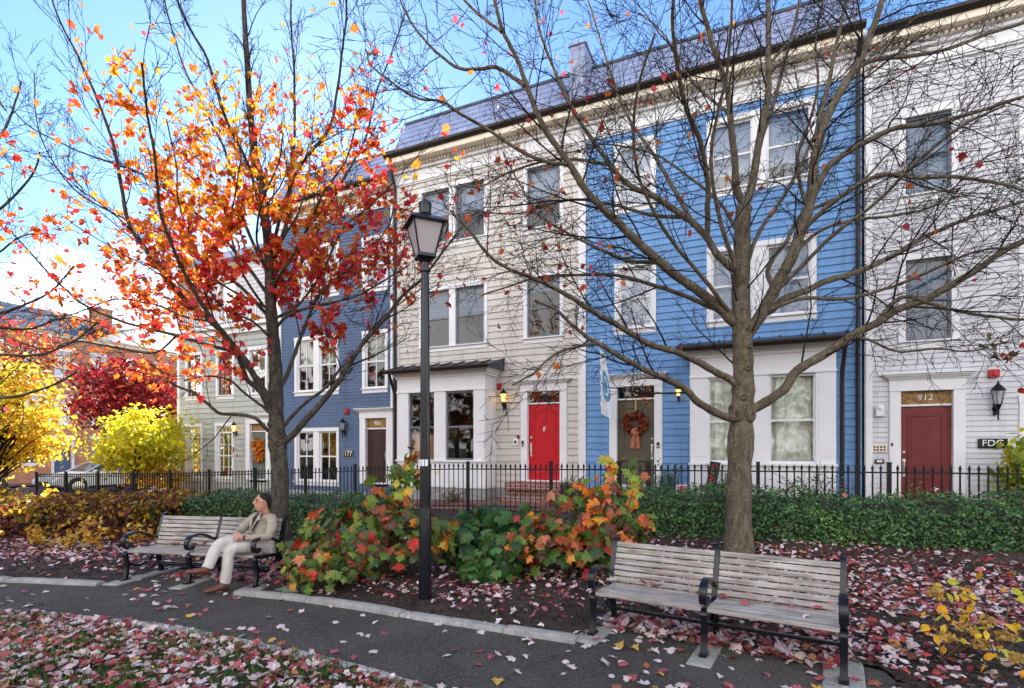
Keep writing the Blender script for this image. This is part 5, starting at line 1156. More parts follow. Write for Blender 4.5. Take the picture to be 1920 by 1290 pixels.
def low_plant(label, cells, n, size, pal, seed, hgt, group):
    g = np.random.default_rng(seed); c = np.array(cells, float); mx, my = c[:, 0].mean(), c[:, 1].mean()
    root = empty('low_shrub', (mx, my, ground(mx, my))); tag(root, label, 'shrub', group)
    tb = Tubes(); P = []
    for x, y, s in cells:
        z = ground(x, y)
        for k in range(7):
            q = branch_path(np.array([x, y, z]), np.array([g.normal(0, .6), g.normal(0, .6), 1]), s*g.uniform(.6, 1.1), 4, .02, .2, g); tb.add(q, [.007, .006, .005, .004, .003], 4)
            P += [q[2], q[3], q[4]]
    P = np.array(P); k = g.integers(0, len(P), n); tb.build('stems', M['stem'], root)
    Q = P[k]+g.normal(0, .06, (n, 3)); Q[:, 2] = np.maximum(Q[:, 2], .03)
    leaves('foliage', [OVAL, BROAD], Q, g.normal(0, .6, (n, 3))+np.array([0, -.3, .8]), g.uniform(*size, n), pick_colors(n, pal), M['leaf'], root, hang=.4)
    return root
low_plant('straggling yellow leaved shrubs along the foot of the autumn hedge', [(-9.6, 9.1, .45), (-8.7, 8.9, .4), (-7.9, 8.85, .38), (-7.2, 8.7, .45), (-6.7, 8.55, .5), (-10.4, 9.3, .45), (-6.2, 8.9, .55)], 760, (.05, .09), [(.74, .44, .04), (.66, .30, .05), (.78, .58, .1)], 51, .4, None)
# dense yellow growth under the golden tree
low_plant('bank of yellow bushes beneath the golden tree', [(-11.2+.55*i, 11.9+.4*math.sin(i*2.2)+.3*i*0, .75) for i in range(-3, 3)], 2200, (.07, .12), YEL, 52, .7, None)

# ------------------------------------------------------------------ oakleaf hydrangeas and other shrubs with big lobed leaves
def hydrangea(label, c, rx, ry, h, n, pal, w, seed, size=(.10, .205), tall=None, lean=0):
    g = np.random.default_rng(seed); z0 = ground(*c); root = empty('oakleaf_shrub', (c[0], c[1], z0)); tag(root, label, 'shrub', 'big leaved shrubs by the lamp post')
    tb = Tubes(); P = []; NN = []
    for k in range(46):
        a = g.uniform(0, 2*np.pi); r = math.sqrt(g.uniform(0, 1)); end = np.array([c[0]+rx*r*math.cos(a), c[1]+ry*r*math.sin(a), z0+h*(1-.62*r**2.2)*g.uniform(.72, 1.08)])
        st = np.array([c[0]+rx*.25*r*math.cos(a), c[1]+ry*.25*r*math.sin(a), z0]); m = (st+end)/2+np.array([0, 0, .12*h])
        tb.add(smooth_line([tuple(st), tuple(m), tuple(end)], 3), np.linspace(.011, .005, 7), 5)
        # leaves in opposite pairs along the upper stem and round the tip
        for t in (.55, .75, .9, 1.0, 1.0): P.append(st+(end-st)*t+np.array([0, 0, .10*h*(1-t)])+g.normal(0, .07, 3)); NN.append((np.array([*(end[:2]-np.array(c)), .5*h]))+g.normal(0, .3, 3))
    for (x, y, z) in (tall or []):
        st = np.array([c[0]+(x-c[0])*.6, c[1]+(y-c[1])*.6, z0+.3]); end = np.array([x, y, z]); tb.add(np.array([st, (st+end)/2+g.normal(0, .03, 3), end]), [.01, .008, .005], 5)
        for t in (.72, .84, .93, 1, 1, 1): P.append(st+(end-st)*t+g.normal(0, .05, 3)); NN.append(g.normal(0, .5, 3)+np.array([0, -.6, .5]))
    tb.build('stems', M['stem'], root)
    P = np.array(P); NN = np.array(NN); k = g.integers(0, len(P), max(0, n-len(P)))
    Q = np.concatenate([P, P[k]+g.normal(0, .09, (len(k), 3))]); QN = np.concatenate([NN, NN[k]+g.normal(0, .35, (len(k), 3))])
    Q[:, 2] = np.maximum(Q[:, 2], z0+.06)
    QN = unit(QN)+np.array([0, -.35, .25])+g.normal(0, .25, Q.shape)
    col = pick_colors(len(Q), pal, w, .25)
    nt = 6*len(tall or [])
    if nt: col[len(P)-nt:len(P)] = pick_colors(nt, [(.42, .48, .05), (.30, .42, .06), (.62, .52, .06)])
    leaves('foliage', [OAK, OAK_FOLD, OAK, MAPLE_CURL], Q, QN, g.uniform(*size, len(Q)), col, M['leaf_big'], root, hang=.7)
    return root
OAKPAL = [(.085, .17, .03), (.15, .25, .035), (.05, .11, .03), (.48, .04, .03), (.70, .22, .03), (.16, .07, .045), (.40, .10, .035), (.70, .36, .05), (.62, .24, .12)]
hydrangea('large mound of green, red and orange lobed leaves left of the lamp post', (-1.75, 6.9), 1.0, .72, .98, 760, OAKPAL, [5, 4.5, 3, 1.1, 1.2, 2.4, 1.4, .9, .6], 61, tall=[(-1.52, 7.2, 1.30), (-1.40, 7.25, 1.38)])
hydrangea('trailing low lobed leaf shrub spilling onto the kerb left of the lamp post', (-2.25, 6.25), .55, .38, .62, 330, OAKPAL, [5, 5, 2, .5, .7, 3, 1, .8, .4], 62, size=(.08, .15))
hydrangea('dark green lobed leaf shrub behind the lamp post', (-.35, 7.6), .72, .5, .74, 360, [(.035, .11, .035), (.05, .15, .045), (.025, .08, .035), (.10, .2, .04)], [3, 3, 2, 1], 63, size=(.15, .24))
hydrangea('large mound of orange and green lobed leaves left of the empty bench', (.95, 7.05), 1.02, .7, 1.0, 800, OAKPAL, [4, 3.5, 2.5, .5, 2.6, 2, 2.2, 1.0, 1.4], 64, tall=[(1.30, 7.1, 1.43), (1.62, 7.0, 1.22)])
hydrangea('small dark green lobed plant low in the bed beside the lamp post', (-.30, 6.6), .36, .25, .34, 90, [(.06, .17, .04), (.09, .22, .05), (.04, .11, .03)], [1, 1, 1], 65, size=(.12, .2))
def bush(name, label, base, rx, h, n, size, pal, seed, w=None, group=None, mat='leaf_gloss', tmpl=None, z=None, flowers=None):
    g = np.random.default_rng(seed); z0 = ground(*base) if z is None else z; root = empty(name, (*base, z0)); tag(root, label, 'shrub', group)
    tb = Tubes(); T = []
    for k in range(26):
        e = np.array([base[0]+g.normal(0, .45)*rx, base[1]+g.normal(0, .4)*rx, z0+h*g.uniform(.45, 1)]); s = np.array([base[0]+g.normal(0, .05), base[1]+g.normal(0, .05), z0]); m = (s+e)/2+g.normal(0, .06, 3)
        q = smooth_line([tuple(s), tuple(m), tuple(e)], 3); tb.add(q, np.linspace(.009, .003, len(q)), 4); T += list(q[2:])
    T = np.array(T); k = g.integers(0, len(T), n); tb.build('stems', M['stem'], root)
    leaves('foliage', tmpl or OVAL, T[k]+g.normal(0, .1*rx, (n, 3)), g.normal(0, .6, (n, 3))+np.array([0, -.4, .6]), g.uniform(*size, n), pick_colors(n, pal, w, .3), M[mat], root, hang=.3)
    if flowers: leaves('flowers', BROAD, T[g.integers(0, len(T), flowers[0])]+np.array([0, -.05, .05]), g.normal(0, .4, (flowers[0], 3))+np.array([0, -1, .3]), .07, pick_colors(flowers[0], [flowers[1]]), M['leaf'], root)
    return root
bush('lime_shrub', 'lime yellow leafy shrub beside the maroon door', FW(10.35, .55, 0)[:2], .75, 1.45, 620, (.11, .20), [(.46, .50, .03), (.56, .58, .05), (.30, .40, .03), (.18, .28, .03)], 71, mat='leaf')
bush('rose_bush', 'leggy rose bush with pink blooms before the papered bay', FW(5.35, 1.25, 0)[:2], .55, .85, 300, (.05, .085), GREEN, 72, flowers=(9, (.62, .04, .08)))
bush('rose_bush', 'taller thin rose bush at the right corner of the papered bay', FW(7.0, 1.3, 0)[:2], .75, 1.05, 360, (.045, .08), [(.06, .14, .04), (.10, .20, .05), (.16, .24, .05)], 73)
bush('potted_shrub', 'dark green rounded shrub right of the olive door', FW(4.15, .95, 0)[:2], .55, 1.0, 900, (.04, .07), GREEN, 74)
bush('garden_plant', 'small dark plant right of the red door', FW(1.95, .8, 0)[:2], .35, .65, 200, (.05, .08), GREEN, 75)
bush('garden_plant', 'thin yellowing plant in front of the maroon door', FW(8.45, 1.3, 0)[:2], .3, .62, 120, (.05, .08), [(.25, .25, .05), (.12, .2, .04)], 76, mat='leaf')
bush('garden_plant', 'low weeds at the foot of the white bay', FW(-1.0, 1.3, 0)[:2], .5, .35, 160, (.05, .09), [(.18, .2, .05), (.3, .2, .06), (.1, .15, .04)], 77, mat='leaf')
bush('garden_shrub', 'dark green shrub on the steps of the brick building', (-24.7, 35.5), 1.1, 1.4, 420, (.18, .28), GREEN, 78)
# yellow leaved hydrangea with dried flower heads, lower right
def yellow_hydrangea():
    g = np.random.default_rng(81); root = empty('hydrangea_shrub', (3.45, 4.15, .02)); tag(root, 'sparse yellow leaved shrub with dried flower heads right of the empty bench', 'shrub')
    tb = Tubes(); P = []; heads = []
    base = [(3.45, 4.2, .02), (3.6, 4.25, .02), (3.3, 4.1, .02), (3.75, 4.1, .02)]
    ends = [(3.34, 4.2, 0.5), (3.7, 4.3, 0.54), (3.62, 4.2, 0.44), (4.02, 4.3, 0.54), (3.44, 4.1, 0.38), (3.25, 4.0, 0.35), (3.18, 4.05, 0.34), (3.22, 3.95, 0.23), (3.38, 3.95, 0.29), (3.55, 4.0, 0.33), (3.65, 3.95, 0.23), (3.87, 4.1, 0.32), (3.43, 3.9, 0.19), (3.48, 3.85, 0.17), (3.63, 3.85, 0.11), (3.49, 4.2, 0.54), (3.84, 4.0, 0.25)]
    hd = {0, 7, 8, 9, 10, 12, 14}
    for i, e in enumerate(ends):
        q = np.array(e); b = np.array(base[i % 4]); m = (b+q)/2+g.normal(0, .05, 3)+np.array([0, 0, .06]); tb.add(smooth_line([tuple(b), tuple(m), tuple(q)], 4), np.linspace(.007, .003, 9), 5)
        for k in range(4): P.append(q+g.normal(0, .06, 3)+np.array([0, 0, -.02]))
        if i in hd: heads.append(q+np.array([0, 0, .03]))
    tb.build('stems', M['stem'], root); P = np.array(P); n = len(P)
    leaves('foliage', [OVAL, OVAL, BROAD], P, g.normal(0, .5, (n, 3))+np.array([0, -.6, .5]), g.uniform(.05, .10, n), pick_colors(n, [(.86, .52, .03), (.90, .62, .04), (.62, .58, .06), (.84, .42, .03)]), M['leaf'], root, hang=.4)
    for h in heads:
        H = h+unit(g.normal(size=(70, 3)))*np.array([.07, .07, .045])*g.uniform(.5, 1, (70, 1))
        leaves('flower_head', BROAD, H, unit(H-h)+g.normal(0, .4, H.shape), g.uniform(.018, .032, 70), pick_colors(70, [(.62, .34, .10), (.66, .42, .14), (.5, .28, .09), (.55, .45, .1)]), M['leaf'], root)
yellow_hydrangea()
# ------------------------------------------------------------------ iron fence (its own line, parallel to the fronts)
FT = math.atan(.44); FCT, FST = math.cos(FT), math.sin(FT)
def FP(s): return (s*FCT, 11.1-s*FST)
def fence_top(s):
    x = s*FCT
    return np.interp(x, [-16, -9.7, -6, -1.7, 2, 7, 9], [.81, .98, 1.13, 1.32, 1.36, 1.395, 1.40])
def picket(mb, s, top, bot, r=.009):
    x, y = FP(s)
    mb.box(x-r, x+r, y-r, y+r, bot, top-.10)
    mb.lathe([(.010, -.105), (.020, -.10), (.020, -.092), (.010, -.085), (.024, -.062), (.019, -.035), (.006, -.012), (.011, -.006), (.001, .004)], 6, (x, y, top))
def rail(mb, s0, s1, f, h=.012, d=.011):
    (x0, y0), (x1, y1) = FP(s0), FP(s1); z0, z1 = f(s0), f(s1)
    n = Vector((FST, FCT, 0))*d
    vs = []
    for (x, y, z) in ((x0, y0, z0), (x1, y1, z1)):
        for sgn, dz in ((-1, -h), (1, -h), (1, h), (-1, h)): vs.append((x+n.x*sgn, y+n.y*sgn, z+dz))
    mb.add(vs, [(0, 1, 2, 3), (7, 6, 5, 4), (0, 4, 5, 1), (1, 5, 6, 2), (2, 6, 7, 3), (3, 7, 4, 0)])
def post(s, parent, extra=.03, r=.030, round_=False):
    mb = MB(); x, y = FP(s); g = ground(x, y)-.2; t = fence_top(s)+extra
    M3 = Matrix.Rotation(-FT, 3, 'Z')
    if round_: mb.lathe([(r, g), (r, t-.02), (r*.7, t), (.002, t+.008)], 14, (x, y, 0))
    else:
        mb.obox((x, y, (g+t)/2), (2*r, 2*r, t-g), M3); mb.obox((x, y, t+.008), (2*r+.014, 2*r+.014, .016), M3)
    return mb.build('post', M['iron'], parent, bevel=.003, seg=1)
def fence(label, posts, double=False):
    x, y = FP((posts[0]+posts[-1])/2); root = empty('iron_fence', (x, y, ground(x, y))); tag(root, label, 'fence', 'runs of black iron fence')
    for s in posts: post(s, root)
    for a, b in zip(posts, posts[1:]):
        mb = MB(); n = max(2, round((b-a)/.1145))
        for k in range(1, n): 
            s = a+(b-a)*k/n; x, y = FP(s); picket(mb, s, fence_top(s), ground(x, y)-.02)
        rail(mb, a, b, lambda s: fence_top(s)-.12)
        rail(mb, a, b, lambda s: ground(*FP(s))+.12)
        if double: rail(mb, a, b, lambda s: fence_top(s)-.045, .008)
        mb.build('picket_panel', M['iron'], root)
    return root
fence('left run of black iron fence from the yellow tree to the seated man', [-17.8, -16.05, -14.3, -12.55, -10.83, -9.18, -7.43], True)
fence('middle run of black iron fence between the left maple and the gate', [-7.40, -5.66, -4.10, -2.57, -1.04, .86, 2.22])
fence('right run of black iron fence behind the long evergreen hedge', [2.80, 4.65, 6.54, 8.45, 10.4])
def gate():
    x, y = FP(2.5); root = empty('iron_gate', (x, y, ground(x, y))); tag(root, 'narrow black iron gate opposite the olive door', 'gate')
    mb = MB()
    for s in (2.27, 2.75):
        xx, yy = FP(s); mb.obox((xx, yy, (ground(xx, yy)+fence_top(s))/2+.03), (.032, .032, fence_top(s)-ground(xx, yy)+.04), Matrix.Rotation(-FT, 3, 'Z'))
    rail(mb, 2.27, 2.75, lambda s: fence_top(s)+.045, .014); rail(mb, 2.27, 2.75, lambda s: ground(*FP(s))+.1)
    rail(mb, 2.27, 2.75, lambda s: fence_top(s)-.13)
    mb.build('frame', M['iron'], root)
    pk = MB()
    for k in range(1, 4): picket(pk, 2.27+.12*k, fence_top(2.5)-.02, ground(*FP(2.5))+.1)
    pk.build('picket_panel', M['iron'], root)
    l = MB(); xx, yy = FP(2.72); l.lathe([(.02, -.05), (.025, 0), (.02, .02)], 8, (xx-.02, yy-.02, .95), 'y'); l.build('latch', M['iron'], root)
gate()

# ------------------------------------------------------------------ lamp post
def lamp_post():
    root = empty('lamp_post', (-.945, 5.80, .02)); tag(root, 'tall black lamp post with a tapered four sided lantern', 'street lamp')
    b = MB(); b.lathe([(.078, -.3), (.078, .0), (.073, .35), (.068, 1.0), (.065, 1.02), (.064, 1.06), (.060, 1.6), (.046, 3.72), (.043, 3.76)], 24); p = b.build('post', M['black'], None, smooth=True)
    c = MB(); c.lathe([(.050, 3.75), (.062, 3.76), (.062, 3.80), (.045, 3.81), (.045, 3.86), (.08, 3.885), (.085, 3.90)], 20); c.build('collar', M['black'], None, smooth=True)
    def sq(prof, mat, name, a0=math.pi/4+.42, cap=True, smooth=False):
        m = MB(); m.lathe(prof, 4, (0, 0, 0), 'z', a0); return m.build(name, mat, None, smooth=smooth, bevel=.004)
    r2 = math.sqrt(2)
    sq([(.085*r2, 3.895), (.105*r2, 3.91), (.105*r2, 3.945), (.09*r2, 3.955)], M['black'], 'lantern_base')
    g = MB(); g.lathe([(.088*r2, 3.955), (.168*r2, 4.29)], 4, (0, 0, 0), 'z', math.pi/4+.42); gl = g.build('lamp_glass', M['frosted'], None)
    f = MB()
    for j in range(4):
        a = math.pi/4+.42+j*math.pi/2; f.tube([(.094*r2*math.cos(a), .094*r2*math.sin(a), 3.945), (.172*r2*math.cos(a), .172*r2*math.sin(a), 4.30)], .011, 6)
    f.build('lantern_frame', M['black'], None)
    sq([(.168*r2, 4.285), (.215*r2, 4.29), (.218*r2, 4.305), (.15*r2, 4.36), (.10*r2, 4.385), (.06*r2, 4.40)], M['black'], 'lantern_roof')
    h = MB(); h.lathe([(.05, 4.385), (.055, 4.41), (.068, 4.42), (.073, 4.50), (.078, 4.535), (.072, 4.55), (.04, 4.565), (.002, 4.57)], 16); h.build('finial', M['black'], None, smooth=True)
    s = MB()
    for k in range(12):
        a, b_ = -2.5+1.6*k/12, -2.5+1.6*(k+1)/12; r = .0635
        if k in (3, 7): continue
        s.add([(r*math.cos(a), r*math.sin(a), 1.525), (r*math.cos(b_), r*math.sin(b_), 1.525), (r*math.cos(b_), r*math.sin(b_), 1.60), (r*math.cos(a), r*math.sin(a), 1.60)], [(0, 1, 2, 3)])
    s.build('sticker', M['white'], None)
    root.scale = (.94, .94, .945)
    for o in list(COL.objects):
        if o.parent is None and o.type == 'MESH' and o.name.split('.')[0] in ('post', 'collar', 'lantern_base', 'lamp_glass', 'lantern_frame', 'lantern_roof', 'finial', 'sticker') : o.parent = root
M['frosted'] = lampglass('frosted_lamp_glass', (.52, .47, .47), .75, 0)
lamp_post()

# ------------------------------------------------------------------ benches (local: x along, y to the back, z up)
def make_bench(L):
    root = empty('park_bench')
    xs = [0, L/2, L]
    def frame(x):
        m = MB(); w = .024
        def strap(pts, th, wd=w, n=4):
            """flat iron strap in the y-z plane"""
            P = smooth_line(pts, n); k = len(P); vs = []
            for i, (y, z) in enumerate(P):
                t = P[min(i+1, k-1)]-P[max(i-1, 0)]; t = t/np.linalg.norm(t); nn = np.array([-t[1], t[0]])
                thi = th[0]+(th[1]-th[0])*i/(k-1) if isinstance(th, tuple) else th
                for sx, sn in ((-1, -1), (1, -1), (1, 1), (-1, 1)): q = np.array([y, z])+nn*thi*sn; vs.append((x+wd*sx, q[0], q[1]))
            fs = [(i*4+j, i*4+(j+1) % 4, (i+1)*4+(j+1) % 4, (i+1)*4+j) for i in range(k-1) for j in range(4)]
            m.add(vs, fs+[(3, 2, 1, 0), ((k-1)*4, (k-1)*4+1, (k-1)*4+2, (k-1)*4+3)])
        strap([(-.015, 0), (.005, .10), (.012, .20), (-.005, .28), (-.01, .325), (.03, .345)], (.020, .018))
        strap([(.03, .335), (.18, .325), (.36, .315), (.43, .335), (.47, .42), (.52, .58), (.555, .70), (.585, .745), (.615, .75)], (.020, .016))
        strap([(.42, .33), (.47, .24), (.50, .12), (.535, 0)], .020)
        strap([(.01, .21), (.10, .16), (.22, .15), (.34, .19), (.43, .28)], .013, .018)
        m.box(x-.03, x+.03, -.07, .05, 0, .018); m.box(x-.03, x+.03, .49, .60, 0, .018)
        f = m.build('end_frame', M['black'], root, bevel=.006)
        m = MB()
        strap([(.475, .46), (.38, .475), (.28, .53), (.16, .565), (.05, .565), (-.025, .53), (-.045, .47), (-.03, .42), (.01, .405), (.05, .42), (.055, .45)], (.013, .013), .030, 6)
        m.build('armrest', M['black'], f, bevel=.006)
    for x in xs: frame(x)
    def back(a, b):
        m = MB(); prof = [(.470, .385), (.486, .437), (.503, .489), (.520, .541), (.536, .593), (.551, .645), (.565, .697)]
        for i, (y, z) in enumerate(prof):
            Mx = Matrix.Rotation(R(-16.5), 3, 'X'); m.obox(((a+b)/2+.001*i, y-.03, z+.012), (b-a-.004*(i % 2), .024, .045), Mx)
        return m.build('backrest', M['wood'], root, bevel=.005)
    def seat(a, b):
        m = MB()
        for i, (y, z) in enumerate([(.025, .358), (.10, .365), (.165, .362), (.23, .356), (.295, .350), (.36, .347), (.42, .352)]):
            wd = .075 if i == 0 else .055
            Mx = Matrix.Rotation(R(10 if i == 0 else -2), 3, 'X'); m.obox(((a+b)/2, y, z), (b-a-.003*(i % 2), wd, .032 if i == 0 else .026), Mx)
        return m.build('seat', M['wood'], root, bevel=.006)
    for a, b in ((xs[0]+.022, xs[1]-.022), (xs[1]+.022, xs[2]-.022)): back(a, b); seat(a, b)
    m = MB(); m.box(.0, L, .255, .285, .165, .185); m.box(0, L, .43, .45, .10, .12); m.build('stretcher', M['black'], root, bevel=.003)
    return root
g_b = 'park benches beside the path'
b1 = tag(make_bench(1.80), 'weathered slatted bench with black arms holding the seated man', 'bench', g_b)
b2 = copy_tree(b1); tag(b2, 'empty weathered slatted bench with black arms in the right foreground', 'bench', g_b)
b1.location = (-4.79, 6.62, .022); b1.rotation_euler[2] = -math.atan2(.33, 1.75)
b2.location = (.715, 4.70, .022); b2.rotation_euler[2] = -math.atan2(.97, 1.60); b2.scale = (1.042, 1.0, 1.0)
def slab(loc, rz, w, l, h=.022):
    m = MB(); m.box(-w/2, w/2, -.22, l-.22, -.06, h); o = m.build('bench_footing', M['concrete'], None, bevel=.012); o.location = loc; o.rotation_euler[2] = rz; return tag(o, kind='structure')
for k, l, w in ((0, .98, .22), (.5, .75, .18), (1, 1.02, .26)):
    a = b1.rotation_euler[2]; slab((b1.location.x+1.8*k*math.cos(a), b1.location.y+1.8*k*math.sin(a), 0), a, w, l, .022 if k != .5 else .018)
    a = b2.rotation_euler[2]; slab((b2.location.x+1.876*k*math.cos(a), b2.location.y+1.876*k*math.sin(a), 0), a, w, l, .022 if k != .5 else .018)

# ------------------------------------------------------------------ the seated man
def skin(name, J, E, mat, parent, levels=2, root=None, vox=0, it=4):
    names = list(J); me = bpy.data.meshes.new(name); me.from_pydata([J[n][:3] for n in names], [(names.index(a), names.index(b)) for a, b in E], [])
    o = bpy.data.objects.new(name, me); put(o, parent); me.materials.append(mat)
    s = o.modifiers.new('skin', 'SKIN'); s.use_smooth_shade = True
    sv = me.skin_vertices[0].data
    for i, n in enumerate(names):
        r = J[n][3:]; sv[i].radius = (r[0], r[1] if len(r) > 1 else r[0]); sv[i].use_root = (n == (root or names[0]))
    u = o.modifiers.new('sub', 'SUBSURF'); u.levels = levels; u.render_levels = levels
    if vox:
        r = o.modifiers.new('remesh', 'REMESH'); r.mode = 'VOXEL'; r.voxel_size = vox; r.use_smooth_shade = True
        q = o.modifiers.new('smooth', 'SMOOTH'); q.factor = .5; q.iterations = it
        tx = bpy.data.textures.new('cloth_folds', 'CLOUDS'); tx.noise_scale = .11; tx.noise_depth = 3
        d = o.modifiers.new('folds', 'DISPLACE'); d.texture = tx; d.strength = .022; d.mid_level = .5
    return o
def head_shape(hp):
    """face as one displaced ball: tapering jaw, brow, sockets, nose, lips, chin"""
    nu, nv = 48, 40; vs = []; fs = []
    G = lambda a, s_: math.exp(-(a/s_)**2)
    for i in range(nv+1):
        ph = -math.pi/2+math.pi*i/nv
        for j in range(nu):
            th = 2*math.pi*j/nu; cf, cs_, u = math.cos(ph)*math.cos(th), math.cos(ph)*math.sin(th), math.sin(ph)
            f, s_, z = .098*cf, .077*cs_, .118*u
            if z < 0: s_ *= 1+.30*z/.118; f = f*(1+.10*z/.118)+(.012*(-z/.118) if f > 0 else .030*(-z/.118))
            if f > .02:
                f += .027*G(s_, .013)*(G(z+.016, .016) if z < -.016 else G(z+.016, .034)) + .006*G(z-.040, .012)*G(s_, .05) - .011*(G(s_-.031, .015)+G(s_+.031, .015))*G(z-.018, .012) + .008*G(s_, .026)*G(z+.054, .008) - .004*G(s_, .03)*G(z+.040, .006) + .011*G(s_, .024)*G(z+.092, .016)
            vs.append(hp(f-.012, s_, z+.006))
    for i in range(nv):
        for j in range(nu): fs.append((i*nu+j, i*nu+(j+1) % nu, (i+1)*nu+(j+1) % nu, (i+1)*nu+j))
    return vs, fs
M['skin'] = plain('skin', (.50, .25, .16), .5, var=.08, scale=14)
M['hair'] = plain('black_hair', (.012, .010, .009), .5, var=.4, scale=60, bump=.6, bscale=90)
M['jacket'] = plain('beige_blazer', (.34, .295, .235), .85, var=.10, scale=24, bump=.25, bscale=160)
M['shirt'] = plain('black_shirt', (.012, .012, .013), .8)
M['trouser'] = plain('cream_trousers', (.52, .485, .44), .85, var=.08, scale=9, bump=.5, bscale=22)
M['leather'] = plain('brown_leather', (.13, .045, .025), .3, var=.3, scale=16, coat=.3)
M['sole'] = plain('dark_sole', (.02, .016, .013), .6)
def man():
    H = np.array([-3.108, 6.632, .972]); fw = unit(np.array([-.80, -.58, .12])); upv = unit(np.array([.08, .10, 1.0])); sd = unit(np.cross(fw, upv)); upv = np.cross(sd, fw)
    def hp(f, s, u): return tuple(H+fw*f+sd*s+upv*u)          # head frame: forward, the man's right, up
    J = {'pelvis': (-3.10, 6.66, .46, .07, .06), 'belly': (-3.10, 6.70, .60, .07, .055), 'chest': (-3.10, 6.735, .72, .075, .055), 'neck': (-3.085, 6.70, .835, .052),
         'throat': hp(-.035, 0, -.085)+(.046,), 'jawback': hp(-.03, 0, -.045)+(.05, .05), 'skull': hp(-.025, 0, .01)+(.05, .05),

         'ear_r0': hp(-.012, .066, -.002)+(.012,), 'ear_r': hp(-.022, .084, .008)+(.016, .010), 'ear_l0': hp(-.012, -.066, -.002)+(.012,), 'ear_l': hp(-.022, -.084, .008)+(.016, .010),
         'shl': (-2.975, 6.61, .775, .03), 'ell': (-2.94, 6.435, .587, .022), 'wrl': (-3.14, 6.285, .595, .026, .020), 'pal': (-3.205, 6.265, .600, .030, .016),
         'shr': (-3.255, 6.78, .77, .022), 'elr': (-3.39, 6.605, .61, .022), 'wrr': (-3.30, 6.36, .60, .026, .020), 'par': (-3.25, 6.30, .615, .030, .016)}
    E = [('pelvis', 'belly'), ('belly', 'chest'), ('chest', 'neck'), ('neck', 'throat'), ('throat', 'jawback'), ('jawback', 'skull'), 
         ('skull', 'ear_r0'), ('ear_r0', 'ear_r'), ('skull', 'ear_l0'), ('ear_l0', 'ear_l'), ('chest', 'shl'), ('shl', 'ell'), ('ell', 'wrl'), ('wrl', 'pal'), ('chest', 'shr'), ('shr', 'elr'), ('elr', 'wrr'), ('wrr', 'par')]
    # fingers: five on each palm, folded over the other hand
    for side, c, d, across in (('l', np.array([-3.205, 6.265, .600]), unit(np.array([-.9, .25, .05])), np.array([.0, .12, 1.0])), ('r', np.array([-3.25, 6.30, .615]), unit(np.array([.35, -.85, -.15])), np.array([.5, .15, 1.0]))):
        across = unit(across-d*(across@d)); nrm = np.cross(d, across)
        if side == 'l': nrm = -nrm if nrm[1] > 0 else nrm
        for i, (off, ln) in enumerate(((.026, .062), (.009, .072), (-.008, .068), (-.024, .052))):
            b0 = c+d*.020+across*off; k1 = b0+d*ln*.42+nrm*.006; k2 = k1+d*ln*.32-across*.006+nrm*-.012; k3 = k2+d*ln*.16-across*.012-nrm*.018
            for nm, q, r in (('a', b0, .0098), ('b', k1, .0092), ('c', k2, .0084), ('d', k3, .007)): J[f'{side}{i}{nm}'] = tuple(q)+(r,)
            E += [('pal' if side == 'l' else 'par', f'{side}{i}a'), (f'{side}{i}a', f'{side}{i}b'), (f'{side}{i}b', f'{side}{i}c'), (f'{side}{i}c', f'{side}{i}d')]
        t0 = c-d*.012+across*.032; t1 = t0+d*.03+across*.018; t2 = t1+d*.026+across*.004
        for nm, q, r in (('a', t0, .012), ('b', t1, .0105), ('c', t2, .008)): J[f'{side}t{nm}'] = tuple(q)+(r,)
        E += [('pal' if side == 'l' else 'par', f'{side}ta'), (f'{side}ta', f'{side}tb'), (f'{side}tb', f'{side}tc')]
    root = empty('person', (-3.2, 6.4, .0)); tag(root, 'seated man in beige blazer, cream trousers and brown shoes, legs crossed, hands clasped', 'person')
    tmp = skin('body', J, E, M['skin'], None, 2, 'pelvis'); dg = bpy.context.evaluated_depsgraph_get(); dg.update()
    ev = tmp.evaluated_get(dg).to_mesh(); mb = MB(); mb.add([tuple(v.co) for v in ev.vertices], [tuple(p.vertices) for p in ev.polygons]); bpy.data.objects.remove(tmp)
    mb.add(*head_shape(hp))
    body = mb.build('body', M['skin'], root, smooth=True); r = body.modifiers.new('remesh', 'REMESH'); r.mode = 'VOXEL'; r.voxel_size = .0042; r.use_smooth_shade = True
    q = body.modifiers.new('smooth', 'SMOOTH'); q.factor = .5; q.iterations = 2
    # blazer: torso with open front, sleeves
    c = np.array
    J = {'hem': (-3.075, 6.625, .385, .185, .165), 'waist': (-3.10, 6.69, .55, .135, .12), 'chest': (-3.108, 6.735, .69, .145, .125), 'yoke': (-3.10, 6.735, .775, .105, .09), 'collar': (-3.08, 6.715, .850, .060, .056),
         'shl': (-2.965, 6.60, .785, .070), 'arl': (-2.925, 6.50, .69, .062), 'ell': (-2.94, 6.43, .585, .058), 'fal': (-3.03, 6.345, .59, .050), 'cul': (-3.125, 6.295, .597, .038),
         'shr': (-3.265, 6.795, .78, .066), 'arr': (-3.345, 6.71, .69, .060), 'elr': (-3.395, 6.61, .61, .055), 'far': (-3.36, 6.49, .603, .047), 'cur': (-3.31, 6.385, .602, .037)}
    skin('blazer', J, [('hem', 'waist'), ('waist', 'chest'), ('chest', 'yoke'), ('yoke', 'collar'), ('yoke', 'shl'), ('shl', 'arl'), ('arl', 'ell'), ('ell', 'fal'), ('fal', 'cul'), ('yoke', 'shr'), ('shr', 'arr'), ('arr', 'elr'), ('elr', 'far'), ('far', 'cur')], M['jacket'], root, 2, 'chest', .010, 5)
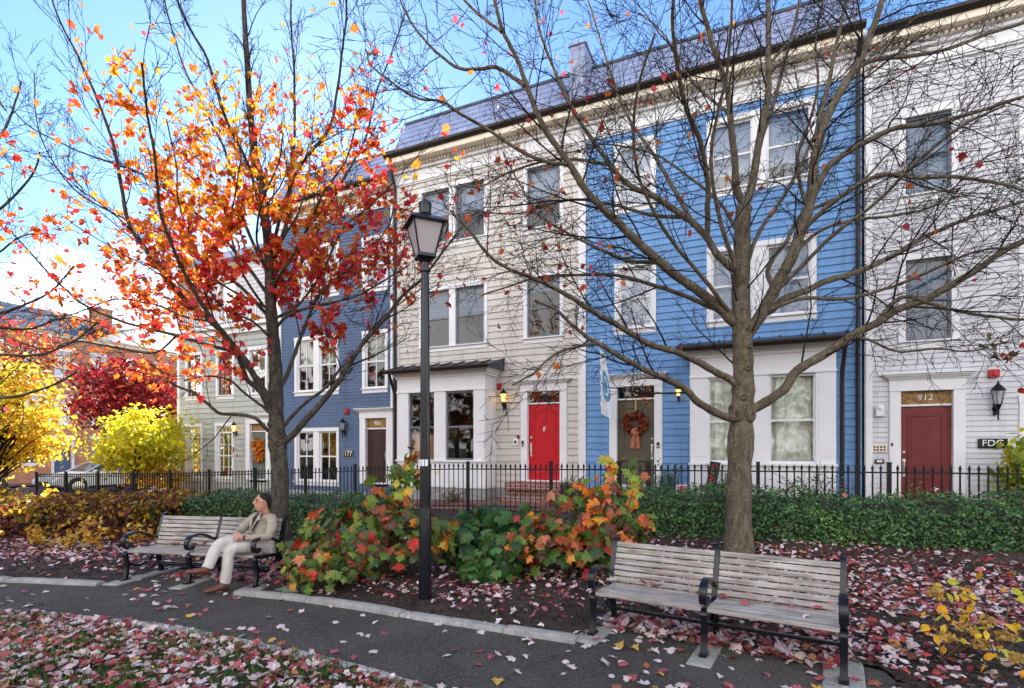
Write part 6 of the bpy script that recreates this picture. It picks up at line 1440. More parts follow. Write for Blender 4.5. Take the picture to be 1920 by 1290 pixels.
    # black shirt front in the V of the lapels, lapels either side
    cf = unit(np.array([-.62, -.78, .18])); cs = unit(np.cross(cf, [0, 0, 1.0])); cu = np.cross(cs, cf); C0 = np.array([-3.115, 6.72, .70])+cf*.118
    def tp(s, u, f): return tuple(C0+cs*s+cu*u+cf*f)
    m = MB(); m.add([tp(-.05, .125, -.035), tp(.05, .125, -.035), tp(.075, .06, -.005), tp(.03, -.05, .022), tp(0, -.11, .026), tp(-.03, -.05, .022), tp(-.075, .06, -.005), tp(0, .1, .0), tp(0, 0, .03)],
                    [(7, 0, 6), (1, 7, 2), (0, 7, 1), (7, 6, 8), (2, 7, 8), (6, 5, 8), (8, 5, 4), (8, 4, 3), (2, 8, 3)]); m.build('shirt', M['shirt'], root, smooth=True)
    m = MB()
    for s in (-1, 1):
        pts = [tp(s*.055, .15, -.03), tp(s*.095, .10, .005), tp(s*.135, .055, .012), tp(s*.09, .03, .035), tp(s*.028, -.08, .046), tp(s*.0, -.13, .046), tp(s*.028, -.05, .04), tp(s*.06, .06, .02)]
        m.add(pts, [(0, 1, 7), (1, 2, 3, 7), (7, 3, 6), (3, 4, 6), (4, 5, 6)])
    o = m.build('lapel', M['jacket'], root); so = o.modifiers.new('solid', 'SOLIDIFY'); so.thickness = .012
    # trousers
    J = {'hip': (-3.08, 6.66, .43, .105, .09), 'hl': (-3.03, 6.58, .435, .086), 'tl': (-3.15, 6.38, .485, .088), 'kl': (-3.275, 6.17, .475, .074), 'sl': (-3.28, 6.15, .30, .066), 'al': (-3.295, 6.125, .115, .060), 'el': (-3.297, 6.12, .085, .062),
         'hr': (-3.14, 6.68, .445, .088), 'tr': (-3.255, 6.44, .545, .086), 'kr': (-3.385, 6.19, .565, .074), 'sr': (-3.42, 6.09, .43, .068), 'ar': (-3.435, 6.02, .305, .062), 'er': (-3.437, 6.012, .285, .063)}
    skin('trousers', J, [('hip', 'hl'), ('hl', 'tl'), ('tl', 'kl'), ('kl', 'sl'), ('sl', 'al'), ('al', 'el'), ('hip', 'hr'), ('hr', 'tr'), ('tr', 'kr'), ('kr', 'sr'), ('sr', 'ar'), ('ar', 'er')], M['trouser'], root, 2, 'hip', .010, 4)
    def shoe(a, toe, up, nm='shoe'):
        a = np.array(a); t = np.array(toe)-a; L = np.linalg.norm(t); t = t/L; u = unit(np.array(up)-t*np.dot(up, t))
        q = lambda f, h: tuple(a+t*L*f+u*h)
        J = {'ank': q(.0, .075)+(.043,), 'mid': q(.08, .045)+(.045, .044), 'heel': q(-.20, .036)+(.036, .036), 'ball': q(.62, .033)+(.044, .030), 'toe': q(.98, .024)+(.026, .019), 'sock': q(-.02, .12)+(.038,)}
        o = skin(nm, J, [('sock', 'ank'), ('ank', 'mid'), ('mid', 'heel'), ('mid', 'ball'), ('ball', 'toe')], M['leather'], root, 2, 'mid')
        w = np.cross(t, u); vs = []
        out = [(-.24, .0), (-.19, .020), (0, .024), (.35, .025), (.65, .032), (.84, .024), (.93, .0)]
        ring = [(f, s) for f, s in out]+[(f, -s) for f, s in out[-2:0:-1]]
        for h in (.026, .008):
            vs += [tuple(a+t*L*f+w*s+u*h) for f, s in ring]
        n = len(ring); mb = MB(); mb.add(vs, [tuple(range(n)), tuple(range(n, 2*n))[::-1]]+[(i, (i+1) % n, n+(i+1) % n, n+i) for i in range(n)]); mb.build('sole', M['sole'], o)
    shoe((-3.30, 6.11, .02), (-3.455, 5.965, .02), (0, 0, 1)); shoe((-3.445, 5.985, .225), (-3.62, 5.90, .265), (.15, .25, 1))
    # hair: cap over skull, shaped hairline
    hv = []; hf = []; n = 20; rows = 9
    for i in range(rows+1):
        for j in range(n):
            a = 2*math.pi*j/n; ca, sa = math.cos(a), math.sin(a)          # a=0 forward
            low = .052 if ca > .45 else (-.01 if ca > -.1 else -.062)
            low = np.interp(ca, [-1, -.6, -.3, -.05, .3, .5, 1], [-.070, -.052, .0, .036, .044, .064, .074])
            t = i/rows; ph = (1-t)*math.pi/2; z = low+(.125-low)*math.sin(t*math.pi/2); rr = math.sqrt(max(0, 1-((z-.02)/.108)**2)) if z > .02 else 1.0
            k = 1+.03*mnoise.noise(Vector((ca*4, sa*4, z*30)))
            hv.append(hp((-.0165+.0935*ca*rr*k), .0795*sa*rr*k, z*1.0))
    for i in range(rows):
        for j in range(n): hf.append((i*n+j, i*n+(j+1) % n, (i+1)*n+(j+1) % n, (i+1)*n+j))
    hf.append(tuple(range(rows*n, (rows+1)*n)))
    m = MB(); m.add(hv, hf); o = m.build('hair', M['hair'], root, smooth=True); so = o.modifiers.new('solid', 'SOLIDIFY'); so.thickness = .004; so.offset = 1
    ey = MB()
    for s in (-1, 1): 
        ey.lathe([(.001, -.009), (.008, -.005), (.009, 0), (.008, .005), (.001, .009)], 10, hp(.066, s*.030, .012)); 
    ey.build('eyes', M['shirt'], root, smooth=True)
    eb = MB()
    for s in (-1, 1): eb.tube([hp(.078, s*.014, .036), hp(.076, s*.034, .042), hp(.060, s*.055, .036)], [.004, .006, .003], 6)
    eb.tube([hp(.088, -.022, -.056), hp(.0945, 0, -.055), hp(.088, .022, -.056)], [.002, .004, .002], 6)
    eb.build('eyebrows', M['hair'], root)
    gl = MB()
    for s in (-1, 1): gl.tube([hp(.084-.012*abs(math.cos(t))*(1 if math.cos(t)*s > 0 else .3), s*.033+.024*math.cos(t), .012+.017*math.sin(t)) for t in np.linspace(0, 2*math.pi, 15)], .0022, 5); gl.tube([hp(.074, s*.057, .016), hp(.02, s*.077, .018), hp(-.02, s*.082, .016)], .002, 5)
    gl.tube([hp(.086, -.009, .014), hp(.09, 0, .017), hp(.086, .009, .014)], .002, 5); gl.build('glasses', M['black'], root)
    wt = MB(); d = unit(np.array([-.9, -.2, .06])); c0 = np.array([-3.152, 6.281, .597]); wt.tube([tuple(c0-d*.008), tuple(c0+d*.008)], .031, 14); wt.build('watch', M['black'], root)
man()

# ------------------------------------------------------------------ parked car on the side street (local: x forward, y to the left, z up)
def car():
    root = empty('parked_car'); tag(root, 'silver white saloon car parked behind the iron fence', 'car')
    prof = [(2.28, .42), (2.30, .62), (2.15, .76), (1.6, .88), (.98, .97), (.4, .99), (-1.3, 1.0), (-2.0, 1.0), (-2.28, .92), (-2.34, .62), (-2.28, .36), (-1.78, .28), (-.9, .24), (.9, .24), (1.75, .28)]
    def section(x, z0, z1): pass
    m = MB(); n = len(prof); rings = [(-.90, .90, .12), (-.80, 1.0, 0), (.80, 1.0, 0), (.90, .90, .12)]
    vs = []
    for y, k, dz in rings:
        for x, z in prof: vs.append((x*(.985 if k < 1 else 1), y, .60+(z-.60)*(.93 if k < 1 else 1)))
    fs = [tuple(range(n)), tuple(range(3*n, 4*n))[::-1]]
    for r in range(3): fs += [(r*n+i, (r+1)*n+i, (r+1)*n+(i+1) % n, r*n+(i+1) % n) for i in range(n)]
    m.add(vs, fs); body = m.build('body', M['carpaint'], root, bevel=.05, seg=3)
    # cabin: pillars and roof, glass a little inside
    lo = [(1.0, .96), (.25, 1.36), (-.15, 1.435), (-.75, 1.42), (-1.25, 1.32), (-1.95, 1.0)]
    def cab(mb, inset, pts, yb, yt):
        vs = []; k = len(pts)
        for s in (-1, 1):
            for x, z in pts: vs.append((x, s*(yb+(yt-yb)*(z-.96)/.48-inset), z-inset*.6))
        mb.add(vs, [tuple(range(k)), tuple(range(k, 2*k))[::-1]]+[(i, k+i, k+(i+1) % k, (i+1) % k) for i in range(k)])
    m = MB(); cab(m, .012, lo, .80, .60); m.build('windows', M['carglass'], root, bevel=.02)
    m = MB()
    for s in (-1, 1):
        def yy(z): return s*(.80+(.60-.80)*(z-.96)/.48)
        m.tube([(x, yy(z), z) for x, z in lo], .035, 6); m.tube([(-.35, yy(.97), .97), (-.42, yy(1.42), 1.42)], .035, 6)
    m.add([(.25, -.66, 1.362), (.25, .66, 1.362), (-.15, .64, 1.445), (-.15, -.64, 1.445), (-.75, .64, 1.432), (-.75, -.64, 1.432), (-1.25, .68, 1.33), (-1.25, -.68, 1.33)], [(0, 1, 2, 3), (3, 2, 4, 5), (5, 4, 6, 7)])
    m.build('roof', M['carpaint'], root, smooth=True)
    for x in (1.38, -1.38):
        for s in (-1, 1):
            a = MB(); a.lathe([(.38, -.02), (.39, .0), (.38, .05)], 24, (x, s*.87, .36), 'y'); a.build('wheel_arch', M['tyre'], root)
            w = MB(); w.lathe([(.24, -.10), (.31, -.10), (.33, -.06), (.33, .06), (.31, .10), (.24, .10)], 26, (x, s*.84, .33), 'y'); wh = w.build('wheel', M['tyre'], root, smooth=True)
            r = MB(); r.lathe([(.24, -.02), (.24, .02), (.05, .04), (.001, .04)] if s > 0 else [(.001, -.04), (.05, -.04), (.24, -.02), (.24, .02)], 20, (x, s*(.84+.085), .33), 'y'); r.build('rim', M['chrome'], wh)
    for s in (-1, 1):
        h = MB(); h.obox((2.12, s*.66, .68), (.22, .30, .12), Matrix.Rotation(R(-12*s), 3, 'Z')); h.build('headlight', M['lampglass'], root, bevel=.03)
        k = MB(); k.obox((.72, s*.95, 1.0), (.12, .20, .12), Matrix.Identity(3)); k.build('mirror', M['carpaint'], root, bevel=.03)
        sk = MB(); sk.box(-.95, .95, s*.895-.02, s*.895+.02, .22, .34); sk.build('sill', M['tyre'], root)
    g = MB(); g.box(2.27, 2.32, -.5, .5, .40, .58); g.build('grille', M['tyre'], root, bevel=.01)
    root.location = (-19.6, 25.4, ground(-19.6, 25.4)+.02); root.rotation_euler[2] = math.atan2(-.9112, -.4119)
M['carpaint'] = plain('silver_paint', (.62, .64, .68), .25, .2, var=.03, coat=.8); M['carglass'] = plain('car_glass', (.05, .07, .09), .05, var=.05, coat=.5); M['tyre'] = plain('tyre_rubber', (.018, .018, .018), .7)
car()

# ------------------------------------------------------------------ brick building across the side street (frame SIDE: along, outward, up)
def brick_building():
    root = empty('brick_building', (-29, 34, -.4)); tag(root, 'orange brick terrace building with slate roof across the side street', 'building')
    zg = -.6; eave = 8.75
    cols = [-14.6, -12.4, -10.2, -8.0, -5.4, -3.2, -1.35, .30, 2.40, 4.5, 6.6, 8.7]
    holes = []
    for k, t in enumerate(cols):
        holes += [(t-.44, t+.44, 6.3, 7.9), (t-.44, t+.44, 3.3, 4.95)]
        holes += [(t-.48, t+.48, -.3, 2.25)] if k % 3 == 1 else [(t-.44, t+.44, .7, 2.3)]
    w = MB(SIDE)
    rows = sorted({zg, eave} | {q for h in holes for q in h[2:]})
    for a, b in zip(rows, rows[1:]):
        mid = (a+b)/2; x = -17.0
        for h in sorted(h for h in holes if h[2] < mid < h[3]): w.box(x, h[0], -.3, 0, a, b); x = h[1]
        w.box(x, 11.0, -.3, 0, a, b)
    w.box(-17.0, -16.7, -9, -.3, zg, eave); w.box(10.7, 11.0, -9, -.3, zg, eave)
    w.build('wall', M['brick'], root)
    c = MB(SIDE); c.box(-17.1, 11.1, -.1, .12, eave, eave+.16); c.box(-17.15, 11.15, -.1, .26, eave+.16, eave+.26); c.build('cornice', M['cream'], root)
    r = MB(SIDE); r.add([(-17.2, .32, eave+.24), (11.2, .32, eave+.24), (11.2, -4.2, eave+2.5), (-17.2, -4.2, eave+2.5), (-17.2, -9, eave+.2), (11.2, -9, eave+.2)], [(0, 1, 2, 3), (3, 2, 5, 4), (0, 3, 4), (1, 5, 2)]); ro = r.build('roof', M['metalroof'], root)
    ch = MB(SIDE)
    for t in (-8.5, 3.6): ch.box(t-.5, t+.5, -2.6, -1.6, eave+1.0, eave+2.7); ch.box(t-.56, t+.56, -2.66, -1.54, eave+2.7, eave+2.85)
    ch.build('chimney', M['brick'], ro)
    for k, t in enumerate(cols):
        for (z0, z1) in ((6.3, 7.9), (3.3, 4.95)) + (() if k % 3 == 1 else ((.7, 2.3),)):
            f = MB(SIDE); q = .07
            f.box(t-.44, t-.44+q, -.16, -.06, z0, z1); f.box(t+.44-q, t+.44, -.16, -.06, z0, z1); f.box(t-.44, t+.44, -.16, -.06, z1-q, z1); f.box(t-.44, t+.44, -.16, -.06, z0, z0+q); f.box(t-.37, t+.37, -.15, -.07, (z0+z1)/2-.03, (z0+z1)/2+.03); f.box(t-.02, t+.02, -.15, -.08, z0, z1)
            f.box(t-.52, t+.52, -.05, .06, z0-.12, z0); f.box(t-.55, t+.55, -.02, .03, z1, z1+.18)
            wi = f.build('window', M['white'], root)
            g = MB(SIDE); g.quad((t-.4, -.12, z0), (t+.4, -.12, z0), (t+.4, -.12, z1), (t-.4, -.12, z1)); g.build('pane', M['glass_bright'], wi)
            g = MB(SIDE); g.quad((t-.44, -.28, z0), (t+.44, -.28, z0), (t+.44, -.28, z1), (t-.44, -.28, z1)); g.build('blind', M['blind' if (k+int(z0)) % 2 else 'darkblind'], wi)
        if k % 3 == 1:
            d = MB(SIDE); d.box(t-.48, t+.48, -.2, -.14, -.3, 1.9); d.box(t-.3, t+.3, -.14, -.125, .1, .8); d.box(t-.3, t+.3, -.14, -.125, 1.0, 1.7); dr = d.build('door', M['dkblue'], root)
            d = MB(SIDE); d.box(t-.62, t-.48, -.1, .06, -.3, 2.3); d.box(t+.48, t+.62, -.1, .06, -.3, 2.3); d.box(t-.68, t+.68, -.1, .12, 2.25, 2.5); d.build('door_surround', M['white'], root)
            d = MB(SIDE)
            for q in range(3): d.box(t-.8, t+.8, .0, .35+.3*q, -.42-.17*q-.17+.17, -.42-.17*q+.17)
            d.build('door_steps', M['concrete'], root)
brick_building()
def far_house():
    root = empty('far_house', (-24.4, 42, -.5)); tag(root, 'pale clapboard house glimpsed between the crimson tree and the sage house', 'building')
    m = MB(); siding_ = [(-27.8, -21.4)]
    x0, x1, y = -28.2, -21.5, 40.5
    m.box(x0, x1, y, y+8, -.8, 5.5); m.build('wall', M['whitewood'], root)
    r = MB(); r.add([(x0-.3, y-.4, 5.5), (x1+.3, y-.4, 5.5), (x1+.3, y+4, 8), (x0-.3, y+4, 8), (x0-.3, y+8.4, 5.5), (x1+.3, y+8.4, 5.5)], [(0, 1, 2, 3), (3, 2, 5, 4), (0, 3, 4), (1, 5, 2)]); r.build('roof', M['metalroof'], root)
    for x in (-27.2, -25.0, -22.9):
        for z in (.6, 3.4):
            f = MB(); f.box(x-.55, x+.55, y-.05, y-.005, z-.1, z+1.6); f.box(x-.6, x+.6, y-.08, y-.005, z-.18, z-.1); w = f.build('window', M['white'], root)
            g = MB(); g.quad((x-.42, y-.055, z), (x+.42, y-.055, z), (x+.42, y-.055, z+1.48), (x-.42, y-.055, z+1.48)); g.build('pane', M['carglass'], w)
far_house()

# ------------------------------------------------------------------ small things by the houses and bed
def yard_sign():
    p = FW(4.55, 1.5, 0); z = ground(p.x, p.y); root = empty('yard_sign', (p.x, p.y, z)); tag(root, 'small pink and white yard sign before the papered bay', 'sign')
    T = Matrix.Translation((p.x, p.y, z)) @ Matrix.Rotation(-TH, 4, 'Z')
    m = MB(T); m.box(-.12, .12, -.008, .008, .20, .52); m.build('panel', M['white'], root, bevel=.006)
    m = MB(T); m.box(-.105, .105, -.012, -.0085, .27, .505); m.build('printed_panel', plain('pink_print', (.62, .17, .19), .6, var=.3, scale=22), root)
    m = MB(T)
    for i in range(3): m.box(-.07+.05*i, -.04+.05*i, -.012, -.0085, .215, .255)
    m.build('lettering', M['groove'], root)
    m = MB(T); m.box(-.09, -.08, -.004, .004, -.1, .2); m.box(.08, .09, -.004, .004, -.1, .2); m.build('stake', M['iron'], root)
yard_sign()
def menu_board():
    p = FW(5.02, 1.0, 0); z = ground(p.x, p.y); root = empty('welcome_board', (p.x, p.y, z)); tag(root, 'narrow black board painted with red and green flowers leaning by the papered bay', 'sign')
    T = Matrix.Translation((p.x, p.y, z+.1)) @ Matrix.Rotation(-TH, 4, 'Z') @ Matrix.Rotation(R(9), 4, 'Y') @ Matrix.Rotation(R(-8), 4, 'X')
    m = MB(T); m.box(-.12, .12, 0, .025, .1, .92); m.build('panel', M['iron'], root, bevel=.004)
    fm = MB(T)
    for (a, b, c_, d) in ((-.12, .12, .1, .115), (-.12, .12, .905, .92), (-.12, -.108, .115, .905), (.108, .12, .115, .905)): fm.box(a, b, -.004, 0, c_, d)
    fm.build('rim', M['white'], root)
    P = []; 
    cols = []
    for i, (z_, c_) in enumerate(((.80, (.5, .03, .03)), (.70, (.05, .25, .1)), (.60, (.5, .03, .03)), (.50, (.55, .1, .1)), (.40, (.06, .3, .12)), (.30, (.5, .03, .03)))):
        for k in range(5): q = T @ Vector((.045*math.cos(k*1.26+i), -.006, z_+.045*math.sin(k*1.26+i))); P.append(tuple(q)); cols.append(c_)
    nn = np.tile(np.array(T.to_3x3() @ Vector((0, -1, 0))), (len(P), 1)); leaves('flowers', BROAD, P, nn, .06, np.array(cols), M['leaf'], root)
    cu = bpy.data.curves.new('lettering', 'FONT'); cu.body = 'R'; cu.size = .17; cu.align_x = 'CENTER'; cu.align_y = 'CENTER'; cu.extrude = .001
    o = bpy.data.objects.new('lettering', cu); COL.objects.link(o); dg = bpy.context.evaluated_depsgraph_get(); dg.update(); me = bpy.data.meshes.new_from_object(o.evaluated_get(dg)); bpy.data.objects.remove(o)
    me.transform(T @ Matrix.Translation((0, -.004, .19)) @ Matrix.Rotation(R(90), 4, 'X')); me.materials.clear(); me.materials.append(M['numberpaint']); put(bpy.data.objects.new('lettering', me), root)
menu_board()
def planter():
    p = FW(3.62, 1.15, 0); z = ground(p.x, p.y); m = MB(); m.lathe([(.10, 0), (.13, .10), (.155, .24), (.17, .25), (.17, .28), (.15, .28), (.14, .23), (.002, .22)], 18, (p.x, p.y, z))
    tag(m.build('flower_pot', plain('oxblood_glaze', (.16, .02, .03), .25, coat=.5), None, smooth=True), 'oxblood glazed flower pot below the dark rounded shrub', 'flower pot')
planter()
m = MB(); m.box(-.16, .16, -.10, .10, -.05, .03); m.box(-.13, .13, -.075, .075, .03, .036)
o = tag(m.build('utility_lid', plain('grey_green_plastic', (.17, .23, .22), .6), None, bevel=.01), 'grey green utility box lid set in the mulch by the kerb', 'utility cover'); o.location = (-2.55, 6.18, .0); o.rotation_euler[2] = -.35
fixture('air_vent', 'small square vent low on the white bay', 'vent', -2.0, -1.86, .70, .98, 1.12, M['cream'], None)
# ------------------------------------------------------------------ fallen leaves, mulch chips, grass
LIT = [(.60, .43, .45), (.68, .58, .58), (.40, .10, .12), (.27, .035, .05), (.50, .16, .17), (.45, .07, .06), (.62, .50, .42), (.50, .24, .07), (.17, .06, .04)]
LW = [4.4, 4.0, 2.0, 2.2, 1.6, 1.0, 1.2, .7, 1.6]
TL = [MAPLE, MAPLE_CURL, MAPLE_CUP, BROAD, MAPLE_FOLD, BROAD_CURL, BROAD]
def scatter(poly, n, dens, box):
    out = np.zeros((0, 2)); 
    while len(out) < n:
        P = np.column_stack([rng.uniform(box[0], box[1], n*3), rng.uniform(box[2], box[3], n*3)])
        P = P[inside(P, poly)]; d = dens(P); P = P[rng.uniform(0, 1, len(P)) < d]; out = np.concatenate([out, P])
    return out[:n]
def blob(P, cx, cy, sx, sy, rot=0):
    c, s = math.cos(rot), math.sin(rot); x = (P[:, 0]-cx)*c+(P[:, 1]-cy)*s; y = -(P[:, 0]-cx)*s+(P[:, 1]-cy)*c
    return np.exp(-(x/sx)**2-(y/sy)**2)
def litter(name, label, P, lift, size, tilt, w=LW, zadd=None):
    z = gnp(P)+lift+rng.uniform(0, .035, len(P)) + (0 if zadd is None else zadd)
    nn = np.column_stack([rng.normal(0, tilt, len(P)), rng.normal(0, tilt, len(P)), np.ones(len(P))])
    s = np.where(rng.uniform(0, 1, len(P)) < .12, -1.0, 1.0)[:, None]
    o = leaves(name, TL, np.column_stack([P, z]), nn*s, size[0]+(size[1]-size[0])*rng.uniform(0, 1, len(P))**1.5, pick_colors(len(P), LIT, w, .2), M['litter'])
    return tag(o, label, 'leaves', kind='stuff')
L1 = scatter(LAWN_POLY, 8200, lambda P: np.clip(.70+.5*vnoise(np.column_stack([P, P[:, :1]*0]), 2.6)+.3*(P[:, 0] < -3.5), .10, 1), (-6.6, .2, 2.5, 5.9))
def bed_d(P):
    d = .022+.9*blob(P, -7.9, 8.5, 2.6, .75, -.1)+1.25*blob(P, 3.9, 6.1, 2.4, .95, -.42)+.9*blob(P, 2.2, 5.2, 1.3, .42, -.55)+.7*blob(P, -.35, 6.0, .55, .28, -.3)+.45*blob(P, .6, 6.7, 1.5, .4, -.3)
    d += .75*blob(P, -2.6, 7.6, 1.0, .9)+.3*blob(P, -1.5, 6.6, 1.3, .6, -.4)+.55*blob(P, -4.0, 7.4, 1.6, .45, -.1)+1.1*blob(P, 2.95, 4.3, .5, .85, .2)+.7*blob(P, 5.6, 5.3, 1.3, .7, -.4)+.10*blob(P, 0, 5.4, 2, .7, -.4)+.75*blob(P, 4.6, 6.9, 3.2, .75, -.40)
    return np.clip(d*(.75+.6*vnoise(np.column_stack([P, P[:, :1]*0]), 3.7)), .012, 1)
L2 = scatter(BED_POLY, 9600, bed_d, (-10.5, 7, 2.2, 9.8))
# two drifts under the benches
u = rng.uniform(0, 1, (620, 2)); a = b2.rotation_euler[2]; xx = u[:, 0]*1.9; yy = .18+.5*u[:, 1]**.8
L3 = np.column_stack([b2.location.x+xx*math.cos(a)-yy*math.sin(a), b2.location.y+xx*math.sin(a)+yy*math.cos(a)])
u = rng.uniform(0, 1, (460, 2)); a = b1.rotation_euler[2]; xx = .35+u[:, 0]*1.5; yy = .22+.5*u[:, 1]
L4 = np.column_stack([b1.location.x+xx*math.cos(a)-yy*math.sin(a), b1.location.y+xx*math.sin(a)+yy*math.cos(a)])
u = rng.uniform(0, 1, (90, 2)); L5 = np.array([1.75, 8.85])+u[:, :1]*np.array([6.85, -2.75])+(.15+.9*u[:, 1:])*np.array([.37, .93])
allP = np.concatenate([L1, L2, L3, L4, L5]); kind_ = np.repeat([0, 1, 2, 3, 4], [len(L1), len(L2), len(L3), len(L4), len(L5)])
wdry = [1.2, .8, 2.2, 2.0, 1.6, 2.2, 1.0, 1.6, 1.8]
litter('fallen_leaves', 'carpet of pink, crimson and rust maple leaves over lawn and beds', allP, np.where(kind_ == 4, .66, np.where(kind_ == 1, .03, .016)), (.036, .095), .36)
o = bpy.data.objects['fallen_leaves']
# single leaves on the asphalt, countable: one object each
def single(t, col, nm):
    tv, tf = t; me = bpy.data.meshes.new(nm); me.from_pydata([tuple(v) for v in tv], [], tf); me.materials.append(M['litter'])
    at = me.color_attributes.new('Col', 'FLOAT_COLOR', 'POINT'); at.data.foreach_set('color', np.tile([*col, 1.0], len(tv))); return me
KINDS = [((.66, .56, .55), 'pale pink maple leaf lying underside up on the dark asphalt path'), ((.42, .10, .12), 'crimson maple leaf lying on the dark asphalt path'), ((.62, .40, .08), 'yellow leaf lying on the dark asphalt path'), ((.30, .12, .06), 'brown curled leaf lying on the dark asphalt path')]
meshes = [[single(t, c, 'fallen_leaf') for t in TL] for c, _ in KINDS]
def path_d(P): return np.clip(.30+.75*vnoise(np.column_stack([P, P[:, :1]*0]), 1.9)+.45*(P[:, 0] > .6), .06, 1)
PP = scatter(PATH_POLY, 280, path_d, (-6.2, 2.9, 3.0, 7.0))
for x, y in PP:
    k = rng.choice(4, p=[.62, .24, .06, .08]); o = bpy.data.objects.new('fallen_leaf', meshes[k][rng.integers(0, 5)]); COL.objects.link(o)
    s = rng.uniform(.05, .095); o.location = (x, y, .014+.08*s); o.scale = (s, s, s*rng.uniform(.5, 1.2)); o.rotation_euler = (rng.normal(0, .2), rng.normal(0, .2), rng.uniform(0, 6.28))
    tag(o, KINDS[k][1], 'leaf', 'single leaves on the asphalt path')
g_s = 'dry leaves on the empty bench'
for i in range(15):
    u = rng.uniform(.03, 1.75); v = rng.choice([.12, .25, .38, .41, .42, .43]); a = b2.rotation_euler[2]
    o = bpy.data.objects.new('fallen_leaf', meshes[[1, 3, 0, 1][i % 4]][i % 5]); COL.objects.link(o); s = rng.uniform(.06, .11)
    o.location = (b2.location.x+u*math.cos(a)-v*math.sin(a), b2.location.y+u*math.sin(a)+v*math.cos(a), .022+.385+.01); o.scale = (s, s, s); o.rotation_euler = (rng.normal(0, .25), rng.normal(0, .25), rng.uniform(0, 6.28))
    tag(o, 'dry maple leaf lying on the seat of the empty bench', 'leaf', g_s)
for i in range(5):
    u = [.30, .36, .55, .62, .75][i]; v = [.40, .42, .41, .39, .43][i]; a = b1.rotation_euler[2]
    o = bpy.data.objects.new('fallen_leaf', meshes[3][i]); COL.objects.link(o); s = .09
    o.location = (b1.location.x+u*math.cos(a)-v*math.sin(a), b1.location.y+u*math.sin(a)+v*math.cos(a), .022+.40); o.scale = (s, s, s); o.rotation_euler = (.2*i, .1, i*1.3)
    tag(o, 'brown leaf lying on the seat beside the seated man', 'leaf', 'brown leaves beside the seated man')
# mulch chips
n = 15000
P = scatter(BED_POLY, n, lambda P: np.clip(1.2-.08*P[:, 1], .15, 1), (-9, 6, 1.5, 9))
nn = np.column_stack([rng.normal(0, .5, n), rng.normal(0, .5, n), np.ones(n)])
CHIP = (np.array([(-.10, -.5, 0), (.10, -.46, .02), (.13, .4, .03), (-.05, .5, 0), (0, 0, .1)]), [(0, 1, 4), (1, 2, 4), (2, 3, 4), (3, 0, 4)])
c = pick_colors(n, [(.030, .020, .016), (.055, .038, .030), (.085, .062, .050), (.14, .11, .09), (.02, .015, .012)], [3, 3, 2, .6, 3], .3)
tag(leaves('mulch_chips', CHIP, np.column_stack([P, gnp(P)+.022+relief(P, .016)+rng.uniform(0, .012, n)]), nn, rng.uniform(.02, .075, n), c, M['litter']), 'dark shredded bark mulch covering the beds', 'mulch', kind='stuff')
# crumbs and grit along the path
n = 5000
P = scatter(PATH_POLY, n, lambda P: np.full(len(P), 1.0), (-7.5, 4.5, 1.5, 7.3))
c = pick_colors(n, [(.03, .028, .026), (.08, .075, .07), (.18, .17, .16), (.12, .06, .05)], [3, 2, 1, 1], .3)
tag(leaves('grit', CHIP, np.column_stack([P, np.full(n, .008)]), np.column_stack([rng.normal(0, .5, n), rng.normal(0, .5, n), np.ones(n)]), rng.uniform(.006, .02, n), c, M['litter']), 'fine grit and crumbs strewn on the asphalt', 'grit', kind='stuff')
# grass blades
n = 30000
P = scatter(LAWN_POLY, n, lambda P: np.clip(.55+.6*vnoise(np.column_stack([P, P[:, :1]*0+3]), 1.9), .05, 1), (-9, 1.6, 1.7, 5.85))
BL = (np.array([(-.06, 0, 0), (.06, 0, 0), (.045, .55, .08), (0, 1.0, .30), (-.045, .55, .08)]), [(0, 1, 2, 4), (4, 2, 3)])
# blades stand up: the tip axis is near vertical
Y = unit(np.column_stack([rng.normal(0, .38, n), rng.normal(0, .38, n), np.ones(n)])); X = unit(np.cross(Y, rng.normal(size=(n, 3)))); Z = np.cross(X, Y); hgt = rng.uniform(.035, .085, n)
V = (BL[0][None, :, 0:1]*X[:, None]+BL[0][None, :, 1:2]*Y[:, None]+BL[0][None, :, 2:3]*Z[:, None])*hgt[:, None, None]+np.column_stack([P, np.full(n, .008)])[:, None]
fl = np.array([0, 1, 2, 4, 4, 2, 3]); L = (fl[None]+(np.arange(n)*5)[:, None]).ravel()
tag(mesh_np('grass', V.reshape(-1, 3), L, np.tile([4, 3], n), M['grass'], color=np.repeat(pick_colors(n, [(.07, .16, .02), (.10, .22, .03), (.05, .12, .02), (.16, .2, .05)], None, .25), 5, 0)), 'short green grass growing between the fallen leaves', 'grass', kind='stuff')
# mossy tufts in the alcove by the left bench
n = 900
P = np.concatenate([np.column_stack([rng.normal(-3.9, .35, n//2), rng.normal(6.85, .14, n//2)]), np.column_stack([rng.normal(1.9, .35, n//2), rng.normal(4.35, .16, n//2)])])
Y = unit(np.column_stack([rng.normal(0, .6, n), rng.normal(0, .6, n), np.ones(n)])); X = unit(np.cross(Y, rng.normal(size=(n, 3)))); Z = np.cross(X, Y)
V = (BL[0][None, :, 0:1]*X[:, None]+BL[0][None, :, 1:2]*Y[:, None]+BL[0][None, :, 2:3]*Z[:, None])*rng.uniform(.015, .045, n)[:, None, None]+np.column_stack([P, np.full(n, .006)])[:, None]
tag(mesh_np('grass', V.reshape(-1, 3), (fl[None]+(np.arange(n)*5)[:, None]).ravel(), np.tile([4, 3], n), M['grass'], color=np.repeat(pick_colors(n, [(.07, .12, .02), (.12, .15, .03)]), 5, 0)), 'thin grass tufts around the bench footings', 'grass', kind='stuff')

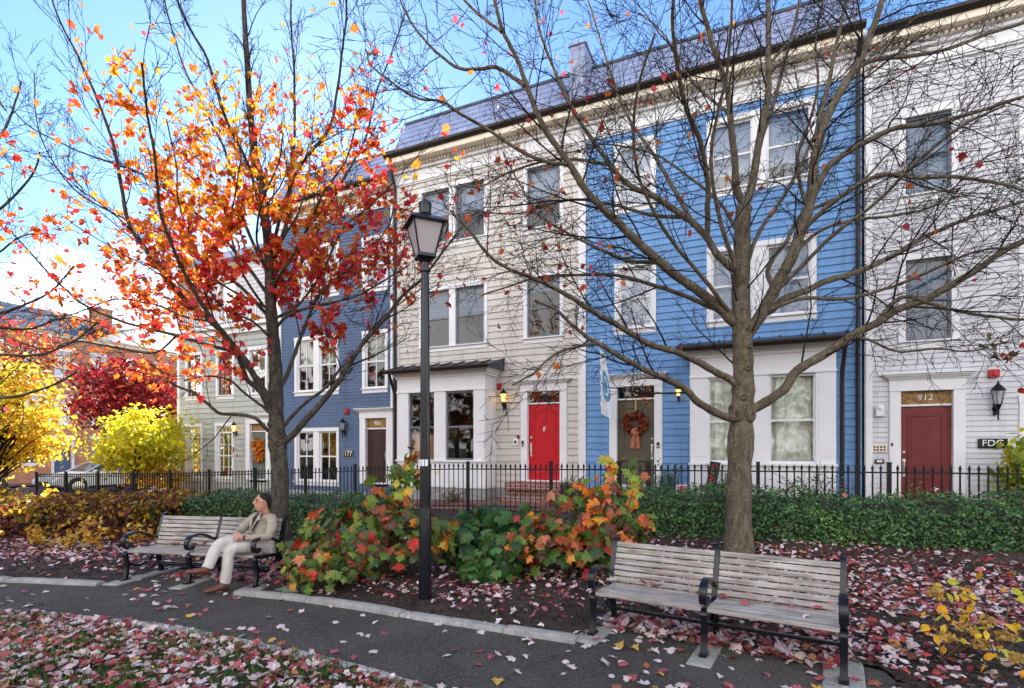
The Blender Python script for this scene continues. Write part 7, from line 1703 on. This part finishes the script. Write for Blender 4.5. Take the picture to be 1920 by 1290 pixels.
# ------------------------------------------------------------------ the wood on the far side of the park, behind the camera: the window panes mirror it
g = np.random.default_rng(99); P = []; tb = Tubes()
for k in range(54):
    a_ = R(168+160*(k+g.uniform(-.3, .3))/53); rr_ = g.uniform(42, 52); x = rr_*math.cos(a_); y = 8+rr_*math.sin(a_); h = g.uniform(8, 14)
    tp = np.array([(x, y, -.1), (x+g.normal(0, .2), y, h*.4), (x+g.normal(0, .4), y, h*.95)]); tb.add(tp, [.26, .18, .04], 6)
    for b_i in range(16):
        z = h*g.uniform(.22, .85); a_ = g.uniform(0, 6.28); L_b = g.uniform(1.2, 3.0); q = branch_path(np.array([x, y, z]), np.array([math.cos(a_), math.sin(a_), .6]), L_b, 3, .1, .2, g); tb.add(q, [.08, .05, .03, .015], 4)
        P += [q[2]+g.normal(0, .5, 3) for _ in range(11)]+[q[3]+g.normal(0, .5, 3) for _ in range(11)]
wood_ = tag(tb.build('far_wood', M['bark_l']), 'far off autumn wood across the park, mirrored in the panes', 'wood', kind='stuff')
P = np.array(P); leaves('leaf_mass', [BROAD, MAPLE], P, g.normal(size=P.shape), g.uniform(.35, .75, len(P)), pick_colors(len(P), [(.30, .13, .04), (.22, .14, .05), (.12, .12, .04), (.36, .07, .05), (.40, .24, .05)]), M['leaf'], wood_)

# ------------------------------------------------------------------ light, sky, camera
SUN_EL = R(28); SUN_DIR = Vector((-.34, .94, 0)).normalized()*math.cos(SUN_EL)+Vector((0, 0, math.sin(SUN_EL)))
sun = bpy.data.lights.new('sun', 'SUN'); sun.energy = 4.5; sun.angle = R(.5); sun.color = (1, .90, .74)
so = bpy.data.objects.new('sun', sun); COL.objects.link(so); so.rotation_euler = SUN_DIR.to_track_quat('Z', 'Y').to_euler(); so.location = (0, 0, 30)
w = bpy.data.worlds.new('World'); sc.world = w; w.use_nodes = True; nt = w.node_tree; nt.nodes.clear(); L = nt.links.new
out = nt.nodes.new('ShaderNodeOutputWorld'); bg = nt.nodes.new('ShaderNodeBackground'); L(bg.outputs[0], out.inputs['Surface'])
sky = N(nt, 'TexSky', sky_type='NISHITA', sun_disc=False); sky.sun_elevation = SUN_EL; sky.sun_rotation = math.atan2(SUN_DIR.x, SUN_DIR.y); sky.air_density = 1.0; sky.dust_density = .1; sky.ozone_density = 2.0
bg.inputs['Strength'].default_value = .085
tc = N(nt, 'TexCoord'); nz = N(nt, 'TexNoise', Scale=2.2, Detail=8.0, Roughness=.58, Distortion=.25)
mp = N(nt, 'Mapping'); mp.inputs['Scale'].default_value = (1, 1, 2.2); mp.inputs['Location'].default_value = (.35, .2, .1); L(tc.outputs['Generated'], mp.inputs['Vector']); L(mp.outputs['Vector'], nz.inputs['Vector'])
sp = N(nt, 'SeparateXYZ'); L(tc.outputs['Generated'], sp.inputs[0])
def mrange(src, a, b, c, d):
    m = N(nt, 'MapRange'); m.inputs['From Min'].default_value = a; m.inputs['From Max'].default_value = b; m.inputs['To Min'].default_value = c; m.inputs['To Max'].default_value = d; L(src, m.inputs['Value']); return m.outputs['Result']
def madd(a, b):
    m = N(nt, 'Math', operation='ADD'); L(a, m.inputs[0]); L(b, m.inputs[1]); return m.outputs[0]
bias = madd(mrange(sp.outputs['Z'], .14, .38, .22, -.16), mrange(sp.outputs['Y'], .35, -.35, -.02, .30))  # extra unseen cloud added behind the camera to brighten the shaded fronts
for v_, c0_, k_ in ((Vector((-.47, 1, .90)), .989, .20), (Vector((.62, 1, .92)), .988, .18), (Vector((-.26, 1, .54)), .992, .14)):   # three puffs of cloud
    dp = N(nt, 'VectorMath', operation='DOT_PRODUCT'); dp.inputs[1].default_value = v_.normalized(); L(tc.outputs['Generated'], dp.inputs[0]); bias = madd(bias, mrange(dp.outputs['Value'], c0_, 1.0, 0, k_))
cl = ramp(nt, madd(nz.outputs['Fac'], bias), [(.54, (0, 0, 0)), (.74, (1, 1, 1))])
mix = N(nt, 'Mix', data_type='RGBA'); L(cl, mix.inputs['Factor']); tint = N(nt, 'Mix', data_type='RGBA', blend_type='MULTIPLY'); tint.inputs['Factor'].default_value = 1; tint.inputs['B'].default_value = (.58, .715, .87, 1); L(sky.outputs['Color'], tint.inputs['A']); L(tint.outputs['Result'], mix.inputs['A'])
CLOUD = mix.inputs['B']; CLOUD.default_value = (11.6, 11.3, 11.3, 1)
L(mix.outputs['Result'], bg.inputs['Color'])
cam = bpy.data.cameras.new('camera'); co = bpy.data.objects.new('camera', cam); COL.objects.link(co); sc.camera = co
co.location = (0, 0, 1.65); co.rotation_euler = (R(90), 0, 0); cam.sensor_width = 36; cam.lens = 18.75; cam.shift_y = 196/1920; cam.clip_end = 2000; cam.clip_start = .05
sc.view_settings.view_transform = 'Standard'; sc.view_settings.look = 'None'; sc.view_settings.gamma = 1; sc.view_settings.exposure = 2.08
sc.cycles.use_denoising = True
sc.cycles.max_bounces = 6; sc.cycles.diffuse_bounces = 3; sc.cycles.glossy_bounces = 2; sc.cycles.transmission_bounces = 3; sc.cycles.transparent_max_bounces = 8
sc.cycles.use_adaptive_sampling = True; sc.cycles.adaptive_threshold = .02
